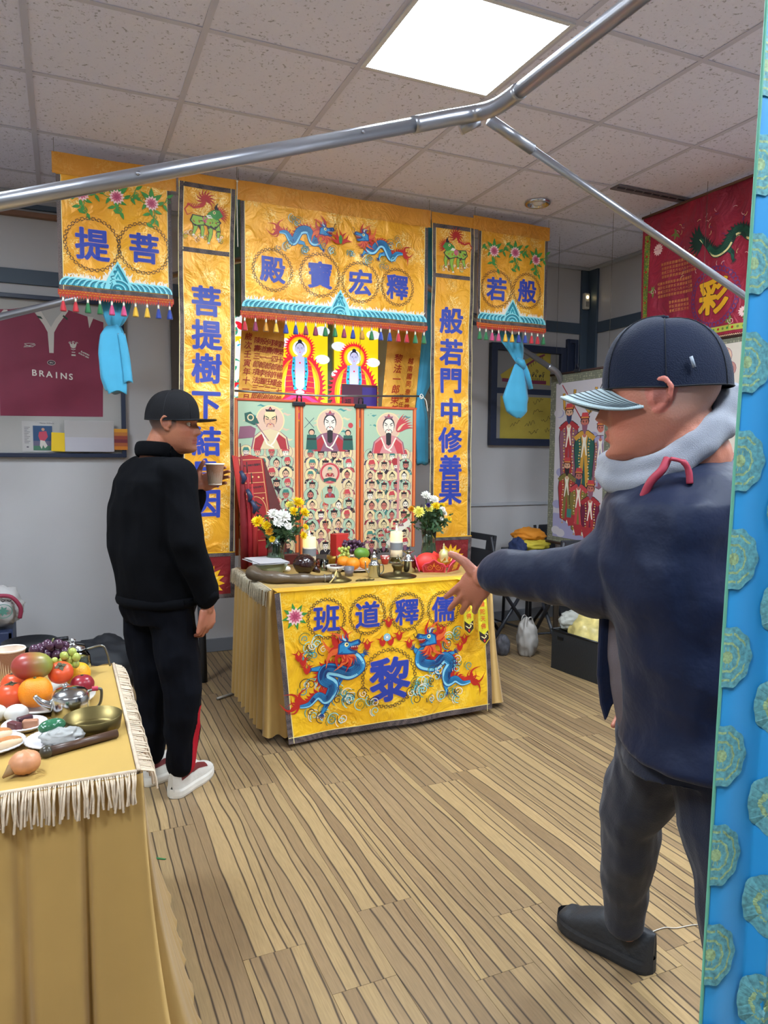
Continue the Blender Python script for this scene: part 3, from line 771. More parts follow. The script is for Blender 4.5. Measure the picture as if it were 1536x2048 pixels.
def fold(a, ph=0): return lambda u, v: a*(math.sin(u*17+ph+1.3*math.sin(v*3.1))*.6+math.sin(u*29+ph*2+v*5)*.16+math.sin(v*9+u*6)*.2)
YV = 4.05
def side_borders(c, x0, x1, z0, z1, w=.022, top=False):
    c.rect(x0, z0, x0+w, z1, bord); c.rect(x1-w, z0, x1, z1, bord); c.rect(x0, z0, x1, z0+w*.9, bord)
    if top: c.rect(x0, z1-w, x1, z1, bord)
    for x in (x0+w, x1-w): c.rect(x-.0015, z0, x+.0015, z1, cream)
def valance(label, hx0, hx1, x0, x1, zt, zh, zb, chars, peak, motif, tas, ph):
    t = thing('valance_banner', label, 'banner', ((hx0+hx1)/2, YV, zt), 0)
    ox, oy, oz = t.location
    wf = fold(.009, ph)
    pf = planeY(YV, wf)
    fn = lambda u, v, d: pf(u, v, d)-Vector((ox, oy, oz))
    cloth('cloth', fn, x0, zb, x1, zh+.02, gold, t, 90, 50)
    cloth('header', lambda u, v, d: fn(u, v, d+.004), hx0, zh-.012, hx1, zt, goldh, t, 90, 8)
    c = Canvas(fn); side_borders(c, x0, x1, zb, zh-.015); c.build('border', t)
    for (ch, x, z, r, sz) in chars:
        c = Canvas(fn, .0024, .035); c.char(ch, (x, z), sz, blue, .028, outline=outl, ow=.015); c.build('character', t)
        c = Canvas(fn, .002, .03); keyring(c, (x, z), r, .013, 30); c.build('medallion_ring', t)
    c = Canvas(fn, .0021, .04); motif(c); c.build('embroidery', t)
    c = Canvas(fn, .0026, .04); seawaves(c, x0+.024, x1-.024, zb+.021, peak); c.build('wave_embroidery', t)
    # braided fringe
    b = MB(); n = int((x1-x0)/.008)
    rd = M('fringe_red', '#b5361f', .6); gd = M('fringe_gold', '#e0a836', .45, .2)
    for r_ in range(2):
        for k in range(n):
            for sg in (0, 1):
                xa = x0+.008*k; za = zb-.003-.012*r_
                p = fn(xa+.004*sg, za+(0 if sg else -.006), .003); q = fn(xa+.004+.004*sg, za+(-.006 if sg else 0), .003)
                b.tube([p, q], .0013, gd if (k+r_) % 2 else M('fringe_orange', '#d9702a', .5), 4, False)
    b.build('braid', t)
    c = Canvas(fn, .001, .06); c.rect(x0-.005, zb-.026, x1+.005, zb+.002, rd)
    for k in range(int((x1-x0)/.012)): c.flame((x0+.012*(k+.5), zb-.022), .022, rd, -PI/2, .1, .5)
    c.build('fringe', t)
    for k, cl in enumerate(tas):
        x = x0+.018+(x1-x0-.036)*k/(len(tas)-1)
        p = fn(x, zb-.038, .004); tassel(t, p, cl)
    # hanging loops up to the ceiling
    b = MB()
    for x in (hx0+.01, hx1-.01):
        p = fn(x, zt-.004, .004); b.tube([p, p+Vector((0, 0, ZC-zt+.004))], .0011, M('wire', '#5c5850', .5, .4), 5)
    b.build('hanging_wire', t)
    return t

def motif_flowers(fl, sd):
    return lambda c: vines(c, fl, 0, 0, 0, 0, sd)
def motif_dragons(c):
    dragon(c, [(1.14, 2.60), (1.18, 2.60), (1.22, 2.555), (1.26, 2.62), (1.31, 2.625), (1.335, 2.57), (1.37, 2.575)], .042, (1.395, 2.63), 1, PI*.85, .076, legs=[(1.25, 2.56, 1.29, 2.535), (1.34, 2.56, 1.39, 2.53)])
    dragon(c, [(1.90, 2.565), (1.86, 2.56), (1.82, 2.53), (1.78, 2.595), (1.74, 2.60), (1.70, 2.56), (1.66, 2.575)], .042, (1.65, 2.628), -1, .25, .074, legs=[(1.78, 2.55, 1.74, 2.52), (1.68, 2.55, 1.64, 2.53)], curl=-1)
    for k in range(7): c.flame((1.50, 2.58), .075, red, PI/2+(k-3)*.42, .15*(-1)**k, .26)
    c.disc((1.50, 2.60), .012, green, 12, .026)
    for p in ((1.25, 2.68), (1.17, 2.53), (1.30, 2.52), (1.42, 2.54), (1.84, 2.62), (1.66, 2.51), (1.80, 2.50), (1.60, 2.53)): cloud(c, p, .03, [teald, M('stitch_olive', '#6f7a3a', .5), teall], 4)
valance('left gold valance with two blue characters and flowering vines', -.013, .582, .003, .556, 2.84, 2.75, 2.178,
        [('提', .165, 2.416, .128, .165), ('菩', .415, 2.424, .125, .155)], .283, motif_flowers([(.12, 2.66), (.285, 2.665), (.455, 2.655)], 3), ['red', 'red', 'green', 'green', 'pink', 'pink', 'yellow', 'yellow', 'blue', 'blue'], 0)
valance('wide central gold valance with four blue characters and two dragons', .902, 2.085, .922, 2.070, 2.845, 2.755, 2.152,
        [('殿', 1.099, 2.388, .112, .15), ('寶', 1.378, 2.388, .118, .155), ('宏', 1.628, 2.373, .112, .15), ('釋', 1.868, 2.368, .105, .15)], 1.501, motif_dragons,
        ['red', 'plum', 'amber', 'yellow', 'blue', 'blue', 'plum', 'plum', 'green', 'green', 'plum', 'blue', 'amber', 'green', 'blue', 'blue', 'red', 'red', 'green', 'green'], 2)
valance('right gold valance with two blue characters beside the room corner', 2.383, 2.971, 2.425, 2.960, 2.857, 2.785, 2.205,
        [('若', 2.568, 2.425, .112, .15), ('般', 2.800, 2.432, .108, .15)], 2.690, motif_flowers([(2.545, 2.66), (2.70, 2.665), (2.865, 2.64)], 8), ['green', 'green', 'pink', 'pink', 'yellow', 'yellow', 'blue', 'blue', 'red', 'red', 'green'], 4)

def long_banner(label, x0, x1, zt, zs, zb, xs, zl, chars, f, ph):
    t = thing('long_banner', label, 'banner', ((x0+x1)/2, YV, zt), 0)
    ox, oy, oz = t.location
    wf = lambda u, v: .006*math.sin(v*5+ph)+.003*math.sin(v*17+u*7+ph)+.004*math.sin(u*14)
    pf = planeY(YV-.004, wf)
    def fn(u, v, d):
        s = xs*(zt-v)/(zt-zb); return pf(u+s+.003*math.sin(v*7+ph), v, d)-Vector((ox, oy, oz))
    cloth('cloth', fn, x0, zb, x1, zt-.02, gold, t, 20, 120)
    cloth('header', lambda u, v, d: fn(u, v, d-.002), x0-.004, zt-.03, x1+.006, 2.843, goldh, t, 20, 4)
    c = Canvas(fn, .0018, .05); w = .024
    for a in (x0, x1-w): c.rect(a, zb, a+w, zt, bord)
    c.rect(x0, zt-w, x1, zt, bord); c.rect(x0, zs-w/2, x1, zs+w/2, bord)
    for a in (x0+w, x1-w, x0, x1): c.rect(a-.0015, zb, a+.0015, zt, cream)
    c.build('border', t)
    c = Canvas(fn, .0024, .04); qilin(c, ((x0+x1)/2+.004, (zt+zs)/2-.02), .135, f); c.build('beast_embroidery', t)
    for ch, z in chars:
        c = Canvas(fn, .0024, .035); c.char(ch, ((x0+x1)/2-.004, z), .165, blue, .030, outline=outl, ow=.014); c.build('character', t)
    # red lotus panel at the foot
    rp = brocade('red_satin', '#8e1d22', '#a8323a', '#74161c', .4, .2, 30)
    cloth('lotus_panel', lambda u, v, d: fn(u, v, d+.002), x0-.004, zl, x1+.008, zb+.01, rp, t, 12, 16)
    c = Canvas(lambda u, v, d: fn(u, v, d+.002), .002, .04); xa, xb = x0-.004, x1+.008
    c.rect(xa, zl, xa+w, zb+.01, bord); c.rect(xb-w, zl, xb, zb+.01, bord); c.rect(xa, zl, xb, zl+w, bord); c.rect(xa, zb-.012, xb, zb+.01, bord)
    c.rect(xa, zb+.008, xb, zb+.013, M('stitch_bright_gold', '#f0b41c', .4)); cx, cz = (xa+xb)/2, (zl+zb)/2
    for k in range(11): c.leaf((cx, cz-.03), .10, PI/2+(k-5)*.42, M('stitch_bright_gold', '#f0b41c', .4), .4)
    for k in range(7): c.leaf((cx, cz-.03), .07, PI/2+(k-3)*.4, M('stitch_lotus', '#f3d476', .4), .42)
    c.disc((cx, cz+.0), .026, green, 14, .016); c.leaf((cx+.01, cz-.07), .06, .3, green); c.leaf((cx-.01, cz-.07), .06, PI-.3, green); c.leaf((cx, cz-.06), .05, -.8, orange)
    c.build('lotus_embroidery', t)
    return t
long_banner('tall narrow gold banner behind the man in black, seven blue characters down it', .594, .891, 2.79, 2.445, .80, -.024, .552,
            [('菩', 2.185), ('提', 2.005), ('樹', 1.825), ('下', 1.625), ('結', 1.43), ('良', 1.255), ('因', 1.085)], -1, 0)
long_banner('tall narrow gold banner right of the altar, seven blue characters down it', 2.098, 2.386, 2.775, 2.465, .832, .012, .62,
            [('般', 2.199), ('若', 2.005), ('門', 1.828), ('中', 1.640), ('修', 1.458), ('善', 1.284), ('果', 1.124)], 1, 2)
# hook and string between banners
t = thing('hanging_string', 'white knotted string hanging from a ceiling hook beside the tall left banner', 'string', (.899, 4.03, ZC))
b = MB(); b.tube([(0, 0, 0), (0, 0, -.06), (.004, 0, -.066), (.008, 0, -.055)], .0015, M('wire', '#5c5850', .5, .4), 6); b.build('hook', t)
b = MB(); b.tube([(.001, 0, -.062), (-.002, -.002, -.2), (.001, -.002, -.42)], .0028, M('cord_white', '#d8d2c4', .7), 7); b.ball((.001, -.001, -.075), .006, M('cord_white', '#d8d2c4', .7), 8, 6); b.build('cord', t)

# ---------------------------------------------------------------- red banner on the right-hand side
def red_banner():
    t = thing('red_banner', 'large red banner with green dragon and one gold character near the right wall', 'banner', (3.45, 3.2, 2.89))
    ox, oy, oz = t.location
    wf = lambda u, v: .008*math.sin(u*13+v*2)+.004*math.sin(u*31+v*6)
    pf = planeX(3.45, wf)
    def fn(u, v, d): return pf(u, v, d)-Vector((ox, oy, oz))
    rc = brocade('red_banner_satin', '#a81c3a', '#b83450', '#8c1634', .45, .15, 30)
    cloth('cloth', fn, -3.703, 2.06, -2.60, 2.885, rc, t, 80, 60)
    grn = lattice_mat('border_green_floral', '#a8a43c', '#5f6b2c', 90)
    c = Canvas(fn, .0018, .05)
    c.rect(-3.682, 2.085, -3.640, 2.765, grn); c.rect(-3.682, 2.075, -2.6, 2.108, M('border_lime', '#b3b648', .5))
    for k in range(34): c.disc((-3.66+.032*k, 2.092), .008, [red, M('stitch_olive', '#6f7a3a', .5), green][k % 3], 6)
    for k in range(20): c.disc((-3.661, 2.12+.032*k), .008, [M('stitch_olive', '#6f7a3a', .5), red, green][k % 3], 6)
    c.build('border', t)
    c = Canvas(fn, .0024, .03)
    c.char('彩', (-3.126, 2.285), .21, M('stitch_gold_char', '#e8ae2c', .35, .2), .034, outline=black, ow=.012); c.build('character', t)
    c = Canvas(fn, .0022, .03); pur = M('stitch_purple', '#5a3a78', .5)
    for k in range(38):
        a = 2*PI*k/38; c.ring((-3.126+.158*math.cos(a), 2.282+.158*math.sin(a)), .014, .0045, pur, 8)
    c.build('medallion_ring', t)
    c = Canvas(fn, .0022, .04); dg = M('dragon_green', '#1f5a44', .5, vary=.2, vscale=40); dk = M('dragon_green_dark', '#12362e', .5)
    for k in range(9): c.flame((-3.235, 2.63), .10, dk, PI+(k-4)*.33, .1, .3)
    dragon(c, [(-3.24, 2.635), (-3.19, 2.59), (-3.128, 2.525), (-3.06, 2.54), (-3.015, 2.61), (-2.96, 2.615), (-2.90, 2.57), (-2.84, 2.60)], .05, (-2.76, 2.64), 1, PI*.8, .09, dg, dk, cream, dk, legs=[(-3.04, 2.53, -3.01, 2.465), (-2.9, 2.56, -2.87, 2.50)], tail=False)
    c.build('dragon_embroidery', t); c = Canvas(fn, .0016, .04)
    rg = random.Random(4)
    c.inc = 0
    for k in range(70):
        q = (rg.uniform(-3.42, -2.7), rg.uniform(2.42, 2.78)); a = rg.uniform(0, 6)
        c.ring(q, .016, .0026, [pinkl, pur, cream][k % 3], 7, a0=a, a1=a+1.8)
    vine_flower(c, (-3.574, 2.656), .035)
    for p in ((-3.60, 2.40), (-3.58, 2.20), (-3.52, 2.15), (-3.42, 2.13), (-3.35, 2.15), (-3.44, 2.72), (-3.0, 2.13), (-2.93, 2.15)):
        for q in range(4): c.leaf(p, .04, rg.uniform(0, 6), M('stitch_olive', '#6f7a3a', .5), .4)
        c.spiral(p, .02, .003, pinkl, 1.3, rg.uniform(0, 6))
    vine_flower(c, (-3.53, 2.135), .03); vine_flower(c, (-2.93, 2.17), .028)
    c.build('cloud_embroidery', t)['kind'] = 'stuff'
    c = Canvas(fn, .0022, 0); c.inc = 0; gt = M('stitch_text_gold', '#d88a50', .5)
    names = '陳何黎鄧黃李張林吳梁周趙劉郭楊鍾阮'; tail_ = '壹貳三四五六七八九十一二'
    for blk_, (xa, xb, za, rows) in enumerate(((-3.545, -3.265, 2.555, 4), (-3.57, -3.285, 2.44, 4), (-3.47, -3.31, 2.312, 3))):
        nc = int((xb-xa)/.021)
        for r_ in range(rows):
            for k in range(nc):
                ch = (names[(k*3+blk_) % 17], '法道妙玄'[(k+blk_) % 4], tail_[k % 12], '郎')[r_ % 4]
                c.char(ch, (xa+.021*(k+.5)+.003*r_, za-.026*r_-.02*k*.021), .019, gt, .02)
    c.build('name_columns', t)['kind'] = 'stuff'
    # woven net fringe with tassels
    b = MB()
    for r_ in range(3):
        for k in range(90):
            xa = -3.68+.012*k; za = 2.055-.026*r_
            for q in range(2):
                p = fn(xa+.006*q, za-(.008 if q == 0 else 0), .002); p2 = fn(xa+.006+.006*q, za-(0 if q == 0 else .008), .002)
                b.tube([p, p2], .0018, M('fringe_cream', '#d8b890', .6) if r_ != 1 else M('fringe_plum', '#7c2440', .6), 4, False)
    b.build('braid', t)
    c = Canvas(fn, 0, .08); c.rect(-3.685, 1.975, -2.6, 2.062, M('fringe_dark', '#7a1f2c', .7)); c.build('fringe', t)
    seq = ['blue', 'sky', 'yellow', 'yellow', 'plum', 'plum', 'green', 'green']
    k = 0; u = -2.70
    while u > -3.66:
        tassel(t, fn(u, 1.972, .003), seq[k % 8], 1.15); u -= .0355; k += 1
    b = MB(); b.tube([fn(-3.71, 2.883, .002), fn(-2.6, 2.883, .002)], .008, M('rail_wood2', '#6a4a3a', .5), 8)
    for u in (-3.65, -2.8): b.tube([fn(u, 2.885, .002), fn(u, 2.885, .002)+Vector((0, 0, ZC-2.885))], .0015, M('wire', '#5c5850', .5, .4), 5)
    b.build('hanging_rod', t)
red_banner()

# ================================================================ BEHIND THE ALTAR
def rect_thing(name, label, cat, x0, z0, x1, z1, y, m, t=.004, group=None):
    o = thing(name, label, cat, ((x0+x1)/2, y, z0), 0, group)
    MB().box((0, 0, (z1-z0)/2), (x1-x0, t, z1-z0), m, bev=.001).build('sheet', o)
    MB().tube([(0, 0, z1-z0), (0, 0, ZC-z0)], .0015, M('wire', '#5c5850', .5, .4), 5).build('hanging_wire', o)
    return o, (lambda u, v, d: Vector((u-(x0+x1)/2, -t/2-.001-d, v-z0)))
# backlit pictures of seated Buddhas
def lit(name, h, e=1.0): return M('lit_'+name, h, .5, emit=h, es=e)
EL = .30
LW, LY, LR, LO, LB, LP, LK = (lit('white', '#eef8ff', EL), lit('yellow', '#ffe21e', EL), lit('red', '#f0263c', EL), lit('orange', '#ffa51e', EL), lit('cyan', '#2fb8e0', EL), lit('skin', '#c8cdf5', EL), lit('ink', '#20243c', .3))
LM = lit('mauve', '#d8408a', EL); LG = lit('green', '#3fa88c', EL)
def buddha(label, x0, x1, z0, z1, cx, cz, sd):
    t, fn = rect_thing('lit_deity_poster', label, 'poster', x0, z0, x1, z1, 4.50, LY, .006, 'glowing pictures behind the altar')
    c = Canvas(fn, .0004, 0); c.inc = 2e-5
    for k in range(5): c.disc((x0+.03+.22*(k % 2)*(x1-x0)/.28, z1-.06-.09*k), .05, LW, 14, .03)
    c.disc((cx, cz-.235), .155, LR, 34, .21)
    for k in range(46):
        a = 2*PI*k/46; c.flame((cx+.15*math.cos(a), cz-.235+.20*math.sin(a)), .035, LR, a+.5, .2, .4)
    c.disc((cx, cz-.235), .135, LO, 34, .185); c.disc((cx, cz-.235), .12, LY, 34, .165); c.disc((cx, cz-.235), .10, LW, 30, .145)
    for k in range(34):
        a = 2*PI*k/34; c.flame((cx+.078*math.cos(a), cz+.078*math.sin(a)), .03, LR, a+.5, .2, .4)
    c.disc((cx, cz), .085, LR, 30); c.disc((cx, cz), .074, LO, 30); c.disc((cx, cz), .066, LY, 30); c.disc((cx, cz), .048, LW, 24)
    c.disc((cx, cz-.40), .15, LO, 24, .045); c.disc((cx, cz-.43), .15, LY, 24, .03)
    for k in range(7): c.leaf((cx+.04*(k-3), cz-.455), .06, PI/2+(k-3)*-.2, LM if k % 2 else LB, .7)
    rob = [(cx-.035, cz-.05), (cx-.075, cz-.10), (cx-.095, cz-.2), (cx-.10, cz-.30), (cx-.13, cz-.335), (cx-.12, cz-.37), (cx, cz-.39), (cx+.12, cz-.37), (cx+.13, cz-.335), (cx+.10, cz-.30), (cx+.095, cz-.2), (cx+.075, cz-.10), (cx+.035, cz-.05)]
    c.poly(rob, LR)
    for k in range(6):
        for sg in (-1, 1): c.strip([(cx+sg*.04, cz-.1-.035*k), (cx+sg*.095, cz-.105-.035*k)], .003, LO)
    for sg in (-1, 1):
        c.strip([(cx+sg*.036, cz-.055), (cx+sg*.045, cz-.15), (cx+sg*.03, cz-.26)], .022, LB)
        for k in range(8): c.disc((cx+sg*(.04+.004*math.sin(k)), cz-.07-.024*k), .006, LK if k % 2 else LG, 8)
    c.poly([(cx-.03, cz-.05), (cx-.03, cz-.24), (cx, cz-.27), (cx+.03, cz-.24), (cx+.03, cz-.05)], LP)
    c.strip([(cx-.12, cz-.345), (cx-.04, cz-.30), (cx+.04, cz-.30), (cx+.12, cz-.345)], .022, LM)
    for k in range(5): c.flame((cx-.11+.055*k, cz-.345), .035, LB, -PI/2, .1, .6)
    c.disc((cx, cz-.275), .03, LP, 14, .014)
    c.disc((cx, cz-.045), .016, LP, 10); c.disc((cx, cz+.002), .031, LK, 18, .04); c.disc((cx, cz+.043), .014, LK, 12); c.disc((cx, cz-.004), .029, LP, 20, .037)
    for sg in (-1, 1):
        c.strip([(cx+sg*.019, cz+.004), (cx+sg*.012, cz+.007), (cx+sg*.006, cz+.003)], .0022, LK); c.disc((cx+sg*.0125, cz-.001), .0035, LK, 8, .002)
        c.disc((cx+sg*.03, cz-.008), .005, LP, 8, .014)
    c.disc((cx, cz-.023), .005, LR, 8, .0025); c.disc((cx, cz+.016), .002, LR, 6); c.strip([(cx, cz+.002), (cx-.003, cz-.012), (cx+.002, cz-.013)], .0016, LK); c.disc((cx, cz-.09), .006, LR, 8)
    c.build('deity_picture', t)
buddha('glowing picture of a seated Buddha in red robes, left of the pair', 1.275, 1.583, 1.58, 2.30, 1.395, 2.03, 1)
buddha('glowing picture of a seated Buddha, right of the pair behind the dark panel', 1.628, 1.938, 1.58, 2.30, 1.765, 1.995, 2)
t, fn = rect_thing('lit_landscape_poster', 'sliver of a bright green and red picture beside the tall left banner', 'poster', .945, 1.35, 1.03, 2.30, 4.51, LW, .006)
c = Canvas(fn, .0004, 0); rg = random.Random(3)
for k in range(40): c.flame((rg.uniform(.945, 1.02), rg.uniform(1.38, 2.25)), rg.uniform(.03, .1), [LG, LB, LR, LY, LG][k % 5], rg.uniform(0, 6), .3, .3)
c.build('landscape_picture', t)
t, fn = rect_thing('dark_print_panel', 'dark mauve and red printed panel standing in front of the right glowing picture', 'panel', 1.66, 1.60, 1.91, 1.815, 4.44, M('panel_mauve', '#5c3448', .3), .008)
c = Canvas(fn, .0004, 0); c.rect(1.665, 1.60, 1.74, 1.74, M('panel_red', '#9a2a3c', .3)); c.rect(1.80, 1.61, 1.90, 1.80, M('panel_purple', '#4a3a8c', .3))
for k, ch in enumerate('福壽'): c.char(ch, (1.70, 1.70-.06*k), .045, redt_ if False else M('panel_ink', '#3a1420', .5), .02)
c.build('panel_print', t)
# strip filling the dark gap between the posters, dark box before the right one
o = MB().box((1.605, 4.53, 1.95), (.04, .03, .72), M('grey_green_strip', '#5d6f6c', .5), bev=.004).build('grey_strip'); setp(o, 'grey green strip between the two glowing pictures', 'post')
# two hanging cloths with red names
goldp = brocade('gold_plain', '#f5b848', '#fbcf70', '#eaa838', .45, .15, 18)
redt = M('stitch_name_red', '#b02a14', .5)
def name_cloth(label, x0, x1, sh, cols, ph):
    t = thing('name_cloth', label, 'cloth banner', ((x0+x1)/2, 4.34, 2.30), 0)
    ox, oy, oz = t.location
    def fn(u, v, d):
        s = sh*(2.30-v); return Vector((u+s-ox, 4.34-d-.010*math.sin(u*22+ph)*(.4+(2.3-v))-oy, v-oz))
    cloth('cloth', fn, x0, 1.54, x1, 2.30, goldp, t, 30, 30)
    c = Canvas(fn, .002, .04); c.inc = 0
    for (x, z, step, txt, sz) in cols:
        for k, ch in enumerate(txt): c.char(ch, (x, z-step*k), sz, redt, .016, shear=.12)
    c.build('name_columns', t)['kind'] = 'stuff'
    b = MB()
    for u in (x0+.01, x1-.01): b.tube([fn(u, 2.30, 0), fn(u, 2.30, 0)+Vector((0, 0, ZC-2.30))], .0012, M('wire', '#5c5850', .5, .4), 5)
    b.tube([fn(x0-.01, 2.30, 0), fn(x1+.01, 2.30, 0)], .006, M('rail_wood2', '#6a4a3a', .5), 8); b.build('hanging_rod', t)
name_cloth('gold cloth with small red names left of the glowing pictures', 1.0, 1.262, -.06,
           [(1.045, 2.06, .052, '歲次壬寅年十一月初', .048)]+[(1.10+.036*k, 2.04-.004*k, .047, s_, .042) for k, s_ in enumerate(['陳壽三郎項法三郎', '殷道一郎李道二郎', '何壽一郎徐旺二郎', '陳傳四郎許耀二郎', '劉榮十郎楊金七郎'])], 0)
name_cloth('gold cloth with large red name right of the glowing pictures', 1.955, 2.20, -.09,
           [(2.04, 1.985, .066, '黎法一郎榮任香', .062), (2.135, 1.975, .050, '越南國同奈省錦縣', .042), (2.088, 1.74, .05, '建任大', .036)], 1)
# blue gauze strips
gauze = M('blue_gauze', '#3fa3c8', .6, vary=.08, vscale=9, sheen=.4)
gauzed = M('pale_green_gauze', '#5c9a9c', .6, vary=.08, vscale=9, sheen=.3)  # blue-green colour of the pale gauze itself
def gauze_strip(name, label, pts, ws, m, ph=0, nfold=4, th=.35):
    """pts: centre line, ws: widths; a gathered cloth"""
    P = spline(pts, 8); n = len(P)
    W = []
    for i in range(n):
        q = i/8; a = int(min(q, len(ws)-2)); f_ = q-a if a < len(ws)-1 else 1; W.append(ws[a]+(ws[min(a+1, len(ws)-1)]-ws[a])*min(f_, 1))
    ox = P[0].copy(); b = MB(); K = 28; vs = []; fs = []
    for i, p in enumerate(P):
        for k in range(K):
            a = 2*PI*k/K; w = W[i]/2; rr = 1+.16*math.cos(nfold*2*a+ph+i*.06)
            vs.append(p-ox+Vector((w*math.cos(a)*rr, -w*th*math.sin(a)*rr, .25*w*math.cos(3*a+ph) if i in (0, n-1) else 0)))
    for i in range(n-1):
        for k in range(K): fs.append((i*K+k, i*K+(k+1) % K, (i+1)*K+(k+1) % K, (i+1)*K+k))
    fs.append(tuple(range(K))); fs.append(tuple((n-1)*K+k for k in range(K)))
    b.add(vs, fs, m, True)
    return b, ox
b, ox = gauze_strip('', '', [(.955, 4.42, 2.904), (.955, 4.42, 2.5), (.955, 4.42, 2.2)], [.10, .11, .12], gauzed)
o = b.build('pale_gauze_curtain'); o.location = ox; setp(o, 'pale green gauze showing between tall left banner and centre valance', 'curtain')
b, ox = gauze_strip('', '', [(2.265, 4.40, 2.904), (2.265, 4.40, 2.25), (2.25, 4.39, 2.05), (2.22, 4.37, 1.85), (2.19, 4.36, 1.73), (2.20, 4.36, 1.60), (2.21, 4.36, 1.3)], [.10, .10, .09, .10, .05, .09, .08], gauze)
o = b.build('blue_gauze_curtain'); o.location = ox; setp(o, 'blue gauze curtain tied with white string right of the painted scrolls', 'curtain')

# knotted blue cloths on the canopy poles
def knot_cloth(label, top, knot, body, ph):
    t = thing('knotted_gauze', label, 'cloth', tuple(top[0]), 0, 'blue gauze tied on the canopy poles')
    ox = Vector(top[0])
    b, o_ = gauze_strip('', '', [p for p in top], [.20, .13, .045], gauze, ph, 3, .3)
    b.build('gathered_top', t)
    b, o_ = gauze_strip('', '', body[0], body[1], gauze, ph+1, 2, .38)
    q = b.build('hanging_tail', t); q.location = o_-ox
    b = MB(); k = Vector(knot)-ox
    b.tube([k+Vector((-.03, -.01, .03)), k+Vector((-.005, -.035, .012)), k+Vector((.03, -.02, -.02))], [.018, .024, .016], gauze, 12, up=(0, 0, 1))
    b.tube([k+Vector((.02, -.015, .02)), k+Vector((.04, -.03, -.06)), k+Vector((.075, -.03, -.16))], [.014, .028, .022], gauze, 12, flat=.45)
    b.build('knot', t)
    return t
knot_cloth('blue gauze cloth knotted into a sack below the right valance', [(2.76, 4.20, 2.18), (2.79, 4.16, 2.08), (2.82, 4.15, 1.985)], (2.825, 4.15, 1.97),
           ([(2.82, 4.15, 1.98), (2.815, 4.15, 1.88), (2.80, 4.15, 1.75), (2.81, 4.15, 1.66), (2.825, 4.15, 1.615)], [.05, .13, .21, .17, .03]), 0)
t = thing('knotted_gauze', 'blue gauze cloth hanging long in front of the framed jersey', 'cloth', (.285, 4.21, 2.25), 0, 'blue gauze tied on the canopy poles')
b, o_ = gauze_strip('', '', [(.285, 4.21, 2.25), (.275, 4.15, 2.1), (.268, 4.15, 2.03)], [.17, .12, .055], gauze, 1, 3, .3); b.build('gathered_top', t)
b, o_ = gauze_strip('', '', [(.266, 4.15, 2.035), (.258, 4.15, 1.98), (.25, 4.15, 1.88), (.258, 4.15, 1.76), (.27, 4.15, 1.685)], [.06, .125, .14, .135, .10], gauze, 2, 2, .3)
q = b.build('hanging_tail', t); q.location = o_-Vector((.285, 4.21, 2.25))
b, o_ = gauze_strip('', '', [(.30, 4.13, 1.99), (.318, 4.13, 1.87), (.33, 4.13, 1.74)], [.04, .05, .055], gauze, 2, 1, .4); q = b.build('loose_end', t); q.location = o_-Vector((.285, 4.21, 2.25))

# ---------------------------------------------------------------- painted scrolls of deities
PYS = 4.12
frm = M('scroll_orange_frame', '#c5542a', .45); frl = M('scroll_orange_light', '#e08a4c', .45)
PM = {k: M('paint_'+k, h, .5) for k, h in dict(cream='#d9c59a', sky='#a9c0a2', pinksky='#d8b49c', green='#3f7f74', dgreen='#2b5a50', red='#a83238', crimson='#c4444a', skin='#d8ab8a', skinr='#bf7060', black='#2b2528', navy='#39405f', teal='#4b8f8a', white='#e8dfcc', mauve='#8c5a6c', pink='#cf8a88', halo='#e2cf9a', gold='#c9963c').items()}
def face(c, p, s, skin, hair, beard=None, hat=None, look=0):
    x, y = p
    c.disc((x, y+.12*s), s*.46, hair, 12, s*.5); c.disc((x, y), s*.38, skin, 12, s*.48)
    if beard: c.poly([(x-s*.3, y-s*.15), (x-s*.24, y-s*.75), (x, y-s*1.15), (x+s*.24, y-s*.75), (x+s*.3, y-s*.15), (x, y-s*.3)], beard)
    if hat == 'crown':
        c.poly([(x-s*.42, y+s*.3), (x-s*.5, y+s*.6), (x-s*.2, y+s*.62), (x, y+s*.95), (x+s*.2, y+s*.62), (x+s*.5, y+s*.6), (x+s*.42, y+s*.3)], PM['black'])
        c.disc((x, y+s*.72), s*.12, PM['crimson'], 8)
    elif hat == 'cap': c.poly([(x-s*.5, y+s*.25), (x-s*.3, y+s*.7), (x+s*.3, y+s*.7), (x+s*.5, y+s*.25)], PM['green'])
    elif hat == 'red': c.poly([(x-s*.55, y+s*.2), (x-s*.35, y+s*.75), (x+s*.25, y+s*.85), (x+s*.5, y+s*.25)], PM['crimson'])
    else: c.disc((x, y+s*.6), s*.17, hair, 8)
    for sg in (-1, 1):
        c.strip([(x+sg*s*.26, y+s*.16), (x+sg*s*.07, y+s*.08)], s*.07, PM['black']); c.disc((x+sg*s*.16, y+s*.01), s*.05, PM['black'], 6)
    c.disc((x, y-s*.26), s*.09, PM['crimson'], 6, s*.05); c.strip([(x, y+s*.03), (x-.04*s, y-s*.12), (x+.05*s, y-s*.13)], s*.03, PM['mauve'])
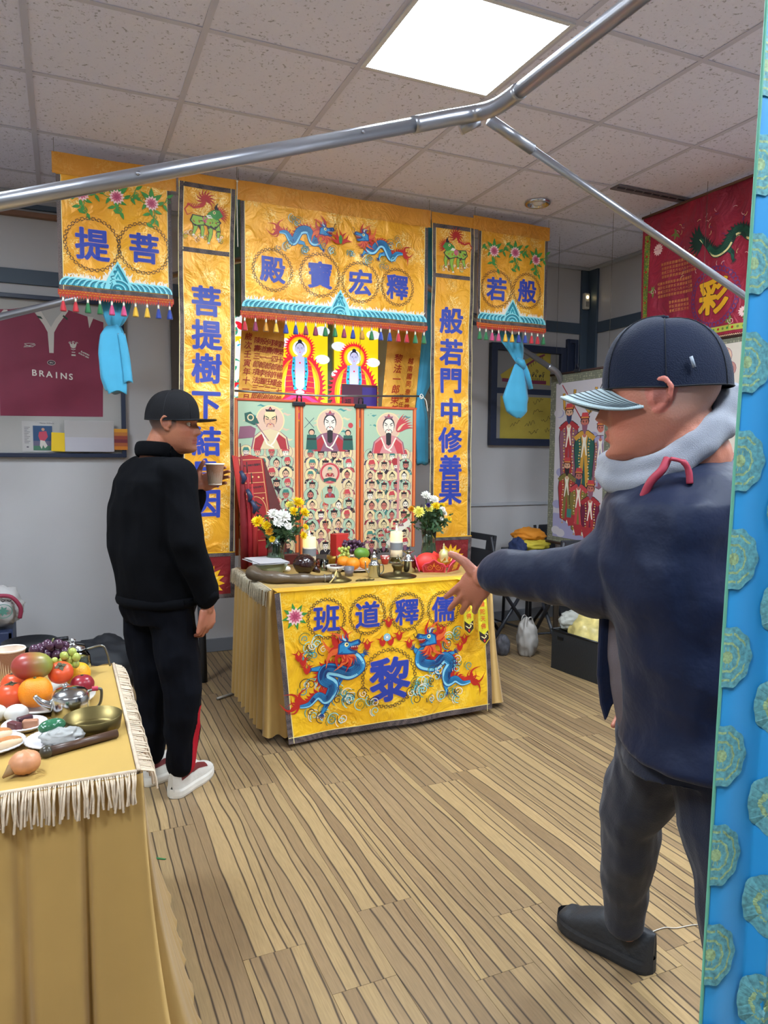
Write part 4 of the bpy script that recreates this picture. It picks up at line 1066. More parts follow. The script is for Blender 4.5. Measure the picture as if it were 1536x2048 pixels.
def figure(c, p, s, rg, halo=True):
    x, y = p; h = rg.choice(['crown', 'cap', 'red', None, None, 'crown'])
    if halo: c.disc((x, y+.1*s), s*.95, PM['mauve'], 16); c.disc((x, y+.1*s), s*.9, rg.choice([PM['halo'], PM['cream'], PM['sky']]), 16)
    rob = PM[rg.choice(['green', 'red', 'teal', 'dgreen', 'mauve', 'navy', 'crimson', 'black'])]
    c.poly([(x-s*.95, y-s*1.2), (x-s*.8, y-s*.65), (x-s*.25, y-s*.4), (x+s*.25, y-s*.4), (x+s*.8, y-s*.65), (x+s*.95, y-s*1.2)], PM['black'])
    c.poly([(x-s*.87, y-s*1.2), (x-s*.73, y-s*.7), (x-s*.22, y-s*.46), (x+s*.22, y-s*.46), (x+s*.73, y-s*.7), (x+s*.87, y-s*1.2)], rob)
    c.strip([(x-s*.25, y-s*.45), (x, y-s*.85), (x+s*.25, y-s*.45)], s*.13, PM[rg.choice(['white', 'cream', 'pink'])])
    for sg in (-1, 1): c.strip([(x+sg*s*.75, y-s*.75), (x+sg*s*.5, y-s*1.15)], s*.06, PM[rg.choice(['white', 'black', 'gold'])])
    face(c, (x, y), s, PM[rg.choice(['skin', 'skin', 'skinr', 'cream', 'white'])], PM['black'], PM[rg.choice(['black', 'mauve'])] if rg.random() < .3 else None, h)
    if rg.random() < .4: c.strip([(x+s*.6, y-s*1.1), (x+s*.95, y+s*.8)], s*.05, PM['mauve'])
def scroll(label, x0, x1, z0, z1, sd, big):
    o = thing('painted_scroll', label, 'painting', ((x0+x1)/2, PYS, z0), 0, 'painted scrolls of deities above the altar')
    fn = lambda u, v, d: Vector((u-(x0+x1)/2, -.004-d, v-z0))
    MB().box((0, 0, (z1-z0)/2), (x1-x0, .006, z1-z0), PM['cream'], bev=.001).build('sheet', o)
    b = MB()
    for xx in (x0, x1): b.box((xx-(x0+x1)/2+(.010 if xx == x0 else -.010), -.006, (z1-z0)/2), (.022, .01, z1-z0+.004), frm, bev=.003); b.box((xx-(x0+x1)/2+(.010 if xx == x0 else -.010), -.0118, (z1-z0)/2), (.007, .002, z1-z0), frl)
    b.box((0, -.006, z1-z0), (x1-x0+.01, .014, .014), frm, bev=.004); b.build('scroll_frame', o)
    c = Canvas(fn, .0004, 0); c.inc = 3e-6; rg = random.Random(sd)
    xa, xb = x0+.022, x1-.022; w = xb-xa; top = z1-.008; mid = z1-.27; cx = (xa+xb)/2+(.02 if big == 'old' else 0)
    c.rect(xa, mid, xb, top, PM['sky'])
    for k in range(26):
        zz = rg.uniform(mid, top-.01); xx = rg.uniform(xa+.03, xb-.04)
        c.strip([(xx-.03, zz), (xx-.01, zz+.006), (xx+.01, zz-.003), (xx+.03, zz+.003)], [.002, .011, .012, .002], PM[rg.choice(['pinksky', 'teal', 'cream', 'sky', 'sky'])])
    # the crowd in overlapping haloes
    s = .047; r_ = 0; zz = mid-.03
    while zz > z0+.02:
        n = int(w/(s*1.45)); 
        for k in range(n):
            xx = xa+w*(k+.5)/n+(.3*s if r_ % 2 else -.3*s); xx = min(max(xx, xa+s*.95), xb-s*.95)
            if big == 'mid' and mid-.32 < zz < mid-.10 and abs(xx-cx) < .06: continue
            figure(c, (xx, zz+rg.uniform(-.006, .006)), s*rg.uniform(.82, 1.0), rg)
        zz -= s*1.3; r_ += 1
    if big == 'mid':
        c.disc((cx, mid-.14), .064, PM['pink'], 30); c.disc((cx, mid-.14), .060, PM['crimson'], 30); c.disc((cx, mid-.14), .05, PM['pinksky'], 24); figure(c, (cx, mid-.125), .03, rg, False); c.strip([(cx-.04, mid-.185), (cx, mid-.175), (cx+.04, mid-.185)], .02, PM['dgreen'])
        c.disc((cx, mid-.27), .058, PM['sky'], 24); figure(c, (cx, mid-.245), .036, rg, False)
    # the large deity at the top
    hy = top-.105; sk = PM['white'] if big != 'old' else PM['skin']
    c.disc((cx, hy), .085, PM['halo'], 30); c.disc((cx, hy), .078, PM['pinksky'], 30)
    rb = [(cx-.115, mid-.01), (cx-.10, mid+.06), (cx-.06, hy-.065), (cx, hy-.05), (cx+.06, hy-.065), (cx+.10, mid+.06), (cx+.115, mid-.01)]
    c.poly(rb, PM['mauve']); c.poly([(a*.93+cx*.07, z_) for a, z_ in rb], {'mid': PM['mauve'], 'right': PM['pink'], 'old': PM['cream']}[big])
    for sg in (-1, 1): c.poly([(cx+sg*.045, hy-.075), (cx+sg*.09, mid+.05), (cx+sg*.1, mid-.01), (cx+sg*.06, mid-.01), (cx+sg*.03, mid+.06)], PM['red'] if big != 'right' else PM['crimson'])
    c.strip([(cx-.05, hy-.07), (cx-.02, mid+.02), (cx+.02, mid-.0)], .009, PM['white']); c.strip([(cx+.05, hy-.07), (cx+.02, mid+.03), (cx+.0, mid+.01)], .009, PM['white'])
    c.disc((cx, hy+.008), .040, PM['black'], 20, .048); c.disc((cx, hy), .035, PM['skin'] if big == 'old' else PM['white'], 20, .045)
    if big == 'old': c.disc((cx, hy+.03), .034, PM['halo'], 16, .025)
    else: c.poly([(cx-.018, hy-.045), (cx-.016, hy-.11), (cx, hy-.12), (cx+.016, hy-.11), (cx+.018, hy-.045), (cx, hy-.038)], PM['black'])
    for sg in (-1, 1):
        c.strip([(cx+sg*.028, hy+.022), (cx+sg*.008, hy+.010)], .005, PM['black']); c.strip([(cx+sg*.026, hy+.006), (cx+sg*.010, hy+.003)], .004, PM['black'])
        c.strip([(cx+sg*.003, hy-.018), (cx+sg*.018, hy-.024), (cx+sg*.022, hy-.04)], .004, PM['black'] if big != 'old' else PM['mauve'])
    c.disc((cx, hy-.025), .007, PM['crimson'], 8, .003); c.strip([(cx, hy+.005), (cx-.003, hy-.012), (cx+.004, hy-.013)], .002, PM['mauve'])
    c.poly([(cx-.024, hy+.048), (cx-.03, hy+.062), (cx-.012, hy+.060), (cx, hy+.078), (cx+.012, hy+.060), (cx+.03, hy+.062), (cx+.024, hy+.048)], PM['mauve'] if big != 'old' else PM['black'])
    c.disc((cx, hy+.063), .006, PM['crimson'], 10)
    if big == 'right':
        for k in range(7): c.flame((cx+.055, hy-.03), .12, PM['crimson'], .75+(k-3)*.16, .1, .2)
        c.flame((cx+.06, hy-.025), .08, PM['cream'], .75, .1, .2); c.disc((cx+.045, mid-.06), .022, PM['red'], 16)
        c.rect(xb-.105, z0+.18, xb-.09, mid-.03, PM['pink'])
        c.strip([(cx-.0, z0+.02), (cx+.09, z0+.12), (xb-.01, z0+.16)], .035, PM['white'])
        for k in range(6): figure(c, (xa+.03+.045*k, z0+.06+.02*k), .022, rg, False)
    if big == 'mid':
        c.disc((xb-.035, hy-.01), .016, PM['crimson'], 16)
        for sg, xx in ((-1, cx-.115), (1, cx+.115)):
            c.disc((xx, hy-.055), .02, PM['black'], 12); c.disc((xx, hy-.058), .015, PM['skin'], 12); c.poly([(xx-.035, mid), (xx-.028, hy-.07), (xx+.028, hy-.07), (xx+.035, mid)], PM['dgreen']); c.rect(xx-.03, hy-.10, xx+.03, hy-.09, PM['black'])
        c.strip([(cx-.16, hy-.03), (cx-.10, hy+.03)], .003, PM['navy']); c.strip([(cx-.10, hy-.03), (cx-.155, hy+.03)], .003, PM['navy'])
    if big == 'old':
        q = cx-.115; c.poly([(q-.03, hy-.01), (q-.035, hy+.035), (q, hy+.045), (q+.035, hy+.01), (q+.05, hy-.02), (q+.02, hy-.03)], PM['dgreen']); c.disc((q, hy+.012), .02, PM['cream'], 14); c.disc((q, hy+.012), .013, PM['dgreen'], 12)
        c.strip([(q+.03, hy-.02), (cx-.01, hy-.12)], .005, PM['mauve'])
        c.poly([(xa, hy-.11), (xa+.01, hy-.04), (q, hy-.035), (q+.03, hy-.05), (q+.02, hy-.1)], PM['mauve'])
    c.build('painted_deities', o)
    return o
scroll('painted scroll of an old bald deity over a crowd, leftmost of three', .890, 1.268, .78, 1.670, 1, 'old')
scroll('painted scroll of a black-bearded deity with arms folded, middle of three', 1.275, 1.652, .76, 1.660, 2, 'mid')
scroll('painted scroll of a black-bearded deity with a flaming sword, rightmost of three', 1.660, 2.035, .78, 1.650, 3, 'right')
# bulldog clips and the rod above
for x, lb in ((1.268, 'left'), (1.655, 'right')):
    t = thing('binder_clip', 'black binder clip holding the scrolls together, %s one of two' % lb, 'clip', (x, PYS-.012, 1.65), 0, 'black clips on the painted scrolls')
    MB().box((0, 0, .004), (.075, .026, .026), M('clip_black', '#1f2028', .35), bev=.005).build('jaw', t)
    MB().tube([(-.014, -.006, .018), (-.012, -.01, .05), (.012, -.01, .05), (.014, -.006, .018)], .005, M('clip_black', '#1f2028', .35), 8).build('lever', t)
o = MB().tube([(.85, 4.09, 1.715), (1.4, 4.085, 1.705), (2.06, 4.09, 1.728)], .006, M('rod_steel', '#9a9a98', .3, .9), 10).build('hanging_rod'); setp(o, 'thin steel rod strung across above the painted scrolls', 'rod')
t = thing('tie_string', 'white string knotted round the right end of the thin rod', 'string', (2.05, 4.085, 1.725))
cw = M('cord_white', '#d8d2c4', .7)
MB().tube(spline([(-.01, -.01, .0), (.0, -.012, .015), (.014, -.012, .0), (0, -.012, -.014), (-.01, -.012, 0), (.03, -.014, -.02), (.045, -.014, -.09)], 6), .003, cw, 6).build('cord', t)

# ================================================================ TABLES
ZT = .73
clm = M('tablecloth_gold', '#b08c4c', .6, vary=.07, vscale=5, sheen=.3, bump=.15, bscale=14)
clt = M('tablecloth_top', '#b08d3c', .6, vary=.06, vscale=7, sheen=.2)
fr_w = M('fringe_thread', '#cdb9a0', .65, vary=.2, vscale=60); fr_s = M('fringe_silver', '#bfb39a', .4, .3, vary=.3, vscale=90)
def table(name, label, x0, x1, y0, y1):
    t = thing(name, label, 'table', ((x0+x1)/2, (y0+y1)/2, 0))
    w, d = (x1-x0)/2, (y1-y0)/2
    MB().box((0, 0, ZT-.022), (2*w-.01, 2*d-.01, .030), M('table_board', '#b9b2a4', .5), bev=.004).build('tabletop', t)
    for sx in (-1, 1):
        for sy in (-1, 1): MB().tube([(sx*(w-.08), sy*(d-.08), ZT-.04), (sx*(w-.08), sy*(d-.08), .0)], .014, M('table_leg', '#55565a', .4, .6), 10).build('leg', t)
    return t
def drape_table(label, x0, x1, y0, y1, amp, npl, flare, flareside, sides, zb=.02, sd=0, boxp=False):
    """top sheet and pleated skirt; sides: which edges hang (f front, r right, l left, b back)"""
    t = thing('tablecloth', label, 'tablecloth', ((x0+x1)/2, (y0+y1)/2, ZT))
    cx, cy = (x0+x1)/2, (y0+y1)/2
    MB().box((0, 0, -.002), (x1-x0, y1-y0, .005), clt, bev=.002).build('top_sheet', t)
    R = .02
    path = []
    def line(a, b, n): return [(a[0]+(b[0]-a[0])*i/n, a[1]+(b[1]-a[1])*i/n) for i in range(n)]
    W, D = x1-x0, y1-y0
    seg = {'l': ((x0, y1), (x0, y0), (-1, 0)), 'f': ((x0, y0), (x1, y0), (0, -1)), 'r': ((x1, y0), (x1, y1), (1, 0)), 'b': ((x1, y1), (x0, y1), (0, 1))}
    pts = []; nor = []
    for s_ in sides:
        a, b_, n_ = seg[s_]; L = math.hypot(b_[0]-a[0], b_[1]-a[1]); k = max(8, int(L/.006))
        for i in range(k+1):
            f_ = i/k; e = min(f_*L, (1-f_)*L)
            nn = Vector(n_)
            if e < .05:   # round the corners
                other = None
                idx = sides.index(s_)
                if f_ < .5 and idx > 0: other = Vector(seg[sides[idx-1]][2])
                if f_ > .5 and idx < len(sides)-1: other = Vector(seg[sides[idx+1]][2])
                if other is not None: nn = (nn*(.5+.5*e/.05)+other*(.5-.5*e/.05)).normalized()
            pts.append((a[0]+(b_[0]-a[0])*f_, a[1]+(b_[1]-a[1])*f_)); nor.append(nn)
    acc = [0]
    for i in range(1, len(pts)): acc.append(acc[-1]+math.hypot(pts[i][0]-pts[i-1][0], pts[i][1]-pts[i-1][1]))
    rg = random.Random(sd); phs = [rg.uniform(-.6, .6) for _ in range(200)]
    NV = 30; vs = []; fs = []
    for j in range(NV+1):
        q = j/NV
        for i, (p, n_) in enumerate(zip(pts, nor)):
            s_ = acc[i]; u = s_*npl; k = int(u); a = phs[k % 200]*(1-(u-k))+phs[(k+1) % 200]*(u-k)
            sn = math.sin(2*PI*u+a*2); pl = (abs(sn)**.6)*(1 if sn > 0 else -1)
            if boxp:
                fr_ = (u+a*.5) % 1; pl = 1-2.6*math.exp(-((fr_-.5)/.07)**2)+.25*math.sin(2*PI*fr_)
            o = amp*(.35+.65*q)*(pl*.5+.5)+.004+flare*q*q+flareside*q*q*max(0, n_.x)
            z = -(ZT-zb)*q+.0
            if j == NV: z += .010*abs(math.sin(PI*s_/.045))
            vs.append((p[0]-cx+n_.x*o, p[1]-cy+n_.y*o, z))
    n = len(pts)
    for j in range(NV):
        for i in range(n-1): fs.append((j*n+i, j*n+i+1, (j+1)*n+i+1, (j+1)*n+i))
    b = MB(); b.add(vs, fs, clm, True); b.build('skirt', t)
    return t, pts, nor
def strands(t, edge, n_, L, mat, cx, cy, sp=.0035, sd=0, r=.0016):
    rg = random.Random(sd); b = MB(); (xa, ya), (xb, yb) = edge; ln = math.hypot(xb-xa, yb-ya); N = int(ln/sp)
    b.tube([(xa-cx+n_[0]*.004, ya-cy+n_[1]*.004, .002), (xb-cx+n_[0]*.004, yb-cy+n_[1]*.004, .002)], .0045, mat, 6)
    for i in range(N):
        f_ = (i+.5)/N; x, y = xa+(xb-xa)*f_-cx, ya+(yb-ya)*f_-cy
        l = L*rg.uniform(.8, 1.1); o = rg.uniform(.020, .034); dx, dy = rg.uniform(-.006, .006), rg.uniform(-.004, .004)
        tx, ty = (-n_[1], n_[0])
        p = [(x, y, .003), (x+n_[0]*(o+.002)+tx*dx*.5, y+n_[1]*(o+.002)+ty*dx*.5, -.006), (x+n_[0]*(o+.006)+tx*dx, y+n_[1]*(o+.006)+ty*dx, -l*.5), (x+n_[0]*(o+.008)+tx*(dx*1.2+dy), y+n_[1]*(o+.008)+ty*(dx*1.2+dy), -l)]
        b.tube(p, [r*.8, r, r*1.15, r*1.2], mat, 4, False)
    o = b.build('fringe', t); o['kind'] = 'stuff'

# altar table
AX0, AX1, AY0, AY1 = .875, 2.07, 3.27, 3.985
table('altar_table', 'altar table hidden under a gold cloth at the back of the room', AX0+.01, AX1-.01, AY0+.01, AY1-.01)
t, _, _ = drape_table('gold pleated cloth over the altar table', AX0, AX1, AY0, AY1, .045, 12, .0, .055, ['l', 'f', 'r'], .025, 3)
strands(t, ((AX0, AY1), (AX0, AY0)), (-1, 0), .075, fr_s, (AX0+AX1)/2, (AY0+AY1)/2, .004, 2)

# embroidered altar frontal
def frontal():
    t = thing('altar_frontal', 'bright yellow embroidered cloth with blue dragons hanging on the altar front', 'altar cloth', (1.45, 3.20, ZT))
    wf = lambda u, v: .008*math.sin(u*9+v*4)+.004*math.sin(u*21-v*9)+.004*math.sin(v*13+u*3)
    def fn(u, v, d):
        q = (ZT-v)/.71; return Vector((u-1.45, -.030*q+.006-d-wf(u, v)*q, v-ZT))
    eL = lambda v: .872+.055*(ZT-v)/.71
    eR = lambda v: 2.005+.035*(ZT-v)/.71
    def edge(u, v): return (eL(v)+(eR(v)-eL(v))*u, v+.012*u*(ZT-v)/.71)
    yb = brocade('frontal_brocade', '#fcc81a', '#ffe878', '#f2b012', .36, .5, 20)
    cloth('cloth', fn, 0, .018, 1, ZT, yb, t, 110, 70, edge=edge)
    MB().box((.0, .045, .0025), (1.135, .09, .003), yb).build('top_overlap', t)
    c = Canvas(fn, .0018, .03)
    N = 20
    def colm(e, s): return [(e(v)+s, v) for v in [ZT-.002-(ZT-.022)*k/N for k in range(N+1)]]
    c.strip([(a+.011, v) for a, v in colm(eL, 0)], .024, bord); c.strip([(a-.011, v+.012*(ZT-v)/.71) for a, v in colm(eR, 0)], .024, bord)
    c.strip([(.926+(1.115)*k/N, .031+.012*k/N) for k in range(N+1)], .026, bord)
    c.strip([(a+.025, v) for a, v in colm(eL, 0)], .003, cream); c.strip([(a-.025, v) for a, v in colm(eR, 0)], .003, cream)
    c.strip([(.926+(1.10)*k/N, .046+.012*k/N) for k in range(N+1)], .003, cream)
    c.build('border', t)
    for ch, x, z, r in (('班', 1.122, .590, .092), ('道', 1.332, .592, .092), ('釋', 1.545, .588, .090), ('儒', 1.750, .586, .086)):
        c = Canvas(fn, .0030, .03); c.char(ch, (x, z), .135, blue, .027, outline=outl, ow=.014); c.build('character', t)
        c = Canvas(fn, .0022, .03); keyring(c, (x, z), r, .012, 28); c.build('medallion_ring', t)
    c = Canvas(fn, .0030, .03); c.char('黎', (1.447, .262), .225, blue, .030, outline=outl, ow=.012); c.build('character', t)
    c = Canvas(fn, .0022, .03); keyring(c, (1.443, .268), .142, .014, 36); c.build('medallion_ring', t)
    c = Canvas(fn, .0022, .03)
    for k in range(8): c.leaf((.968, .612), .066, PI/2+k*PI/4+.2, green, .36)
    vine_flower(c, (.968, .612), .038); c.build('flower_embroidery', t)
    c = Canvas(fn, .0024, .03)
    for p, n in (((1.075, .426), 7), ((1.046, .282), 5), ((1.05, .48), 4), ((1.268, .185), 8), ((1.21, .215), 6), ((1.33, .14), 4), ((1.075, .137), 5), ((1.17, .105), 4), ((1.631, .21), 8), ((1.58, .17), 5), ((1.808, .142), 5), ((1.803, .43), 6), ((1.86, .30), 5), ((1.72, .131), 4), ((1.68, .26), 5)):
        cloud(c, p, .036, [teal, M('stitch_olive', '#6f7a3a', .5), teall, white, dkb], n, n)
    for p in ((1.443, .52), (1.408, .43), (1.452, .43), (1.499, .45), (1.328, .42), (.982, .40), (1.003, .375), (1.021, .335), (1.170, .463), (1.555, .405), (1.735, .455), (1.872, .395), (1.846, .36)):
        for k in range(4): c.flame(p, .055, red, PI/2+(k-1.5)*.35, .3*(-1)**k, .26)
    for k in range(5): c.disc((1.432, .473), .019-.003*k, [teall, dbl, white, dbl, white][k], 14)
    c.build('cloud_embroidery', t)['kind'] = 'stuff'
    c = Canvas(fn, .0032, .03)
    dragon(c, [(.985, .185), (1.03, .19), (1.075, .225), (1.115, .20), (1.14, .225), (1.150, .27), (1.105, .305), (1.118, .345), (1.175, .335), (1.235, .315), (1.285, .345), (1.265, .385), (1.225, .385)], .056, (1.205, .440), 1, PI*.80, .098,
           legs=[(1.13, .21, 1.095, .135), (1.10, .34, 1.045, .355), (1.26, .37, 1.31, .40), (1.19, .32, 1.17, .255)])
    c.build('dragon_embroidery', t)
    c = Canvas(fn, .0032, .03)
    dragon(c, [(1.905, .195), (1.86, .19), (1.82, .215), (1.775, .205), (1.765, .255), (1.795, .30), (1.755, .335), (1.71, .305), (1.665, .305), (1.618, .325), (1.625, .37), (1.655, .375)], .054, (1.675, .436), -1, .5, .094,
           legs=[(1.765, .23, 1.770, .155), (1.62, .36, 1.585, .40), (1.76, .33, 1.815, .355), (1.70, .31, 1.72, .25)], curl=-1)
    c.build('dragon_embroidery', t)
    return t
frontal()

# ---------------------------------------------------------------- things on the altar
glassc = M('clear_glass', '#dfeee6', .04, trans=1, ior=1.45)
waterm = M('vase_water', '#8fa07c', .1, trans=.7, ior=1.33)
steel = M('steel_polished', '#c4c6c6', .16, 1); steeld = M('steel_dull', '#8c8c86', .3, 1); brass = M('brass_old', '#6e613c', .4, .95); brassd = M('brass_dark', '#5c5236', .4, .9)
stemm = M('stem_green', '#3f5c34', .5, vary=.2, vscale=30); leafm = M('leaf_green', '#3a5a38', .55, vary=.25, vscale=30)
def vase(label, x, y, h, r0, r1):
    t = thing('glass_vase', label, 'vase', (x, y, ZT+.0005))
    MB().lathe([(0, .001), (r0*.92, .001), (r0, .008), (r0*.98, .06), (r0*.86, h*.62), (r1, h), (r1-.003, h), (r0*.86-.003, h*.62), (r0*.97-.003, .05), (r0*.9, .014), (0, .012)], glassc, n=36, rip=.012, rn=18).build('glass', t)
    MB().lathe([(0, .0135), (r0*.9, .0155), (r0*.955-.003, .05), (r0*.88-.003, h*.55), (0, h*.55)], waterm, n=28).build('water', t)
    return t
VH = .185
vase('tall clear glass vase of chrysanthemums at the left of the altar', 1.035, 3.78, VH, .052, .055)
vase('clear glass vase of flowers at the right of the altar', 1.985, 3.82, .20, .046, .048)
def chrys(label, vx, vy, vh, hx, hy, hz, r, colour, group, seed, face_=None):
    """flower head at (hx,hy,hz); stem runs down into the vase"""
    rg = random.Random(seed)
    t = thing('chrysanthemum', label, 'flower', (vx, vy, ZT+.03), 0, group)
    O = Vector((vx, vy, ZT+.03)); H = Vector((hx, hy, hz))-O
    foot = Vector((rg.uniform(-.018, .018), rg.uniform(-.018, .018), 0)); rim = Vector((H.x*.28, H.y*.28, vh-.03))
    st = spline([foot, (foot+rim)/2, rim, (rim+H)/2+Vector((0, 0, .015)), H], 5)
    MB().tube(st, .0028, stemm, 6).build('stem', t)
    b = MB()
    for k in range(9):
        p = st[int(len(st)*(.45+.05*k)) % len(st)]; a = rg.uniform(0, 2*PI); L = rg.uniform(.035, .07); d = Vector((math.cos(a), math.sin(a)*.7, rg.uniform(-.2, .7))).normalized(); q = d.cross(Vector((0, 0, 1))).normalized(); up = Vector((0, 0, 1))
        w = L*.28
        P_ = [p, p+d*L*.3+q*w*.6, p+d*L*.45+q*w*.25, p+d*L*.6+q*w*.55, p+d*L*.75+q*w*.2, p+d*L, p+d*L*.75-q*w*.2, p+d*L*.6-q*w*.55, p+d*L*.45-q*w*.25, p+d*L*.3-q*w*.6]
        m_ = p+d*L*.5-up*.004; b.add(P_+[m_], [(i, (i+1) % 10, 10) for i in range(10)], leafm)
    b.build('leaf', t)
    cm = M('petal_'+colour, {'yellow': '#f0cf14', 'white': '#f4f2ea', 'lemon': '#ece36c', 'orange': '#d99a1e', 'purple': '#3f2c6c'}[colour], .55)
    b = MB(); N = face_ or (H-rim).normalized()*.6+Vector((0, -.7, .3)); N = Vector(N).normalized(); U = N.orthogonal().normalized(); V = N.cross(U)
    for ring_, (cnt, el, ln) in enumerate(((14, .05, 1.0), (14, .35, .95), (12, .7, .8), (9, 1.05, .62), (5, 1.35, .45))):
        for k in range(cnt):
            a = 2*PI*(k+.5*ring_)/cnt+rg.uniform(-.12, .12); dr = U*math.cos(a)+V*math.sin(a)
            e = el+rg.uniform(-.1, .1); d = dr*math.cos(e)+N*math.sin(e); s_ = N.cross(dr).normalized(); nn = N*math.cos(e)-dr*math.sin(e)
            L = r*ln*rg.uniform(.88, 1.08); w = r*.12
            c0 = H; P_ = [c0, c0+d*L*.5+s_*w-nn*w*.3, c0+d*L*.85+s_*w*.8+nn*w*.2, c0+d*L+nn*w*.6, c0+d*L*.85-s_*w*.8+nn*w*.2, c0+d*L*.5-s_*w-nn*w*.3, c0+d*L*.5-nn*w*.5]
            b.add(P_, [(0, 1, 6), (1, 2, 3, 6), (6, 3, 4, 5), (0, 6, 5)], cm)
    b.build('flower_head', t)
FL = [('yellow', .935, 3.76, 1.005, .038), ('yellow', .975, 3.74, .985, .03), ('orange', .985, 3.72, .955, .026), ('yellow', 1.00, 3.72, .915, .02), ('white', 1.01, 3.72, 1.045, .038), ('white', 1.06, 3.70, 1.035, .042), ('white', 1.025, 3.69, 1.005, .034), ('white', 1.075, 3.68, .985, .026),
      ('yellow', 1.125, 3.74, 1.055, .034), ('yellow', 1.16, 3.78, 1.10, .040), ('yellow', 1.19, 3.76, 1.045, .036), ('lemon', 1.12, 3.80, 1.085, .03), ('yellow', 1.19, 3.74, .97, .022), ('yellow', 1.165, 3.70, .93, .026)]
nm = ['leftmost and low', 'left, beside the white ones', 'small and turned down at the left', 'smallest, lowest at the left', 'highest of the white ones at left', 'widest of the white ones', 'lower middle of the white ones', 'small and lowest of the white ones', 'nearest the white ones on the right', 'topmost of the yellow ones', 'right edge of the bunch', 'pale one behind the top', 'small bud at the right edge', 'small bloom low at the right']
for k, ((cl, x, y, z, r), s_) in enumerate(zip(FL, nm)):
    chrys('%s chrysanthemum in the left altar vase, %s' % (cl, s_), 1.035, 3.78, VH, x, y, z, r, cl, 'flowers in the left altar vase', k)
FR = [('lemon', 1.865, 3.72, 1.035, .038), ('lemon', 1.93, 3.72, 1.055, .030), ('orange', 1.84, 3.76, 1.05, .024), ('white', 1.95, 3.80, 1.125, .034), ('white', 1.995, 3.78, 1.10, .034), ('yellow', 1.985, 3.74, 1.065, .028), ('white', 2.03, 3.74, 1.045, .022), ('white', 2.055, 3.76, 1.02, .020), ('yellow', 2.06, 3.80, 1.065, .022), ('yellow', 2.065, 3.72, .99, .018), ('purple', 1.915, 3.70, 1.075, .018), ('white', 2.025, 3.74, .99, .014)]
nm = ['large at the left', 'centre front', 'small at the far left', 'topmost', 'right of the topmost', 'in the middle', 'small, right side', 'small, right side and lower', 'upper right edge', 'lowest at the right edge', 'dark bud in front', 'tiny, among the leaves']
for k, ((cl, x, y, z, r), s_) in enumerate(zip(FR, nm)):
    chrys('%s bloom in the right altar vase, %s' % (cl, s_), 1.985, 3.82, .20, x, y, z, r, cl, 'flowers in the right altar vase', 30+k)
# loose foliage in both bunches
for n_, (vx, vy, cx_, cz_, w_) in enumerate(((1.035, 3.78, 1.07, .96, .11), (1.985, 3.82, 1.98, .98, .10))):
    b = MB(); rg = random.Random(n_+9)
    for k in range(120):
        p = Vector((rg.gauss(0, w_*.45)+(cx_-vx), rg.gauss(0, .03)-.02, rg.uniform(-.07, .06)+cz_-ZT)); a = rg.uniform(0, 2*PI); d = Vector((math.cos(a), rg.uniform(-.6, .3), math.sin(a)*.8+.2)).normalized(); L = rg.uniform(.03, .06); q = d.cross(Vector((0, 1, 0))).normalized()
        b.add([p, p+d*L*.4+q*L*.22, p+d*L*.55+q*L*.08, p+d*L*.75+q*L*.14, p+d*L, p+d*L*.75-q*L*.14, p+d*L*.55-q*L*.08, p+d*L*.4-q*L*.22], [(0, 1, 2, 7 - 1), (0, 6, 7), (2, 3, 4, 6), (6, 4, 5)], leafm)
    for k in range(9): b.tube([(rg.uniform(-.015, .015), 0, .02), (rg.uniform(-.03, .03), -.01, .2), (cx_-vx+rg.uniform(-.08, .08), -.02, cz_-ZT)], .002, stemm, 5)
    o = b.build('foliage'); o.location = (vx, vy, ZT+.014); o['kind'] = 'stuff'; setp(o, 'dark green leaves filling the %s altar vase' % ('left', 'right')[n_], 'foliage')
# candles
wax = M('candle_wax', '#f1e0bd', .5); waxl = M('candle_wax_lit', '#ffe0a8', .5, emit='#ffc878', es=.35); band = M('candle_band', '#8f9499', .35, .3)
def candle(label, x, y, h, r, zc):
    t = thing('pillar_candle', label, 'candle', (x, y, ZT+.0005), 0, 'lit pillar candles on the altar')
    MB().lathe([(0, .001), (r*1.15, .001), (r*1.3, .01), (r*1.25, .04), (r*1.2, .04), (r*1.1, .012), (0, .012)], glassc, n=28).build('glass_dish', t)
    MB().lathe([(0, .013), (r, .013), (r, h-.055), (0, h-.055)], wax, n=30).build('wax', t)
    MB().lathe([(r+.0012, h-.105), (r+.0015, h-.062)], band, n=30).build('foil_band', t)
    MB().lathe([(r, h-.055), (r, h-.004), (r*.93, h), (r*.8, h-.006), (0, h-.012)], waxl, n=30).build('molten_top', t)
    MB().tube([(0, 0, h-.012), (.001, 0, h+.008)], .0012, M('wick', '#2a2018', .8), 5).build('wick', t)
    MB().lathe([(0, h+.002), (.0045, h+.008), (.0055, h+.014), (.003, h+.026), (0, h+.036)], M('flame', '#fff2c4', .5, emit='#ffdf90', es=9), n=12).build('flame', t)
candle('white pillar candle with flame, left of the two on the altar', 1.232, 3.80, .178, .037, 0)
candle('white pillar candle with flame, right of the two on the altar', 1.772, 3.82, .185, .036, 0)
# incense sticks standing between the scrolls
t = thing('incense_pot', 'small pot with three thin incense sticks in front of the middle scroll', 'incense', (1.42, 3.93, ZT))
MB().lathe([(0, .001), (.03, .001), (.04, .03), (.038, .05), (.033, .048), (0, .045)], M('pot_gold', '#a58438', .4, .7), n=20).build('pot', t)
for sx, hh in ((-.07, .43), (.0, .22), (.075, .46)): MB().tube([(sx*.15, 0, .04), (sx, .0, hh)], .0016, M('incense_stick', '#b98a4a', .6), 5).build('incense_stick', t)
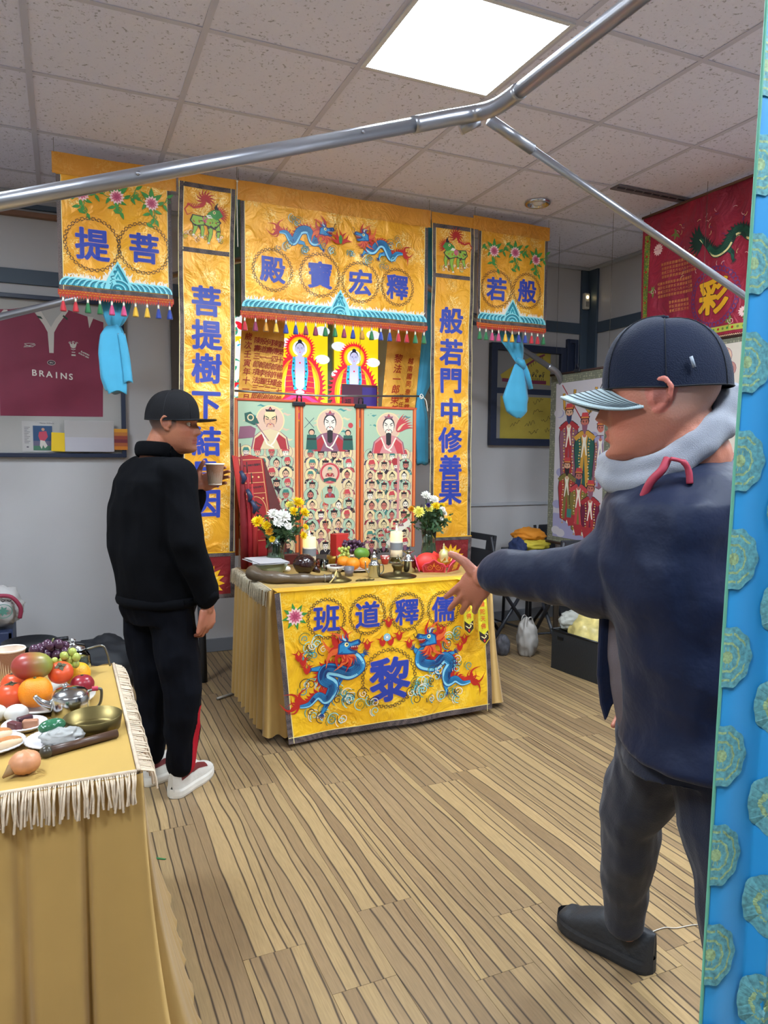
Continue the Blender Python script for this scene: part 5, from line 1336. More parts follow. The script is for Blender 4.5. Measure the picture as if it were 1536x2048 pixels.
# red offering box, bowls, fruit
o = MB().box((1.455, 3.93, ZT+.088), (.085, .06, .172), M('box_red', '#c4302c', .5), R=rotm(.3, 'Z'), bev=.002).build('red_packet'); setp(o, 'plain red upright packet before the middle scroll', 'packet')
def bowl(label, x, y, r, h, m, fill=None, name='bowl', cat='bowl', fh=.8):
    t = thing(name, label, cat, (x, y, ZT+.0005))
    MB().lathe([(0, .001), (r*.55, .001), (r*.62, .004), (r*.85, h*.5), (r, h), (r*.96, h), (r*.8, h*.5), (r*.5, .01), (0, .009)], m, n=28).build('bowl', t)
    if fill:
        b = MB(); rg = random.Random(int(x*1000))
        for k in range(60):
            a = rg.uniform(0, 2*PI); q = r*.78*math.sqrt(rg.random()); b.ball((q*math.cos(a), q*math.sin(a), h*fh+rg.uniform(-.004, .008)-(q/r)**2*.006), (rg.uniform(.006, .011), rg.uniform(.004, .008), .005), fill, 6, 4, R=rotm(rg.uniform(0, 3), 'Z'))
        b.lathe([(0, h*fh-.002), (r*.8, h*fh-.006)], fill, n=20); o = b.build('contents', t); o['kind'] = 'stuff'
    return t
ceram = M('ceramic_white', '#cfcac0', .25); ceramg = M('ceramic_green', '#9fae9a', .25)
bowl('white bowl of dark dried fruit beside the left candle', 1.335, 3.66, .052, .034, ceram, M('dried_fruit', '#4a2a22', .5))
bowl('white ceramic bowl heaped with rice at the foot of the red packet', 1.475, 3.87, .055, .055, M('ceramic_cream', '#c9b8a6', .3), M('rice', '#e6dfd2', .7))
bowl('small bowl of black dates by the right candle', 1.70, 3.62, .036, .026, ceram, M('dates', '#2b2226', .4))
bowl('dark lacquered bowl behind the steel jug', 1.93, 3.72, .062, .05, M('lacquer', '#2c1512', .15, coat=.6))
bowl('red paper cup of rice before the right candle', 1.69, 3.80, .028, .05, M('cup_red', '#a8362c', .4), M('rice', '#e6dfd2', .7), 'cup', 'cup')
bowl('pale green glazed dish under the stack of papers', .985, 3.70, .095, .065, ceramg)
def tumbler(label, x, y, r, h, m, liq=None):
    t = thing('cup', label, 'cup', (x, y, ZT+.0005))
    MB().lathe([(0, .001), (r*.75, .001), (r, h), (r-.002, h), (r*.7, .004), (0, .004)], m, n=24).build('glass', t)
    if liq: MB().lathe([(0, .005), (r*.71, .005), (r*.88, h*.62), (0, h*.62)], liq, n=20).build('drink', t)
tumbler('small clear cup holding dark liquid in front of the oranges', 1.352, 3.50, .028, .05, M('plastic_clear', '#d8d4d8', .1, trans=.8), M('tea', '#5a3a34', .2))
tumbler('short clear glass behind the dark round fruit', 1.29, 3.72, .026, .06, glassc)
tumbler('small glass of red liquid beside the left candle', 1.275, 3.78, .022, .055, glassc, M('red_drink', '#b8401c', .2, trans=.4))
tumbler('clear glass cup right of the rice bowl', 1.60, 3.86, .026, .07, glassc)
# plate with fruit
t = thing('fruit_plate', 'white plate under the oranges on the altar', 'plate', (1.46, 3.66, ZT+.0005))
MB().lathe([(0, .001), (.06, .001), (.105, .014), (.104, .018), (.06, .006), (0, .006)], ceram, n=36).build('plate', t)
def fruit(name, label, cat, x, y, z, r, m, group=None, flat=1., stemc=None, ax=None, tilt=0, rz=0):
    t = thing(name, label, cat, (x, y, z), rz, group)
    rr = ax or (r, r, r*flat)
    def dim(v, d):
        k = 1-.10*max(0, d.z-.85)/.15 if d.z > .85 else 1
        return Vector((v.x, v.y, v.z*k))
    MB().ball((0, 0, 0), rr, m, 22, 14, R=rotm(tilt, 'Y'), f=dim).build('skin', t)
    if stemc: MB().lathe([(0, rr[2]*.86), (.004, rr[2]*.9), (.003, rr[2]*.98), (0, rr[2]*.99)], stemc, n=8, R=rotm(tilt, 'Y')).build('stem_scar', t)
    return t
orm = M('orange_peel', '#ee8a18', .42, bump=.25, bscale=350, vary=.06, vscale=20); scar = M('scar_green', '#5c5a30', .7)
fruit('orange', 'large orange at the front of the altar fruit plate', 'orange', 1.405, 3.58, ZT+.052, .038, orm, 'oranges on the altar', .94, scar)
fruit('orange', 'orange behind and left on the altar fruit plate', 'orange', 1.385, 3.67, ZT+.050, .036, orm, 'oranges on the altar', .94, scar)
fruit('orange', 'orange half hidden behind the steel pot on the altar', 'orange', 1.48, 3.60, ZT+.049, .035, orm, 'oranges on the altar', .94, scar)
fruit('mango', 'green mango on top of the altar oranges', 'mango', 1.50, 3.69, ZT+.088, .04, M('mango_green', '#5f8a32', .35, vary=.15, vscale=12), None, 1, None, (.048, .036, .036), .15, .3)
def grapes(label, x, y, z, n, R_, r, m, sd, grp=None):
    t = thing('grape_bunch', label, 'grapes', (x, y, z), 0, grp); rg = random.Random(sd); first = None; P_ = []
    tries = 0
    while len(P_) < n and tries < 8000:
        tries += 1
        p = Vector((rg.gauss(0, R_[0]*.5), rg.gauss(0, R_[1]*.5), rg.gauss(0, R_[2]*.5)))
        if abs(p.x) > R_[0] or abs(p.y) > R_[1] or abs(p.z) > R_[2]: continue
        if all((p-q).length > r*1.55 for q in P_): P_.append(p)
    for p in P_:
        if first is None: o = first = MB().ball((0, 0, 0), (r, r, r*1.12), m, 12, 8).build('grape', t)
        else: o = first.copy(); COL.objects.link(o)
        o.location = p; s_ = rg.uniform(.88, 1.08); o.scale = (s_,)*3
    MB().tube([(0, 0, -R_[2]*.4), (0, 0, R_[2]*.6), (.01, 0, R_[2]*1.3)], .002, M('vine_stem', '#6b6a3a', .6), 6).build('stalk', t)
gp = M('grape_purple', '#4a2a40', .28, coat=.3); gg = M('grape_green', '#a9b355', .25, coat=.2)
grapes('purple grape bunch above the altar oranges', 1.475, 3.76, ZT+.12, 46, (.055, .03, .035), .0115, gp, 1)
grapes('green grape bunch between the altar oranges and purple grapes', 1.40, 3.70, ZT+.092, 22, (.028, .02, .035), .0105, gg, 2)
# big dark horn, dark glossy fruit, egg
t = thing('buffalo_horn', 'long curved brown buffalo horn on the altar front edge', 'horn', (.87, 3.50, ZT))
hp = spline([(-.025, .05, .045), (.005, -.01, .036), (.07, -.07, .030), (.15, -.10, .026), (.24, -.12, .023), (.335, -.13, .020)], 8)
MB().tube(hp, [.034-.016*i/(len(hp)-1)+.004*math.sin(i*.5) for i in range(len(hp))], M('horn_brown', '#5a4c3c', .35, vary=.25, vscale=14, bump=.3, bscale=40), 18).build('horn', t)
MB().tube([(.325, -.129, .0205), (.352, -.132, .0195), (.36, -.133, .0195)], [.021, .0205, .014], M('horn_tip', '#8a857a', .25, .5), 16).build('metal_cap', t)
MB().tube([(.30, -.126, .021), (.306, -.127, .021)], .0215, M('horn_tip', '#8a857a', .25, .5), 16).build('metal_ring', t)
t = thing('steamed_cake', 'round dark glossy lumpy fruit on a brass stand in front of the left candle', 'fruit', (1.128, 3.56, ZT))
rg = random.Random(3)
def lump(v, d):
    return v*(1+.05*noise.noise(d*9)+.05*noise.noise(d*22))
MB().ball((0, 0, .068), (.058, .054, .052), M('dark_glossy', '#2a1412', .22, coat=.5, vary=.4, vscale=40), 40, 26, f=lump).build('skin', t)
MB().tube([(.045, -.01, .045), (.07, -.015, .03), (.078, -.02, .022)], [.02, .012, .004], M('dark_glossy', '#2a1412', .22), 10).build('stalk', t)
MB().lathe([(0, .001), (.036, .001), (.04, .008), (.03, .018), (0, .02)], brass, n=24).build('brass_stand', t)
o = MB().ball((1.085, 3.74, ZT+.017), (.022, .018, .0165), M('egg_white', '#efe9dd', .4), 16, 10).build('egg'); setp(o, 'white egg left of the dark round fruit', 'egg')
# cymbal with cord
t = thing('brass_cymbal', 'brass cymbal with a yellow cord lying near the altar edge', 'cymbal', (1.245, 3.40, ZT))
MB().lathe([(.075, .001), (.078, .003), (.045, .020), (.028, .026), (.020, .045), (0, .050)], brass, n=36).build('cymbal', t)
MB().tube(spline([(0, 0, .05), (-.01, -.03, .056), (-.03, -.055, .03), (-.06, -.07, .006), (-.045, -.055, .01), (-.012, -.03, .052)], 6), .0028, M('cord_yellow', '#d9c07a', .6), 6).build('cord', t)
# wide brass lid with knob
t = thing('brass_lid', 'wide dark brass lid with round knob on the altar front', 'gong', (1.585, 3.40, ZT))
MB().lathe([(.098, .001), (.10, .004), (.06, .016), (.024, .022), (.022, .04), (.032, .058), (.030, .066), (.018, .06), (0, .058)], brassd, n=40, R=None).build('lid', t)
# chain of metal links
t = thing('brass_links', 'short twisted brass chain beside the cymbal', 'chain', (1.345, 3.345, ZT))
for k in range(4):
    a = [(.022*k+.016*math.cos(q*PI/5), .008*math.sin(q*PI/5), .005+.003*math.sin(q+k)) for q in range(11)]
    MB().tube(a, .0032, brassd, 7, False).build('link', t)
# steel pots
def pot(name, label, x, y, prof, spout=None, handle=None, rz=0, group=None, z=None, m=None):
    t = thing(name, label, 'pot', (x, y, (ZT if z is None else z)+.0005), rz, group)
    MB().lathe(prof, m or steel, n=32).build('body', t)
    if spout: MB().tube(spline(spout[0], 5), [spout[1][0]+(spout[1][1]-spout[1][0])*i/(5*(len(spout[0])-1)) for i in range(5*(len(spout[0])-1)+1)], m or steel, 10).build('spout', t)
    if handle: MB().tube(spline(handle, 5), .0032, steeld, 8).build('handle', t)
    return t
t = pot('steel_wine_pot', 'small tall steel wine pot with pointed lid on the altar front', 1.46, 3.42, [(0, .001), (.030, .001), (.032, .006), (.031, .062), (.033, .064), (.028, .072), (.020, .082), (.017, .10), (.020, .104), (.012, .112), (.008, .122), (.010, .127), (.004, .134), (0, .138)],
        ([(-.026, 0, .02), (-.045, 0, .04), (-.050, 0, .085)], (.006, .0028)), [(.030, 0, .058), (.05, 0, .062), (.052, 0, .03), (.032, 0, .012)])
t = pot('steel_jug', 'steel jug with wide funnel rim beside the crown', 1.695, 3.50, [(0, .001), (.038, .001), (.040, .006), (.040, .064), (.041, .066), (.034, .072), (.014, .098), (.014, .104), (.034, .116), (.035, .118), (.012, .106), (0, .09)],
        ([(-.038, 0, .055), (-.055, 0, .075), (-.062, 0, .10)], (.006, .003)))
# crown of five panels
t = thing('priest_headdress', 'red ritual crown with a gold character lying on the altar right side', 'headdress', (1.845, 3.44, ZT))
rc_ = M('crown_red', '#a8242c', .4); pk = M('crown_pink', '#d84a6a', .45); rlin = M('crown_paper', '#d6382e', .5)
def petal(ang, w, h, ch=None, rad=.10, tilt=.35):
    ca, sa = math.cos(ang), math.sin(ang); O = Vector((rad*ca, rad*sa*.6, .012)); U = Vector((-sa, ca, 0)); N = Vector((ca, sa, 0)); V = Vector((ca*tilt, sa*tilt, 1)).normalized()
    if U.x < 0 and sa < 0: U = -U
    if sa < 0 and U.x < 0: U = -U
    N2 = U.cross(V).normalized()
    if N2.dot(N) < 0: N2 = -N2
    out = [(-w*.5, 0), (-w*.55, h*.45), (-w*.42, h*.7), (-w*.22, h*.78), (0, h*1.05), (w*.22, h*.78), (w*.42, h*.7), (w*.55, h*.45), (w*.5, 0)]
    o = MB().prism(out, pk, O, U, V, N2, -.004).build('crown_panel', t)
    f = lambda u, v, d: O+U*u+V*v+N2*d
    c = Canvas(f, .0006, .03); c.poly([(a*.88, b_*.9+h*.03) for a, b_ in out], rc_)
    if ch: c.char(ch, (0, h*.42), .055, M('stitch_gold_char', '#e8ae2c', .35, .2), .03, outline=cream, ow=.008)
    else:
        for sg in (-1, 1): c.spiral((sg*w*.2, h*.38), w*.15, .004, M('crown_gold', '#e08a3c', .4), 1.4, PI/2, sg); c.strip([(sg*w*.05, h*.1), (sg*w*.35, h*.2), (sg*w*.4, h*.5)], .004, pk)
        c.flame((0, h*.45), h*.35, M('crown_gold', '#e08a3c', .4), PI/2, .1, .4)
    for sg in (-1, 1): c.spiral((sg*w*.36, h*.5), w*.09, .0035, pk, 1.2, 0, sg)
    c.build('panel_painting', t)
petal(-PI/2+.55, .118, .085, '佛', .115, .45); petal(-PI/2-.50, .118, .08, None, .115, .5); petal(.5, .10, .08, None, .11); petal(PI-.5, .10, .08, None, .11)
MB().ball((-.045, .045, .05), (.07, .05, .055), rlin, 22, 12).build('red_cap', t)
MB().prism([(-.10, .02), (-.06, .10), (-.02, .085), (.0, .11), (.04, .085), (.10, .075), (.08, .02)], rlin, (-.0, .03, .0), (1, 0, 0), (0, .2, 1), (0, -1, .2), .003).build('red_lining', t)
MB().lathe([(0, .06), (.026, .062), (.03, .07), (.022, .078), (.028, .09), (.026, .115), (.012, .132), (.004, .138), (.008, .145), (.003, .152), (.005, .158), (0, .168)], M('crown_stupa', '#d9cf8c', .35, .4), c=(.04, .01, -.01), n=10).build('gold_finial', t)
b = MB()
for k in range(7): a = -PI/2+(k-3)*.5; b.prism([(-.012, 0), (-.014, .02), (0, .05), (.014, .02), (.012, 0)], M('crown_gold_leaf', '#e0b040', .3, .6), (.03+.05*math.cos(a), .03+.03*math.sin(a), .04), (-math.sin(a), math.cos(a), 0), (math.cos(a)*.5, math.sin(a)*.5, .9), (math.cos(a), math.sin(a), 0), .002)
b.build('gold_leaves', t)
# two long ribbons hanging from the crown
def ribbon(label, xt, xb, w, zb, txt, yo):
    t = thing('crown_ribbon', label, 'ribbon', (xt, 3.17, ZT), 0, 'yellow ribbons hanging over the altar edge')
    dx = xb-xt
    def fn(u, v, d):
        q = (ZT-v)/(ZT-zb); return Vector((dx*q+u, -.010+yo-.03*q-d-.003*math.sin(v*24), v-ZT+.004))
    yl = brocade('ribbon_yellow', '#e6dc22', '#f4ef70', '#c9bb1c', .45, .4, 60)
    h = ZT-zb
    b = MB(); out = [(-w/2, ZT), (w/2, ZT), (w/2, zb+.03), (0, zb), (-w/2, zb+.03)]
    N = 24; vs = []
    for k in range(N+1):
        v = ZT-(h-.03)*k/N; vs += [fn(-w/2, v, 0), fn(w/2, v, 0), fn(-w/2, v, -.0015), fn(w/2, v, -.0015)]
    fs = []
    for k in range(N):
        a = 4*k; fs += [(a, a+1, a+5, a+4), (a+2, a+6, a+7, a+3), (a, a+4, a+6, a+2), (a+1, a+3, a+7, a+5)]
    vs += [fn(0, zb, 0), fn(0, zb, -.0015)]; q = 4*N; e = len(vs)-2
    fs += [(q, q+1, e), (q+2, e+1, q+3), (q, e, e+1, q+2), (q+1, q+3, e+1, e)]
    b.add(vs, fs, yl); b.box((0, .03, .0035), (w, .085, .002), yl); b.build('cloth', t)
    c = Canvas(fn, .0012, .03)
    c.strip([(-w/2+.002, ZT), (-w/2+.002, zb+.03), (0, zb+.002), (w/2-.002, zb+.03), (w/2-.002, ZT)], .004, M('ribbon_edge', '#c9a21c', .5))
    c.poly([(-w/2+.004, zb+.075), (0, zb+.055), (w/2-.004, zb+.075), (w/2-.004, zb+.032), (0, zb+.008), (-w/2+.004, zb+.032)], M('ribbon_black', '#2a1d1a', .5))
    for sg in (-1, 1): c.spiral((sg*w*.2, zb+.052), .010, .004, cream, 1.1, 0, sg); c.strip([(0, zb+.035), (sg*w*.22, zb+.045)], .005, cream)
    c.poly([(0, zb+.032), (.007, zb+.024), (0, zb+.014), (-.007, zb+.024)], red)
    for k, ch in enumerate(txt): c.char(ch, (0, zb+.098+.038*(len(txt)-1-k)), .030, orange, .02)
    c.build('ribbon_embroidery', t)
ribbon('yellow embroidered ribbon hanging from the crown, nearer the dragons', 1.858, 1.867, .060, .450, '南無阿陀弥佛', .0)
ribbon('yellow embroidered ribbon hanging from the crown, at the cloth corner', 1.94, 1.962, .062, .388, '南無阿彌陀天佛', .004)
# papers on the left
t = thing('paper_stack', 'stack of loose white papers at the left end of the altar', 'papers', (.965, 3.70, ZT+.066))
rg = random.Random(2)
for k in range(5):
    MB().box((rg.uniform(-.01, .01), rg.uniform(-.02, .02), .002+.003*k), (.16, .24, .0015), M('paper_sheet', '#b9b6b8', .7), R=rotm(rg.uniform(-.25, .25), 'Z')).build('sheet', t)
# red ritual board
t = thing('ritual_board', 'tall red wooden ritual board with a ringed black character left on the altar', 'board', (1.075, 4.0, ZT))
bw = M('board_red', '#9c2326', .3, vary=.08, vscale=20, coat=.3); bd = M('board_dark', '#5c2420', .45, vary=.2, vscale=15); bg = M('board_line', '#e0b070', .4)
tz = .56; ang = rotm(-.10, 'Y')
UU, VV = ang @ Vector((1, 0, 0)), ang @ Vector((0, .12, 1)); NN = Vector((0, -1, .12)); OO = Vector((-.06, -.02, .06))
MB().prism([(-.07, 0), (-.075, tz), (.0, tz+.01), (.075, tz-.02), (.072, 0)], bw, OO, UU, VV, NN, .008).build('front_face', t)
MB().prism([(.072, 0), (.075, tz-.02), (.085, tz-.05), (.15, .20), (.14, 0)], bd, OO+Vector((0, .01, 0)), UU, VV, NN, .02).build('side_face', t)
MB().prism([(-.095, 0), (-.098, tz+.015), (-.07, tz+.005), (-.068, 0)], M('board_edge_red', '#b8362e', .35), OO, UU, VV, NN, .016).build('edge_rail', t)
MB().box((0, 0, .03), (.30, .04, .06), bd, bev=.003).build('foot', t)
fb = lambda u, v, d: OO+UU*u+VV*v+NN*(.009+d)
c = Canvas(fb, 0, .05)
for z_ in (tz-.015, tz-.09, tz-.145, tz-.205, tz-.41, tz-.47): c.strip([(-.062, z_), (.062, z_-.006)], .003, bg)
c.strip([(-.062, tz-.005), (-.060, .02)], .003, bg); c.strip([(.064, tz-.02), (.062, .02)], .003, bg)
c.ring((0, tz-.305), .055, .004, bg, 30, .078); c.char('令', (.0, tz-.285), .07, black, .02); c.char('奉', (.0, tz-.35), .055, black, .02)
for k in range(9): c.char('玉清上帝敕令雷霆司'[k], (-.048+.012*k, tz-.05), .013, black, .02); c.char('太上老君急急如律令'[k], (-.048+.012*k, tz-.175), .012, black, .02)
for p in ((-.04, tz-.115), (0, tz-.115), (.035, tz-.12), (-.045, tz-.235), (.045, tz-.24), (-.045, tz-.385), (.045, tz-.385)): c.disc(p, .006, bg, 7)
c.build('board_painting', t)
b = MB(); rg = random.Random(8)
for k in range(20): b.tube([(-.19+.008*k, .0, .002), (-.185+.008*k, .01, .17+rg.uniform(-.03, .05))], .0016, M('thin_stick', '#b08a6a', .6), 4)
o = b.build('wooden_sticks', t); o['kind'] = 'stuff'
# red rolled flags
for k, (xx, rr, top) in enumerate(((.895, .020, 1.36), (.925, .014, 1.26), (.945, .012, 1.20))):
    t = thing('rolled_flag', ['dark red rolled flag nearest the tall left banner', 'thin red rolled flag, middle of three left on the altar', 'thin red rolled flag nearest the red board'][k], 'flag', (xx, 3.935-.02*k, ZT), 0, 'rolled red flags left on the altar')
    MB().tube([(.012, 0, .0), (.006, 0, .25), (-.004, 0, top-ZT-.08), (-.008, 0, top-ZT)], [rr*1.3, rr*1.15, rr*.6, .004], M('flag_red%d' % k, ['#7c1c22', '#a3242c', '#b0302f'][k], .5, bump=.4, bscale=20), 14).build('rolled_cloth', t)
    MB().tube([(-.008, 0, top-ZT-.01), (-.012, 0, top-ZT+.06)], .003, M('dark_wood', '#3a2620', .5), 6).build('pole', t)
    MB().tube([(-.014, -.012, top-ZT-.09), (.008, -.014, top-ZT-.13), (-.004, -.012, top-ZT-.16)], [.010, .016, .008], M('dark_ribbon', '#2c3450', .35), 8).build('ribbon_tie', t)

# ================================================================ THE NEAR TABLE
LX0, LX1, LY0, LY1 = -1.10, .120, 1.50, 2.30
table('serving_table', 'near table under a fringed gold cloth at the left', LX0+.01, LX1-.01, LY0+.01, LY1-.01)
t, _, _ = drape_table('gold pleated cloth with white fringe over the near left table', LX0, LX1, LY0, LY1, .034, 9.5, .02, .085, ['f', 'r', 'b'], .012, 11, True)
strands(t, ((LX0, LY0), (LX1, LY0)), (0, -1), .060, fr_w, (LX0+LX1)/2, (LY0+LY1)/2, .0042, 5, .0021)
strands(t, ((LX1, LY0), (LX1, LY1)), (1, 0), .042, fr_w, (LX0+LX1)/2, (LY0+LY1)/2, .0062, 6, .0019)
per = M('persimmon_skin', '#d8532a', .35, vary=.12, vscale=14); calyx = M('calyx', '#4a4a34', .7)
G2 = 'fruit on the near table'
t = thing('fruit_plate', 'white plate under the heap of fruit on the near table', 'plate', (-.055, 2.0, ZT+.0005))
MB().lathe([(0, .001), (.07, .001), (.118, .016), (.117, .02), (.07, .006), (0, .006)], ceram, n=36).build('plate', t)
fruit('orange', 'large bright orange in front of the fruit heap', 'orange', -.078, 1.945, ZT+.052, .040, orm, G2, .95, scar)
def persimmon(label, x, y, z, r, tx=0):
    t = fruit('persimmon', label, 'persimmon', x, y, z, r, per, G2, .85)
    b = MB()
    for k in range(4):
        a = k*PI/2+.3; b.prism([(0, 0), (.008, .006), (.016, 0), (.008, -.006)], calyx, (0, 0, r*.80), (math.cos(a), math.sin(a), -.2), (-math.sin(a), math.cos(a), 0), (0, 0, 1), .0015)
    b.ball((0, 0, r*.84), (.004, .004, .004), calyx, 8, 6); b.build('calyx', t)
    return t
persimmon('orange red persimmon left of the bright orange', -.132, 1.965, ZT+.045, .036)
persimmon('persimmon behind, under the mango', -.128, 2.055, ZT+.046, .035)
t = persimmon('upright persimmon with grey calyx on top of the heap', -.020, 2.00, ZT+.078, .031); t.rotation_euler = (.55, 0, 0)
# mango with two colours
mm = bpy.data.materials.new('mango_blush'); mm.use_nodes = True; nt = mm.node_tree; bs = nt.nodes['Principled BSDF']; bs.inputs['Roughness'].default_value = .35
tc = nt.nodes.new('ShaderNodeTexCoord'); sx = nt.nodes.new('ShaderNodeSeparateXYZ'); nt.links.new(tc.outputs['Object'], sx.inputs[0])
mr = nt.nodes.new('ShaderNodeMapRange'); mr.inputs[1].default_value = -.02; mr.inputs[2].default_value = .035; nt.links.new(sx.outputs['X'], mr.inputs[0])
cr = nt.nodes.new('ShaderNodeValToRGB'); cr.color_ramp.elements[0].color = (*lin('#9c3c34'), 1); cr.color_ramp.elements[1].color = (*lin('#8a9040'), 1); nt.links.new(mr.outputs[0], cr.inputs[0]); nt.links.new(cr.outputs[0], bs.inputs['Base Color'])
fruit('mango', 'red and green mango on top of the fruit heap', 'mango', -.085, 1.985, ZT+.107, .04, mm, G2, 1, None, (.049, .037, .036), .12, .2)
fruit('apple', 'dark red apple at the right of the fruit heap', 'apple', .030, 1.99, ZT+.043, .030, M('apple_red', '#8c2430', .3, vary=.2, vscale=20), G2, .9, M('apple_stem', '#4a3826', .7))
fruit('orange', 'yellow orange behind the apple', 'orange', .020, 2.075, ZT+.048, .034, M('orange_yellow', '#f0a820', .42, bump=.2, bscale=350), G2, .95, scar)
grapes('purple grape bunch in plastic wrap on the fruit heap', -.045, 2.075, ZT+.115, 26, (.04, .03, .028), .0125, gp, 5, G2)
grapes('green grape bunch beside the purple grapes on the near table', -.008, 2.035, ZT+.095, 18, (.028, .016, .028), .0105, gg, 6, G2)
# steel teapots
t = thing('steel_teapot', 'shiny steel teapot with flat lid in front of the fruit', 'teapot', (.0, 1.885, ZT+.0005))
MB().lathe([(0, .001), (.040, .001), (.044, .006), (.045, .05), (.042, .058), (.038, .060)], steel, n=36).build('body', t)
MB().lathe([(.041, .059), (.034, .066), (.015, .071), (0, .072)], steel, n=32).build('teapot_lid', t)
MB().ball((-.012, 0, .077), (.007, .005, .005), steel, 12, 8).build('knob', t)
MB().tube(spline([(-.038, 0, .03), (-.062, 0, .042), (-.078, 0, .060)], 5), [.013, .012, .011, .010, .0092, .0085, .0078, .0072, .0066, .006, .0055], steel, 12).build('spout', t)
MB().tube(spline([(.038, .0, .056), (.066, 0, .060), (.072, 0, .050), (.068, 0, .022), (.052, 0, .008)], 5), .0035, steeld, 8).build('handle', t)
MB().tube([(.05, 0, .061), (.064, 0, .0605)], .006, M('thread_red', '#b83a50', .6), 8).build('red_thread', t)
t = thing('glass_teapot', 'glass and steel teapot behind the grapes', 'teapot', (.010, 2.235, ZT+.0005), .2)
MB().lathe([(0, .001), (.038, .001), (.05, .025), (.047, .055), (.034, .075), (.032, .075), (.044, .053), (.047, .026), (.036, .005), (0, .005)], glassc, n=30).build('glass', t)
MB().lathe([(.036, .075), (.034, .084), (.012, .09), (.006, .094), (.01, .102), (0, .107)], steel, n=26).build('teapot_lid', t)
MB().tube(spline([(.036, -.01, .072), (.078, -.016, .078), (.092, -.02, .05), (.098, -.022, .015)], 5), .003, steeld, 8).build('handle', t)
# paper cup
def paper_cup(label, loc, s=1.0):
    t = thing('paper_cup', label, 'cup', loc)
    pm = M('kraft_ribbed', '#9a6c50', .75, bump=.5, bscale=500); inn = M('cup_inside', '#e8d6c4', .6)
    MB().lathe([(0, .002*s), (.027*s, .002*s), (.0275*s, .006*s), (.037*s, .086*s)], pm, n=64, rip=.008, rn=32).build('sleeve', t)
    MB().lathe([(.0378*s, .085*s), (.0395*s, .088*s), (.0378*s, .091*s), (.0362*s, .088*s)], inn, n=36).build('rim', t)
    MB().lathe([(.0368*s, .088*s), (.028*s, .008*s), (0, .007*s)], inn, n=36).build('lining', t)
    MB().lathe([(0, .001*s), (.0265*s, .001*s), (.028*s, .004*s), (.0275*s, .008*s)], inn, n=30).build('base', t)
    return t
paper_cup('ribbed brown paper cup behind the fruit on the near table', (-.150, 2.235, ZT+.0005), 1.05)
# brass dish, mallet
t = thing('brass_dish', 'shallow round brass gong dish with straight rim', 'dish', (.048, 1.765, ZT+.0005))
MB().lathe([(0, .002), (.056, .002), (.059, .005), (.064, .036), (.062, .037), (.057, .008), (.04, .006), (0, .005)], brass, n=44).build('dish', t)
t = thing('wooden_mallet', 'dark studded wooden stick with round end lying on the near table', 'stick', (-.045, 1.645, ZT+.011))
b = MB(); b.tube([(0, 0, 0), (.06, .022, 0), (.14, .052, 0)], [.0105, .0095, .0095], M('mallet_wood', '#4a3428', .35), 16); b.build('shaft', t)
MB().ball((-.004, -.001, .001), (.014, .014, .013), M('mallet_tip', '#3f3a30', .3), 16, 10).build('round_end', t)
b = MB()
for k in range(22):
    for q in (-1, 0, 1): b.ball((.055+.004*k, .020+.0015*k+q*.004, .0085-abs(q)*.002), .0013, M('stud', '#8a6a58', .3, .4), 6, 4)
b.build('studs', t)
# three plates of food
def foam_plate(label, x, y, r):
    t = thing('foam_plate', label, 'plate', (x, y, ZT+.0005), 0, 'small white plates on the near table')
    MB().lathe([(0, .001), (r*.62, .001), (r*.95, .012), (r, .013), (r*.94, .016), (r*.62, .005), (0, .005)], M('foam_white', '#d4cfd0', .45), n=60, rip=.012, rn=30).build('plate', t)
foam_plate('white crimped plate with the green parcel', -.035, 1.715, .060)
foam_plate('white crimped plate of pastries cut by the photo edge', -.155, 1.735, .065)
foam_plate('white crimped plate of dark red cake behind the green parcel', -.098, 1.835, .050)
foam_plate('white plate with dark cakes beside the paper cup', -.185, 2.10, .055)
o = MB().ball((-.038, 1.725, ZT+.038), (.030, .018, .016), M('green_wrap', '#2f6b4a', .2, coat=.5, bump=.5, bscale=60), 24, 14, R=rotm(.35, 'Z')).build('green_parcel'); setp(o, 'small green parcel in cling film on the front plate', 'parcel')
wr = M('cling_film', '#c9c9c6', .12, trans=.45, ior=1.2)
def crumple(v, d): return v*(1+.22*noise.noise(d*3.1+Vector((3, 1, 2)))+.10*noise.noise(d*8))
o = MB().ball((-.018, 1.705, ZT+.020), (.045, .026, .018), wr, 48, 26, f=crumple).build('cling_film_bag'); setp(o, 'crumpled clear plastic bag on the front plate', 'plastic bag')
for k, (x, y, z, rx, ry, m_, lb) in enumerate(((-.118, 1.890, .022, .027, .024, '#d0ccc4', 'round white bun between the fruit and the plates'), (-.162, 1.905, .022, .025, .023, '#c9c3b6', 'round white bun at the photo edge'))):
    o = MB().ball((x, y, ZT+z), (rx, ry, .021), M('bun%d' % k, m_, .5), 20, 12).build('steamed_bun'); setp(o, lb, 'bun', 'steamed white buns')
past = M('pastry_crust', '#b4733c', .5, vary=.35, vscale=25); pastl = M('pastry_pale', '#dcc3a0', .6, vary=.15, vscale=25)
for k, (x, y, L, lb) in enumerate(((-.148, 1.765, .030, 'golden pastry at the back of the left plate'), (-.128, 1.705, .034, 'browned pastry roll at the front of the left plate'))):
    t = thing('pastry_roll', lb, 'pastry', (x, y, ZT+.020), .35, 'pastries on the left plate')
    MB().ball((0, 0, 0), (L, .016, .0135), pastl, 22, 12).build('pastry', t); MB().ball((0, -.001, .003), (L*.94, .012, .0118), past, 22, 12).build('browned_top', t)
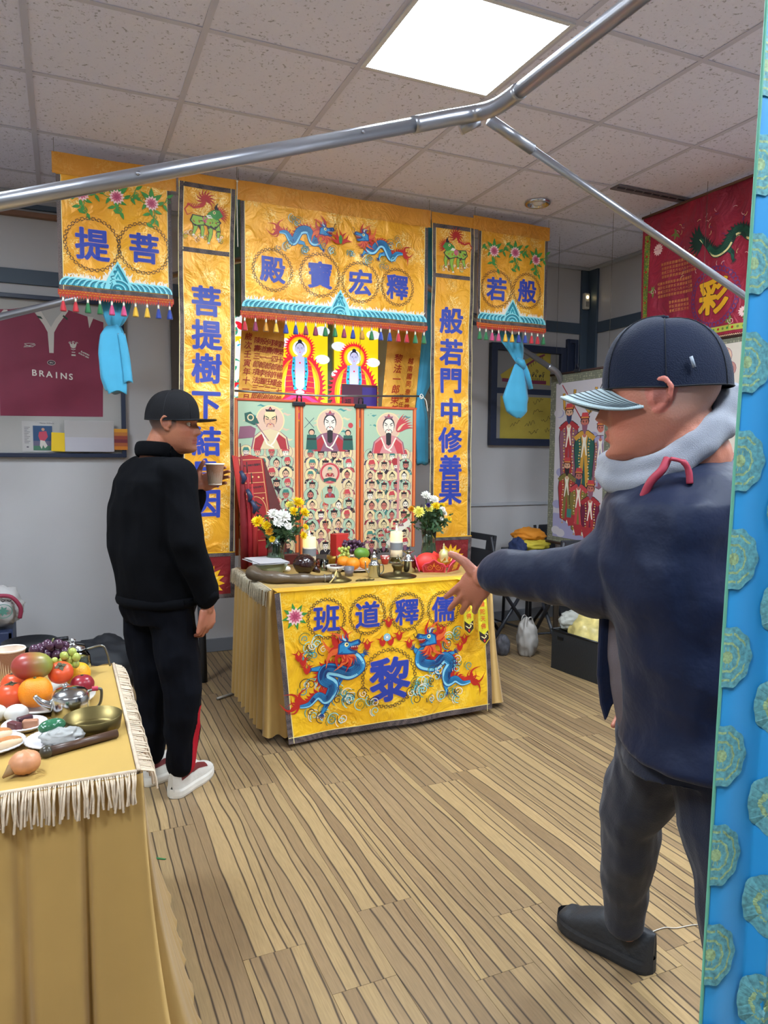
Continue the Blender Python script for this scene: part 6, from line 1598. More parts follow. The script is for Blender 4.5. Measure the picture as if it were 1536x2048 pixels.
for k, (x, y, m_, lb) in enumerate(((-.098, 1.845, '#43242c', 'dark red cake slice on the rear plate'), (-.085, 1.815, '#a8765a', 'peach coloured cake slice on the rear plate'), (-.118, 1.812, '#5a2c30', 'maroon cake slice on the rear plate'))):
    o = MB().box((x, y, ZT+.018), (.034, .018, .020), M('cake%d' % k, m_, .4), R=rotm(.5-.7*k, 'Z'), bev=.004).build('cake_slice'); setp(o, lb, 'cake', 'cake slices on the near table')
o = MB().box((-.185, 2.10, ZT+.018), (.05, .02, .02), M('cake_dark', '#2f2026', .4), R=rotm(.4, 'Z'), bev=.004).build('cake_slice'); setp(o, 'black cake slice beside the paper cup', 'cake', 'cake slices on the near table')
t = thing('onion', 'pale orange onion at the front of the near table', 'onion', (-.086, 1.575, ZT+.024), .4)
def oni(v, d): return Vector((v.x, v.y, v.z))*(1+.03*math.cos(9*math.atan2(d.y, d.x)))
MB().ball((0, 0, 0), (.030, .028, .0235), M('onion_skin', '#c78a62', .4, vary=.18, vscale=35), 26, 16, f=oni).build('skin', t)
MB().tube([(-.024, 0, -.006), (-.036, -.004, -.012), (-.044, -.004, -.017)], [.012, .006, .002], M('onion_root', '#8a6a44', .8), 8).build('root', t)

# ================================================================ PEOPLE
dummy = M('dummy', '#888888')
def ucap(b, p0, r0, p1, r1, n=16):
    p0, p1 = Vector(p0), Vector(p1); ax = (p1-p0); L = ax.length; ax = ax.normalized() if L > 1e-6 else Vector((0, 0, 1))
    pts, rad = [], []
    for k in range(6): a = -PI/2+PI/2*k/6; pts.append(p0+ax*r0*math.sin(a)); rad.append(max(r0*math.cos(a), 1e-4))
    pts.append(p0); rad.append(r0); pts.append(p1); rad.append(r1)
    for k in range(1, 7): a = PI/2*k/6; pts.append(p1+ax*r1*math.sin(a)); rad.append(max(r1*math.cos(a), 1e-4))
    b.tube(pts, rad, dummy, n)
def uell(b, c, r, R=None): b.ball(c, r, dummy, 20, 14, R=R)
def uloft(b, rings, n=28):
    """rings: (centre, side vector, forward vector) with half sizes in the vectors' lengths"""
    vs = []; fs = []
    for (c, s_, f_) in rings:
        for k in range(n):
            a = 2*PI*k/n; ca, sa = math.cos(a), math.sin(a)
            ca = abs(ca)**.85*(1 if ca > 0 else -1); sa = abs(sa)**.85*(1 if sa > 0 else -1)
            vs.append(Vector(c)+Vector(s_)*ca+Vector(f_)*sa)
    m_ = len(rings)
    for i in range(m_-1):
        for k in range(n): fs.append((i*n+k, i*n+(k+1) % n, (i+1)*n+(k+1) % n, (i+1)*n+k))
    fs.append(tuple(range(n))[::-1]); fs.append(tuple((m_-1)*n+k for k in range(n)))
    b.add(vs, fs, dummy, True)
def fuse(b, name, voxel, sm, mat, parent, colour=None, disp=None, origin=(0, 0, 0)):
    o = b.build('tmp'); md = o.modifiers.new('r', 'REMESH'); md.mode = 'VOXEL'; md.voxel_size = voxel; md.use_smooth_shade = True
    if sm: s_ = o.modifiers.new('s', 'SMOOTH'); s_.factor = .5; s_.iterations = sm
    dg = bpy.context.evaluated_depsgraph_get(); me = bpy.data.meshes.new_from_object(o.evaluated_get(dg)); old = o.data
    bpy.data.objects.remove(o); bpy.data.meshes.remove(old)
    me.name = name; me.materials.clear(); me.materials.append(mat)
    if disp:
        ns = [v.normal.copy() for v in me.vertices]
        for v, n_ in zip(me.vertices, ns): v.co += n_*disp(v.co, n_)
    if colour:
        at = me.color_attributes.new('Col', 'FLOAT_COLOR', 'POINT')
        for i, v in enumerate(me.vertices): c = colour(v.co, v.normal); at.data[i].color = (c[0], c[1], c[2], 1)
    O = Vector(origin)
    for v in me.vertices: v.co -= O
    for p in me.polygons: p.use_smooth = True
    me.update()
    return link(name, me, parent)
def mixc(a, b_, t): t = max(0, min(1, t)); return tuple(x*(1-t)+y*t for x, y in zip(a, b_))
skinmat = attr_mat('skin', .48, .12, 260, .08)
HT = [(-.113, .058, .012, .014), (-.106, .080, -.004, .032), (-.094, .089, -.024, .045), (-.080, .087, -.040, .053), (-.062, .087, -.052, .059), (-.045, .086, -.064, .063), (-.030, .086, -.076, .067), (-.010, .085, -.090, .071), (.005, .083, -.098, .074), (.022, .088, -.102, .076), (.045, .087, -.103, .077), (.070, .078, -.096, .073), (.090, .058, -.078, .060), (.105, .030, -.050, .038), (.1145, .004, -.015, .010)]
def head_prims(b, Mh, s, fat=1.0):
    def P(x, y, z): return Mh @ (Vector((x, y, z))*s)
    def lk(z):
        for k in range(len(HT)-1):
            if z <= HT[k+1][0]:
                t_ = (z-HT[k][0])/(HT[k+1][0]-HT[k][0]); t_ = max(0, t_)
                return [HT[k][q]+(HT[k+1][q]-HT[k][q])*t_ for q in (1, 2, 3)]
        return HT[-1][1:]
    g = lambda x, z, cx, cz, sx_, sz: math.exp(-((x-cx)/sx_)**2-((z-cz)/sz)**2)
    def pt(i, j):
        z = -.113+.2275*j; fr, bk, w = lk(z); a = 2*PI*i; w *= 1+(fat-1)*max(0, min(1, (.02-z)/.06))
        mid = -.006 if z > -.04 else -.006+.02*min(1, (-.04-z)/.05)
        ca, sa = math.cos(a), math.sin(a)
        x = w*abs(ca)**.88*(1 if ca > 0 else -1)
        y = mid+(fr-mid)*sa if sa > 0 else mid+(mid-bk)*sa
        if sa > 0:
            y = mid+(fr-mid)*sa**.85; ax = abs(x); d = 0
            na = 0 if z > .016 or z < -.044 else (.003+.023*(.016-z)/.046 if z > -.030 else .026*(z+.044)/.014)
            d += na*math.exp(-(x/(.0095+.004*max(0, -z/.03)))**2)
            d += .008*g(ax, z, .0135, -.034, .007, .007)
            d += -.013*g(ax, z, .032, .003, .017, .011)+.005*g(ax, z, .026, .023, .022, .008)+.005*g(ax, z, .044, -.022, .018, .018)
            d += .008*g(x, z, 0, -.055, .018, .0045)+.008*g(x, z, 0, -.067, .016, .0050)-.003*g(x, z, 0, -.0605, .024, .003)
            d += -.005*g(x, z, 0, -.079, .020, .006)+.006*g(x, z, 0, -.095, .018, .012)
            y += d*min(1, sa*1.6)
        return P(x, y, z)
    b.grid(pt, 96, 84, dummy)
    for k in (0, 1): b.add([pt(q/96, k) for q in range(96)], [tuple(range(96))], dummy)
    def E(c, r): uell(b, P(*c), tuple(q*s for q in r), Mh.to_3x3())
    def K(p, r0, q, r1): ucap(b, P(*p), r0*s, P(*q), r1*s)
    E((0, .022, -.088), (.046*fat, .048, .030))
    for q in (-1, 1):
        er = [(q*.073, .012, .014), (q*.080, .004, .026), (q*.085, -.010, .027), (q*.085, -.020, .012), (q*.081, -.016, -.006), (q*.076, -.003, -.022), (q*.072, .006, -.024)]
        for i in range(6): K(er[i], .0048, er[i+1], .0048)
        E((q*.074, -.003, .003), (.0075, .017, .025)); K((q*.075, .010, .002), .005, (q*.075, .010, -.008), .005)
def hand_prims(b, wrist, d, pn, side, s=1.0, curl=(.5, .5, .5, .5), spread=.12, thumb=(.6, .5), r=.0085, tl=.88):
    """d: direction wrist->fingers; pn: normal out of the back of the hand; side=+1: thumb towards d x pn"""
    w = Vector(wrist); d = Vector(d).normalized(); pn = Vector(pn); pn = (pn-d*pn.dot(d)).normalized(); t = d.cross(pn)*side
    uell(b, w+d*.045*s, (.040*s, .014*s, .050*s), Matrix((t, pn, d)).transposed())
    ucap(b, w-d*.02*s, .026*s, w+d*.012*s, .024*s)
    for k in range(4):
        off = (1.5-k)*.0195*s; base = w+d*(.083-.006*abs(k-1))*s+t*off
        ang = (1.5-k)*spread; fd = (d*math.cos(ang)+t*math.sin(ang)).normalized(); c = curl[k]; L = [.040, .045, .042, .033][k]*s
        ucap(b, w+d*.05*s+t*off*.8, r*1.15*s, base, r*1.08*s)
        p = base; a = c*.7
        for q, f in enumerate((1, .72, .55)):
            dr = fd*math.cos(a)-pn*math.sin(a); e = p+dr*L*f; ucap(b, p, r*(1.04-.08*q)*s, e, r*(.96-.09*q)*s, 12); p = e; a += c*(.9-.1*q)
    b0 = w+t*.026*s+d*.018*s; td = (d*math.cos(thumb[0])+t*math.sin(thumb[0])).normalized(); e = b0+td*.042*s*tl; ucap(b, b0, .0145*s, e, .0115*s)
    td2 = (td*math.cos(thumb[1])-pn*math.sin(thumb[1])*.6+d*.3).normalized(); e2 = e+td2*.032*s*tl; ucap(b, e, .0112*s, e2, .0098*s); ucap(b, e2, .0098*s, e2+(td2+d*.2).normalized()*.020*s*tl, .0085*s)
def frame_m(c, F, U=(0, 0, 1)):
    F = Vector(F).normalized(); X = F.cross(Vector(U)).normalized(); Z = X.cross(F)
    return Matrix(((X.x, F.x, Z.x, c[0]), (X.y, F.y, Z.y, c[1]), (X.z, F.z, Z.z, c[2]), (0, 0, 0, 1)))
def folds(amp, sc=7, zs=.35, sd=0):
    return lambda co, n: amp*(.9*(.3-abs(noise.noise(Vector((co.x*sc*.8+co.z*3+sd, co.y*sc*.8, co.z*sc*.8+sd)))))+noise.noise(Vector((co.x*sc+sd, co.y*sc, co.z*sc*zs)))+.5*noise.noise(Vector((co.x*sc*2.3, co.y*sc*2.3+sd, co.z*sc*1.4))))
def eyes(t, Mh, s, O, iris='#3a261c'):
    wh = M('eye_white', '#d8cfc4', .2); ir = M('iris', iris, .15); b = MB()
    for g in (-1, 1):
        c = Mh @ (Vector((g*.031, .0665, .002))*s)-O; b.ball(c, .0105*s, wh, 16, 10)
        f = (Mh.to_3x3() @ Vector((0, 1, 0))); b.ball(c+f*.0062*s, (.0050*s,)*3, ir, 12, 8)
    b.build('eye', t)
def cap(t, Mh, s, O, crown, brimm, under, stitch, high=1.0, tiltb=.0, curve=.0, brimlen=.075):
    def P(x, y, z): return Mh @ (Vector((x, y, z))*s)-O
    vs = []; fs = []; nu, nv = 40, 14; b = MB()
    def dome(i, j):
        a = 2*PI*i; th = PI/2*(1-j)
        x = .086*math.cos(a)*math.sin(th+.0)**.8 if th > 0 else 0
        y = .108*math.sin(a)*math.sin(th)**.8 if th > 0 else 0
        fr = max(0, math.sin(a))
        z = .112*high*math.cos(th)**.85*(1+.06*fr) if th < PI/2 else 0
        seam = 1-.012*max(0, 1-abs(((i*6) % 1)-.5)*-2-0)*0
        return P(x*seam, -.012+y*1.0, .022+z-.010*(1-j)*(1-fr)*1.0)
    b.grid(dome, nu, nv, crown); b.lathe([(0, 0), (.008*s, .0), (.007*s, .005*s), (0, .006*s)], crown, c=P(0, -.012, .022+.112*high), n=10, R=Mh.to_3x3()); b.build('cap_crown', t)
    b = MB(); L = []
    for (z0, dd) in ((.0, 0), (.004, 0)): pass
    def brim(i, j, dz):
        a = -PI/2+PI*i; x = .083*math.sin(a); y0 = -.012+.104*math.sqrt(max(0, 1-(x/.09)**2)); y1 = y0+brimlen*math.cos(a)**.65
        y = y0+(y1-y0)*j; z = .024-curve*(x/.083)**2-tiltb*(y-y0)+dz
        return P(x, y-.004, z)
    b.grid(lambda i, j: brim(i, j, .0025), 30, 8, brimm); b.grid(lambda i, j: brim(1-i, j, -.0015), 30, 8, under)
    for q in range(31): pass
    b.tube([brim(i/30, 1, .0005) for i in range(31)], .0026*s, brimm, 6); b.build('cap_brim', t)
    if stitch:
        b = MB()
        for q in range(1, 8): b.tube([brim(.06+.88*i/30, q/8.2, .0035) for i in range(31)], .0008*s, stitch, 4)
        b.build('brim_stitching', t)
    b = MB(); seam = M('cap_seam', '#11131a', .8)
    for k in range(6):
        b.tube([dome(k/6, j/10)+(dome(k/6, j/10)-P(0, -.012, .03)).normalized()*.0008 for j in range(11)], .0009*s, seam, 4)
    b.tube([dome(i/40, .0) for i in range(41)], .0014*s, seam, 4); b.build('cap_seam', t)
    return dome, P
def shoe(name, t, heel, toe, m, solem, L=None, label=None, accent=None, w=.048, O=(0, 0, 0)):
    h, q = Vector(heel), Vector(toe); d = (q-h); L = L or d.length; d.normalize(); sd = Vector((d.y, -d.x, 0)); up = Vector((0, 0, 1)); O = Vector(O)
    def W(t_):
        t_ = max(t_, -.013)
        if t_ < .12: return w*.80*math.sqrt(max(.02, 1-((.12-t_)/.135)**2))
        if t_ > .86: return W(.86)*math.sqrt(max(.03, 1-((t_-.86)/.152)**2))
        return w*(.70+.30*math.sin(min(1, t_*1.6)*PI/2) if t_ < .62 else (1.0-((t_-.62)/.38)**3.2*.55))*(1-.10*math.exp(-((t_-.4)/.13)**2))
    b = MB()
    def Sp(t_, a, g=1.0): return h+d*(L*t_)+sd*(W(t_)*g*a)-O
    n = 26
    def sole(i, j):
        t_ = i; a = -1+2*j; return Sp(t_, a, 1.06)
    prof = [(0, 1.0), (.010, 1.07), (.028, 1.06), (.038, .99)]
    for k in range(len(prof)-1):
        (z0, g0), (z1, g1) = prof[k], prof[k+1]
        for a in (-1, 1): b.grid(lambda i, j: Sp(-.012+1.022*i, a, g0+(g1-g0)*j)+up*(z0+(z1-z0)*j+.0015+.012*max(0, i-.85)/.15*(1-z0*10)), n, 1, solem)
        for e in (0, 1): b.grid(lambda i, j: Sp(-.012+1.022*e, -1+2*i, g0+(g1-g0)*j)+up*(z0+(z1-z0)*j+.0015+(.012*(1-z0*10) if e else 0)), 6, 1, solem)
    b.grid(lambda i, j: Sp(-.012+1.022*i, -1+2*j, 1.0)+up*(.0015+.012*max(0, i-.85)/.15), n, 4, solem)
    b.build('sole', t) if False else None
    so = b.build(name+'_sole', t)
    b = MB()
    def H(t_): return .036+(.074 if t_ < .28 else .074*max(0, 1-(t_-.28)/.55)**.9+.030*(min(1, (t_-.28)/.2) if t_ < .88 else max(0, 1-((t_-.88)/.12)**2)))
    def up_(i, j):
        t_ = -.01+1.0*i; a = PI*j; wz = W(t_)*.98; x = math.cos(a); z = math.sin(a)**.62 if math.sin(a) > 0 else 0
        return h+d*(L*t_)+sd*(wz*abs(x)**.8*(1 if x > 0 else -1)*(1-.25*z*(t_ < .35)))+up*(.028+(H(t_)-.028)*z)-O
    b.grid(up_, 28, 18, m)
    b.grid(lambda i, j: up_(0, i)*(1-j)+(h+up*.05-O)*j, 12, 2, m)
    b.grid(lambda i, j: up_(1, i)*(1-j)+(h+d*L*.985+up*.040-O)*j, 12, 2, m)
    if accent:
        am = accent
        for a0, a1 in ((.04, .30), (.70, .96)):
            b.grid(lambda i, j: (lambda p: p+(p-(h+d*L*.4+up*.04-O)).normalized()*.0022)(up_(.12+.62*i, (a0+.10+.12*i if a0 < .5 else a1-.10-.12*i)+(.08+.10*i)*(j-.5))), 16, 2, am)
    b.build(name, t)
    return up_

# ---------------------------------------------------------------- the man in black beside the left banner
def man_in_black():
    O = Vector((.36, 2.97, 0))
    t = thing('person', 'person in black cap and black jacket holding a paper cup by the tall left banner', 'person', O)
    HA = Vector((.408, 2.973, 1.482)); Mh = frame_m(HA, (.86, -.51, -.05)); s = 1.0
    F = Vector((.93, .37, 0)); R = Vector((.37, -.93, 0))
    b = MB(); head_prims(b, Mh, s, 1.10)
    ucap(b, (.372, 2.99, 1.43), .060, (.335, 3.005, 1.33), .066)
    b_t = [((.335, 3.0, 1.33), .12, .075), ((.33, 3.0, 1.26), .165, .10), ((.325, 3.0, 1.1), .16, .12), ((.33, 3.0, .95), .155, .12), ((.335, 3.0, .84), .15, .11)]
    uloft(b, [(c, R*w, F*d_) for c, w, d_ in b_t])
    ucap(b, (.398, 2.86, 1.27), .045, (.421, 2.80, 1.03), .036); ucap(b, (.421, 2.80, 1.03), .036, (.498, 2.825, .79), .026)
    ucap(b, (.272, 3.14, 1.27), .045, (.455, 3.19, 1.06), .036); ucap(b, (.455, 3.19, 1.06), .036, (.505, 3.082, 1.228), .026)
    ucap(b, (.36, 2.93, .80), .07, (.410, 2.88, .42), .045); ucap(b, (.410, 2.88, .42), .045, (.400, 2.915, .11), .032)
    ucap(b, (.30, 3.05, .80), .07, (.325, 3.04, .40), .045); ucap(b, (.325, 3.04, .40), .045, (.312, 3.06, .11), .032)
    hand_prims(b, (.502, 2.828, .775), (.02, .03, -1), (.55, -.8, 0), 1, .98, (.75, .8, .85, .9), .05, (.35, .3))
    hand_prims(b, (.512, 3.080, 1.232), (1, .04, .42), (0, 1, 0), 1, .95, (.62, .66, .68, .72), .04, (1.15, .75))
    sk, hr, lp, dk = lin('#a86b50'), lin('#1c1714'), lin('#a8584e'), lin('#7a4536')
    Mi = Mh.inverted()
    def col(co, n):
        l = (Mi @ co)/s; c = sk
        if co.z > 1.34 and (co-HA).length < .2:
            nz = noise.noise(co*60)*.5+.5
            c = mixc(sk, lin('#b5644f'), max(0, 1-Vector((abs(l.x)-.04, l.y-.07, l.z+.03)).length/.04)*.5)
            ear = abs(l.x) > .075 and -.03 < l.y < .02 and l.z < .035
            if not ear and l.z > -.045+max(0, l.y)*.9 and l.y < .035: c = mixc(c, hr, min(1, (l.z+.05-max(0, l.y)*.9)*30)*.85)
            if l.z > .035 and l.y < .06: c = hr
            if l.y > .074 and abs(l.x) < .022 and -.0725 < l.z < -.051: c = mixc(lp, dk, .8*math.exp(-((l.z+.061)/.0022)**2))  # lips, with the shade of the mouth groove painted as a dark line
            if .055 < l.y and .012 < abs(l.x) < .046 and .017 < l.z-.06*(.03-abs(abs(l.x)-.03))*.2 < .025: c = mixc(c, hr, .8)
            if l.y > .05 and math.hypot(abs(l.x)-.031, (l.z-.002)*1.5) < .0135: c = mixc(c, dk, .7)
            if l.y > .0 and l.z < -.05: c = mixc(c, dk, .25*nz)
            if abs(l.x) > .08 and abs(l.y+.004) < .011 and -.012 < l.z < .018: c = mixc(c, dk, .6)
        else: c = mixc(sk, lin('#b8705c'), noise.noise(co*40)*.5+.3)
        return c
    fuse(b, 'body', .0036, 2, skinmat, t, col, None, O); eyes(t, Mh, s, O)
    blackf = M('fleece_black', '#08090d', .9, bump=.35, bscale=700, spec=.12); 
    # jacket
    b = MB()
    J = [((.335, 3.0, 1.345), .105, .085), ((.33, 3.0, 1.31), .160, .105), ((.327, 3.0, 1.26), .195, .128), ((.322, 3.0, 1.15), .198, .150), ((.325, 3.0, 1.0), .193, .158), ((.332, 2.99, .86), .188, .150), ((.337, 2.985, .785), .180, .142)]
    uloft(b, [(c, R*w, F*d_) for c, w, d_ in J])
    ucap(b, (.395, 2.865, 1.275), .074, (.418, 2.80, 1.03), .062); ucap(b, (.418, 2.80, 1.03), .062, (.490, 2.822, .845), .052); ucap(b, (.490, 2.822, .845), .050, (.497, 2.825, .815), .046)
    ucap(b, (.275, 3.135, 1.275), .074, (.445, 3.18, 1.07), .062); ucap(b, (.445, 3.18, 1.07), .062, (.490, 3.105, 1.185), .048)
    fuse(b, 'jacket', .006, 3, blackf, t, None, folds(.014, 7, .6, 2), O)
    b = MB(); cc = [Vector((.350, 3.0, 1.375))+R*.078*math.cos(a)+F*.082*math.sin(a)-O+Vector((0, 0, .012*math.sin(a+2.8))) for a in [2*PI*k/28 for k in range(29)]]
    b.tube(cc, .0125, blackf, 12, False, flat=2.3, up=(0, 0, 1)); b.build('collar', t)
    b = MB(); hm = [Vector((.337, 2.985, .792))+R*.183*math.cos(a)+F*.146*math.sin(a)-O for a in [2*PI*k/40 for k in range(41)]]
    b.tube(hm, .012, blackf, 8, False, flat=1.6, up=(0, 0, 1)); b.build('jacket_hem', t)
    b = MB(); b.tube([Vector((.4925, 2.823, .838))-O, Vector((.4975, 2.826, .800))-O], .049, blackf, 20); b.build('cuff', t)
    # trousers with a red side stripe at the lower right leg
    b = MB()
    uloft(b, [((.336, 2.985, .86), R*.165, F*.13), ((.336, 2.985, .76), R*.165, F*.135), ((.340, 2.98, .70), R*.15, F*.12)])
    ucap(b, (.375, 2.915, .76), .100, (.412, 2.885, .44), .080); ucap(b, (.412, 2.885, .44), .080, (.402, 2.905, .175), .064); ucap(b, (.402, 2.905, .175), .064, (.405, 2.905, .125), .060)
    ucap(b, (.298, 3.05, .76), .095, (.318, 3.045, .42), .078); ucap(b, (.318, 3.045, .42), .078, (.305, 3.055, .165), .060); ucap(b, (.305, 3.055, .165), .060, (.305, 3.055, .135), .056)
    trm = attr_mat('tracksuit', .85, .2, 500); trm.node_tree.nodes['Principled BSDF'].inputs['Specular IOR Level'].default_value = .12; navy_, redc = lin('#080a12'), lin('#b3202e')
    def tc_(co, n):
        if co.z < .37 and co.y < 3.0 and co.x > .395:
            k = Vector((co.x-.405, co.y-2.895)).normalized(); a = math.degrees(math.atan2(k.y, k.x))
            if -42 < a < -8+30*math.exp(-((co.z-.14)/.05)**2): return redc
        return navy_
    fuse(b, 'trousers', .005, 3, trm, t, tc_, folds(.013, 9, .55, 5), O)
    wsh = M('sneaker_white', '#d9d5cc', .45, bump=.1, bscale=80); wso = M('sneaker_sole', '#e8e4da', .5); mar = M('sneaker_maroon', '#6f2a2c', .5)
    shoe('sneaker', t, (.360, 2.872, 0), (.530, 3.045, 0), wsh, wso, .255, None, mar, .046, O)
    shoe('sneaker', t, (.262, 3.03, 0), (.49, 3.14, 0), wsh, wso, .255, None, mar, .046, O)
    blk_c = M('cap_black', '#131316', .8, bump=.25, bscale=500, spec=.2)
    cap(t, Mh, s, O, blk_c, blk_c, M('cap_under', '#3c3624', .7), None, .98, -.02, .010, .078)
    return t
man_in_black()
# cup in his hand
paper_cup('ribbed brown paper cup held by the person in black', (.574, 3.030, 1.236), 1.0)

# ---------------------------------------------------------------- the man in navy at the right
def man_in_navy():
    O = Vector((1.15, 1.08, 0))
    t = thing('person', 'person in navy cap with grey brim and navy jacket reaching towards the altar', 'person', O)
    HC = Vector((1.049, 1.070, 1.486)); Mh = frame_m(HC, (-.70, .70, -.06)); s = 1.09
    Ft = Vector((-.62, .78, 0)); Lf = Vector((-.78, -.62, 0))
    b = MB(); head_prims(b, Mh, s, 1.12)
    ucap(b, HC+Vector((.02, -.012, -.04)), .072, (1.115, 1.055, 1.37), .080); ucap(b, (1.09, 1.05, 1.40), .078, (1.13, 1.07, 1.33), .085)
    uloft(b, [((1.135, 1.08, 1.34), Lf*.11, Ft*.08), ((1.12, 1.075, 1.27), Lf*.14, Ft*.10), ((1.14, 1.05, 1.1), Lf*.12, Ft*.09), ((1.16, 1.035, .95), Lf*.12, Ft*.09), ((1.14, 1.045, .84), Lf*.12, Ft*.09)])
    el = Vector((.985, 1.15, 1.125)); wr = Vector((.905, 1.425, 1.098))
    ucap(b, (1.045, 1.01, 1.24), .045, el, .040); ucap(b, el, .042, wr, .028)
    ucap(b, (1.26, 1.18, 1.29), .05, (1.30, 1.22, 1.02), .04); ucap(b, (1.31, 1.22, 1.04), .04, (1.30, 1.335, .86), .028)
    ucap(b, (1.13, 1.09, .84), .07, (1.20, 1.258, .54), .055); ucap(b, (1.20, 1.258, .54), .055, (1.368, 1.435, .10), .036)
    ucap(b, (1.14, 1.0, .84), .07, (1.145, .925, .50), .055); ucap(b, (1.145, .925, .50), .055, (1.185, .87, .12), .038)
    hand_prims(b, wr+Vector((-.005, .018, -.002)), (-.16, .55, -.62), (-.72, -.55, -.2), 1, 1.0, (.3, .25, .3, .4), .10, (1.75, -.1), .0088, .72)
    hand_prims(b, (1.30, 1.345, .84), (-.0, .15, -.95), (.7, .5, 0), -1, 1.0, (.6, .6, .6, .6))
    sk, lp, pale, dk = lin('#b5735c'), lin('#a8584e'), lin('#b59080'), lin('#8a4a3c'); Mi = Mh.inverted()
    def col(co, n):
        l = (Mi @ co)/s; c = sk
        if (co-HC).length < .24 and co.z > 1.3:
            nz = noise.noise(co*50)*.5+.5
            ear = abs(l.x) > .074 and -.03 < l.y < .022 and l.z < .036
            c = mixc(sk, lin('#bb6450'), max(0, 1-Vector((abs(l.x)-.05, l.y-.06, l.z+.03)).length/.05)*.6)
            if ear: c = mixc(lin('#c07060'), dk, .7 if (abs(l.x) < .086 and abs(l.y+.004) < .012 and -.014 < l.z < .018) else 0)
            elif l.y < .03 and l.z > -.055+max(0, l.y+.02)*1.1: c = mixc(c, pale, min(1, (l.z+.055-max(0, l.y+.02)*1.1)*22)*.75)
            if l.y > .074 and abs(l.x) < .022 and -.0725 < l.z < -.051: c = mixc(lp, dk, .8*math.exp(-((l.z+.061)/.0022)**2))  # lip colour, the groove's shade drawn into it as a darker line
            if .055 < l.y and .012 < abs(l.x) < .045 and .017 < l.z < .025: c = mixc(c, lin('#3a241c'), .8)
            if l.y > .02 and l.z < -.07: c = mixc(c, dk, .2*nz)
        return c
    fuse(b, 'body', .0036, 2, skinmat, t, col, None, O); eyes(t, Mh, s, O)
    nv = M('jacket_navy', '#101a34', .55, bump=.3, bscale=30, sheen=.08, spec=.3); nvt = M('trousers_navy', '#191f31', .8, bump=.2, bscale=300, sheen=.1)
    grey = M('hoodie_grey', '#8d9099', .9, bump=.4, bscale=600, sheen=.3); gshirt = M('shirt_grey_brown', '#5f5558', .85, bump=.2, bscale=400)
    b = MB()
    J = [((1.150, 1.075, 1.375), .095, .08), ((1.14, 1.08, 1.345), .160, .12), ((1.13, 1.08, 1.29), .212, .145), ((1.115, 1.07, 1.18), .215, .155), ((1.138, 1.048, 1.05), .205, .150), ((1.165, 1.035, .92), .200, .145), ((1.17, 1.03, .85), .205, .150), ((1.168, 1.035, .80), .207, .152)]
    uloft(b, [(c, Lf*w, Ft*d_) for c, w, d_ in J])
    ucap(b, (1.035, 1.00, 1.262), .082, el, .074); ucap(b, el, .074, wr-(wr-el)*.12, .052); ucap(b, wr-(wr-el)*.16, .052, wr-(wr-el)*.04, .046)
    ucap(b, (1.26, 1.18, 1.29), .085, (1.30, 1.22, 1.02), .07); ucap(b, (1.31, 1.22, 1.04), .07, (1.30, 1.325, .88), .052)
    uf = folds(.014, 8, 1.2, 4)
    fuse(b, 'jacket', .006, 14, nv, t, None, lambda co, n: uf(co, n)+.005*math.sin((co-el).length*110)*max(0, 1-(co-el).length/.16), O)
    # hanging front panel and shirt
    def slab(name, pts, m, th, out):
        b = MB(); P = [Vector(p) for p in pts]; n_ = len(P)
        nn = (P[1]-P[0]).cross(P[-1]-P[0]).normalized()
        tri = [tuple(x) for x in tessellate_polygon([P])]
        b.add([p-O for p in P]+[p-O+nn*th for p in P], tri+[tuple(n_+i for i in x[::-1]) for x in tri]+[(i, (i+1) % n_, n_+(i+1) % n_, n_+i) for i in range(n_)], m)
        o = b.build(name, t); bv = o.modifiers.new('b', 'BEVEL'); bv.width = .006; bv.segments = 2; return o
    slab('jacket_flap', [(.985, 1.135, 1.20), (.978, 1.14, 1.05), (.985, 1.15, .93), (1.000, 1.155, .865), (1.010, 1.15, .828), (1.022, 1.148, .86), (1.045, 1.142, .90), (1.055, 1.13, 1.05), (1.05, 1.125, 1.20)], nv, .012, 1)
    b = MB(); ucap(b, (1.035, 1.125, 1.12), .045, (1.050, 1.105, .92), .055); ucap(b, (1.050, 1.105, .92), .055, (1.075, 1.10, .84), .055); fuse(b, 'shirt', .006, 2, gshirt, t, None, folds(.006, 9, .6, 1), O)
    # hood and collar of the grey hoodie
    b = MB(); hp_ = spline([(.998, 1.150, 1.350), (.985, 1.095, 1.335), (1.005, 1.030, 1.350), (1.065, .990, 1.400), (1.125, .992, 1.445), (1.170, 1.035, 1.480), (1.160, 1.105, 1.46), (1.09, 1.165, 1.39), (1.02, 1.172, 1.355), (.998, 1.150, 1.350)], 6)
    for k in range(len(hp_)-1):
        for off, r_ in (((0, 0, .012), .020), ((0, 0, -.012), .024)): ucap(b, hp_[k]+Vector(off), r_, hp_[k+1]+Vector(off), r_, 12)
    for a_, b_ in (((1.09, .985, 1.41), (1.175, 1.005, 1.495)), ((1.12, .985, 1.43), (1.195, 1.03, 1.50)), ((1.17, 1.01, 1.49), (1.195, 1.09, 1.50)), ((1.14, 1.0, 1.43), (1.205, 1.06, 1.44))): ucap(b, a_, .022, b_, .020)
    hf = lambda co, n: .006*noise.noise(co*22)+.0012*math.sin(co.x*60+co.z*90)
    fuse(b, 'hood', .005, 5, grey, t, None, hf, O)
    b = MB(); rc2 = M('cord_red', '#a8384a', .6)
    b.tube([Vector(p)-O for p in spline([(.990, .984, 1.372), (.978, .984, 1.352), (.966, .998, 1.330), (.962, 1.012, 1.300)], 5)], .0075, rc2, 8)
    b.tube([Vector(p)-O for p in spline([(.988, .976, 1.372), (1.005, .962, 1.366), (1.014, .958, 1.350), (1.016, .956, 1.328)], 5)], [.006]*5+[.009]*5+[.010]*6, rc2, 8, flat=.6); b.build('drawstring', t)
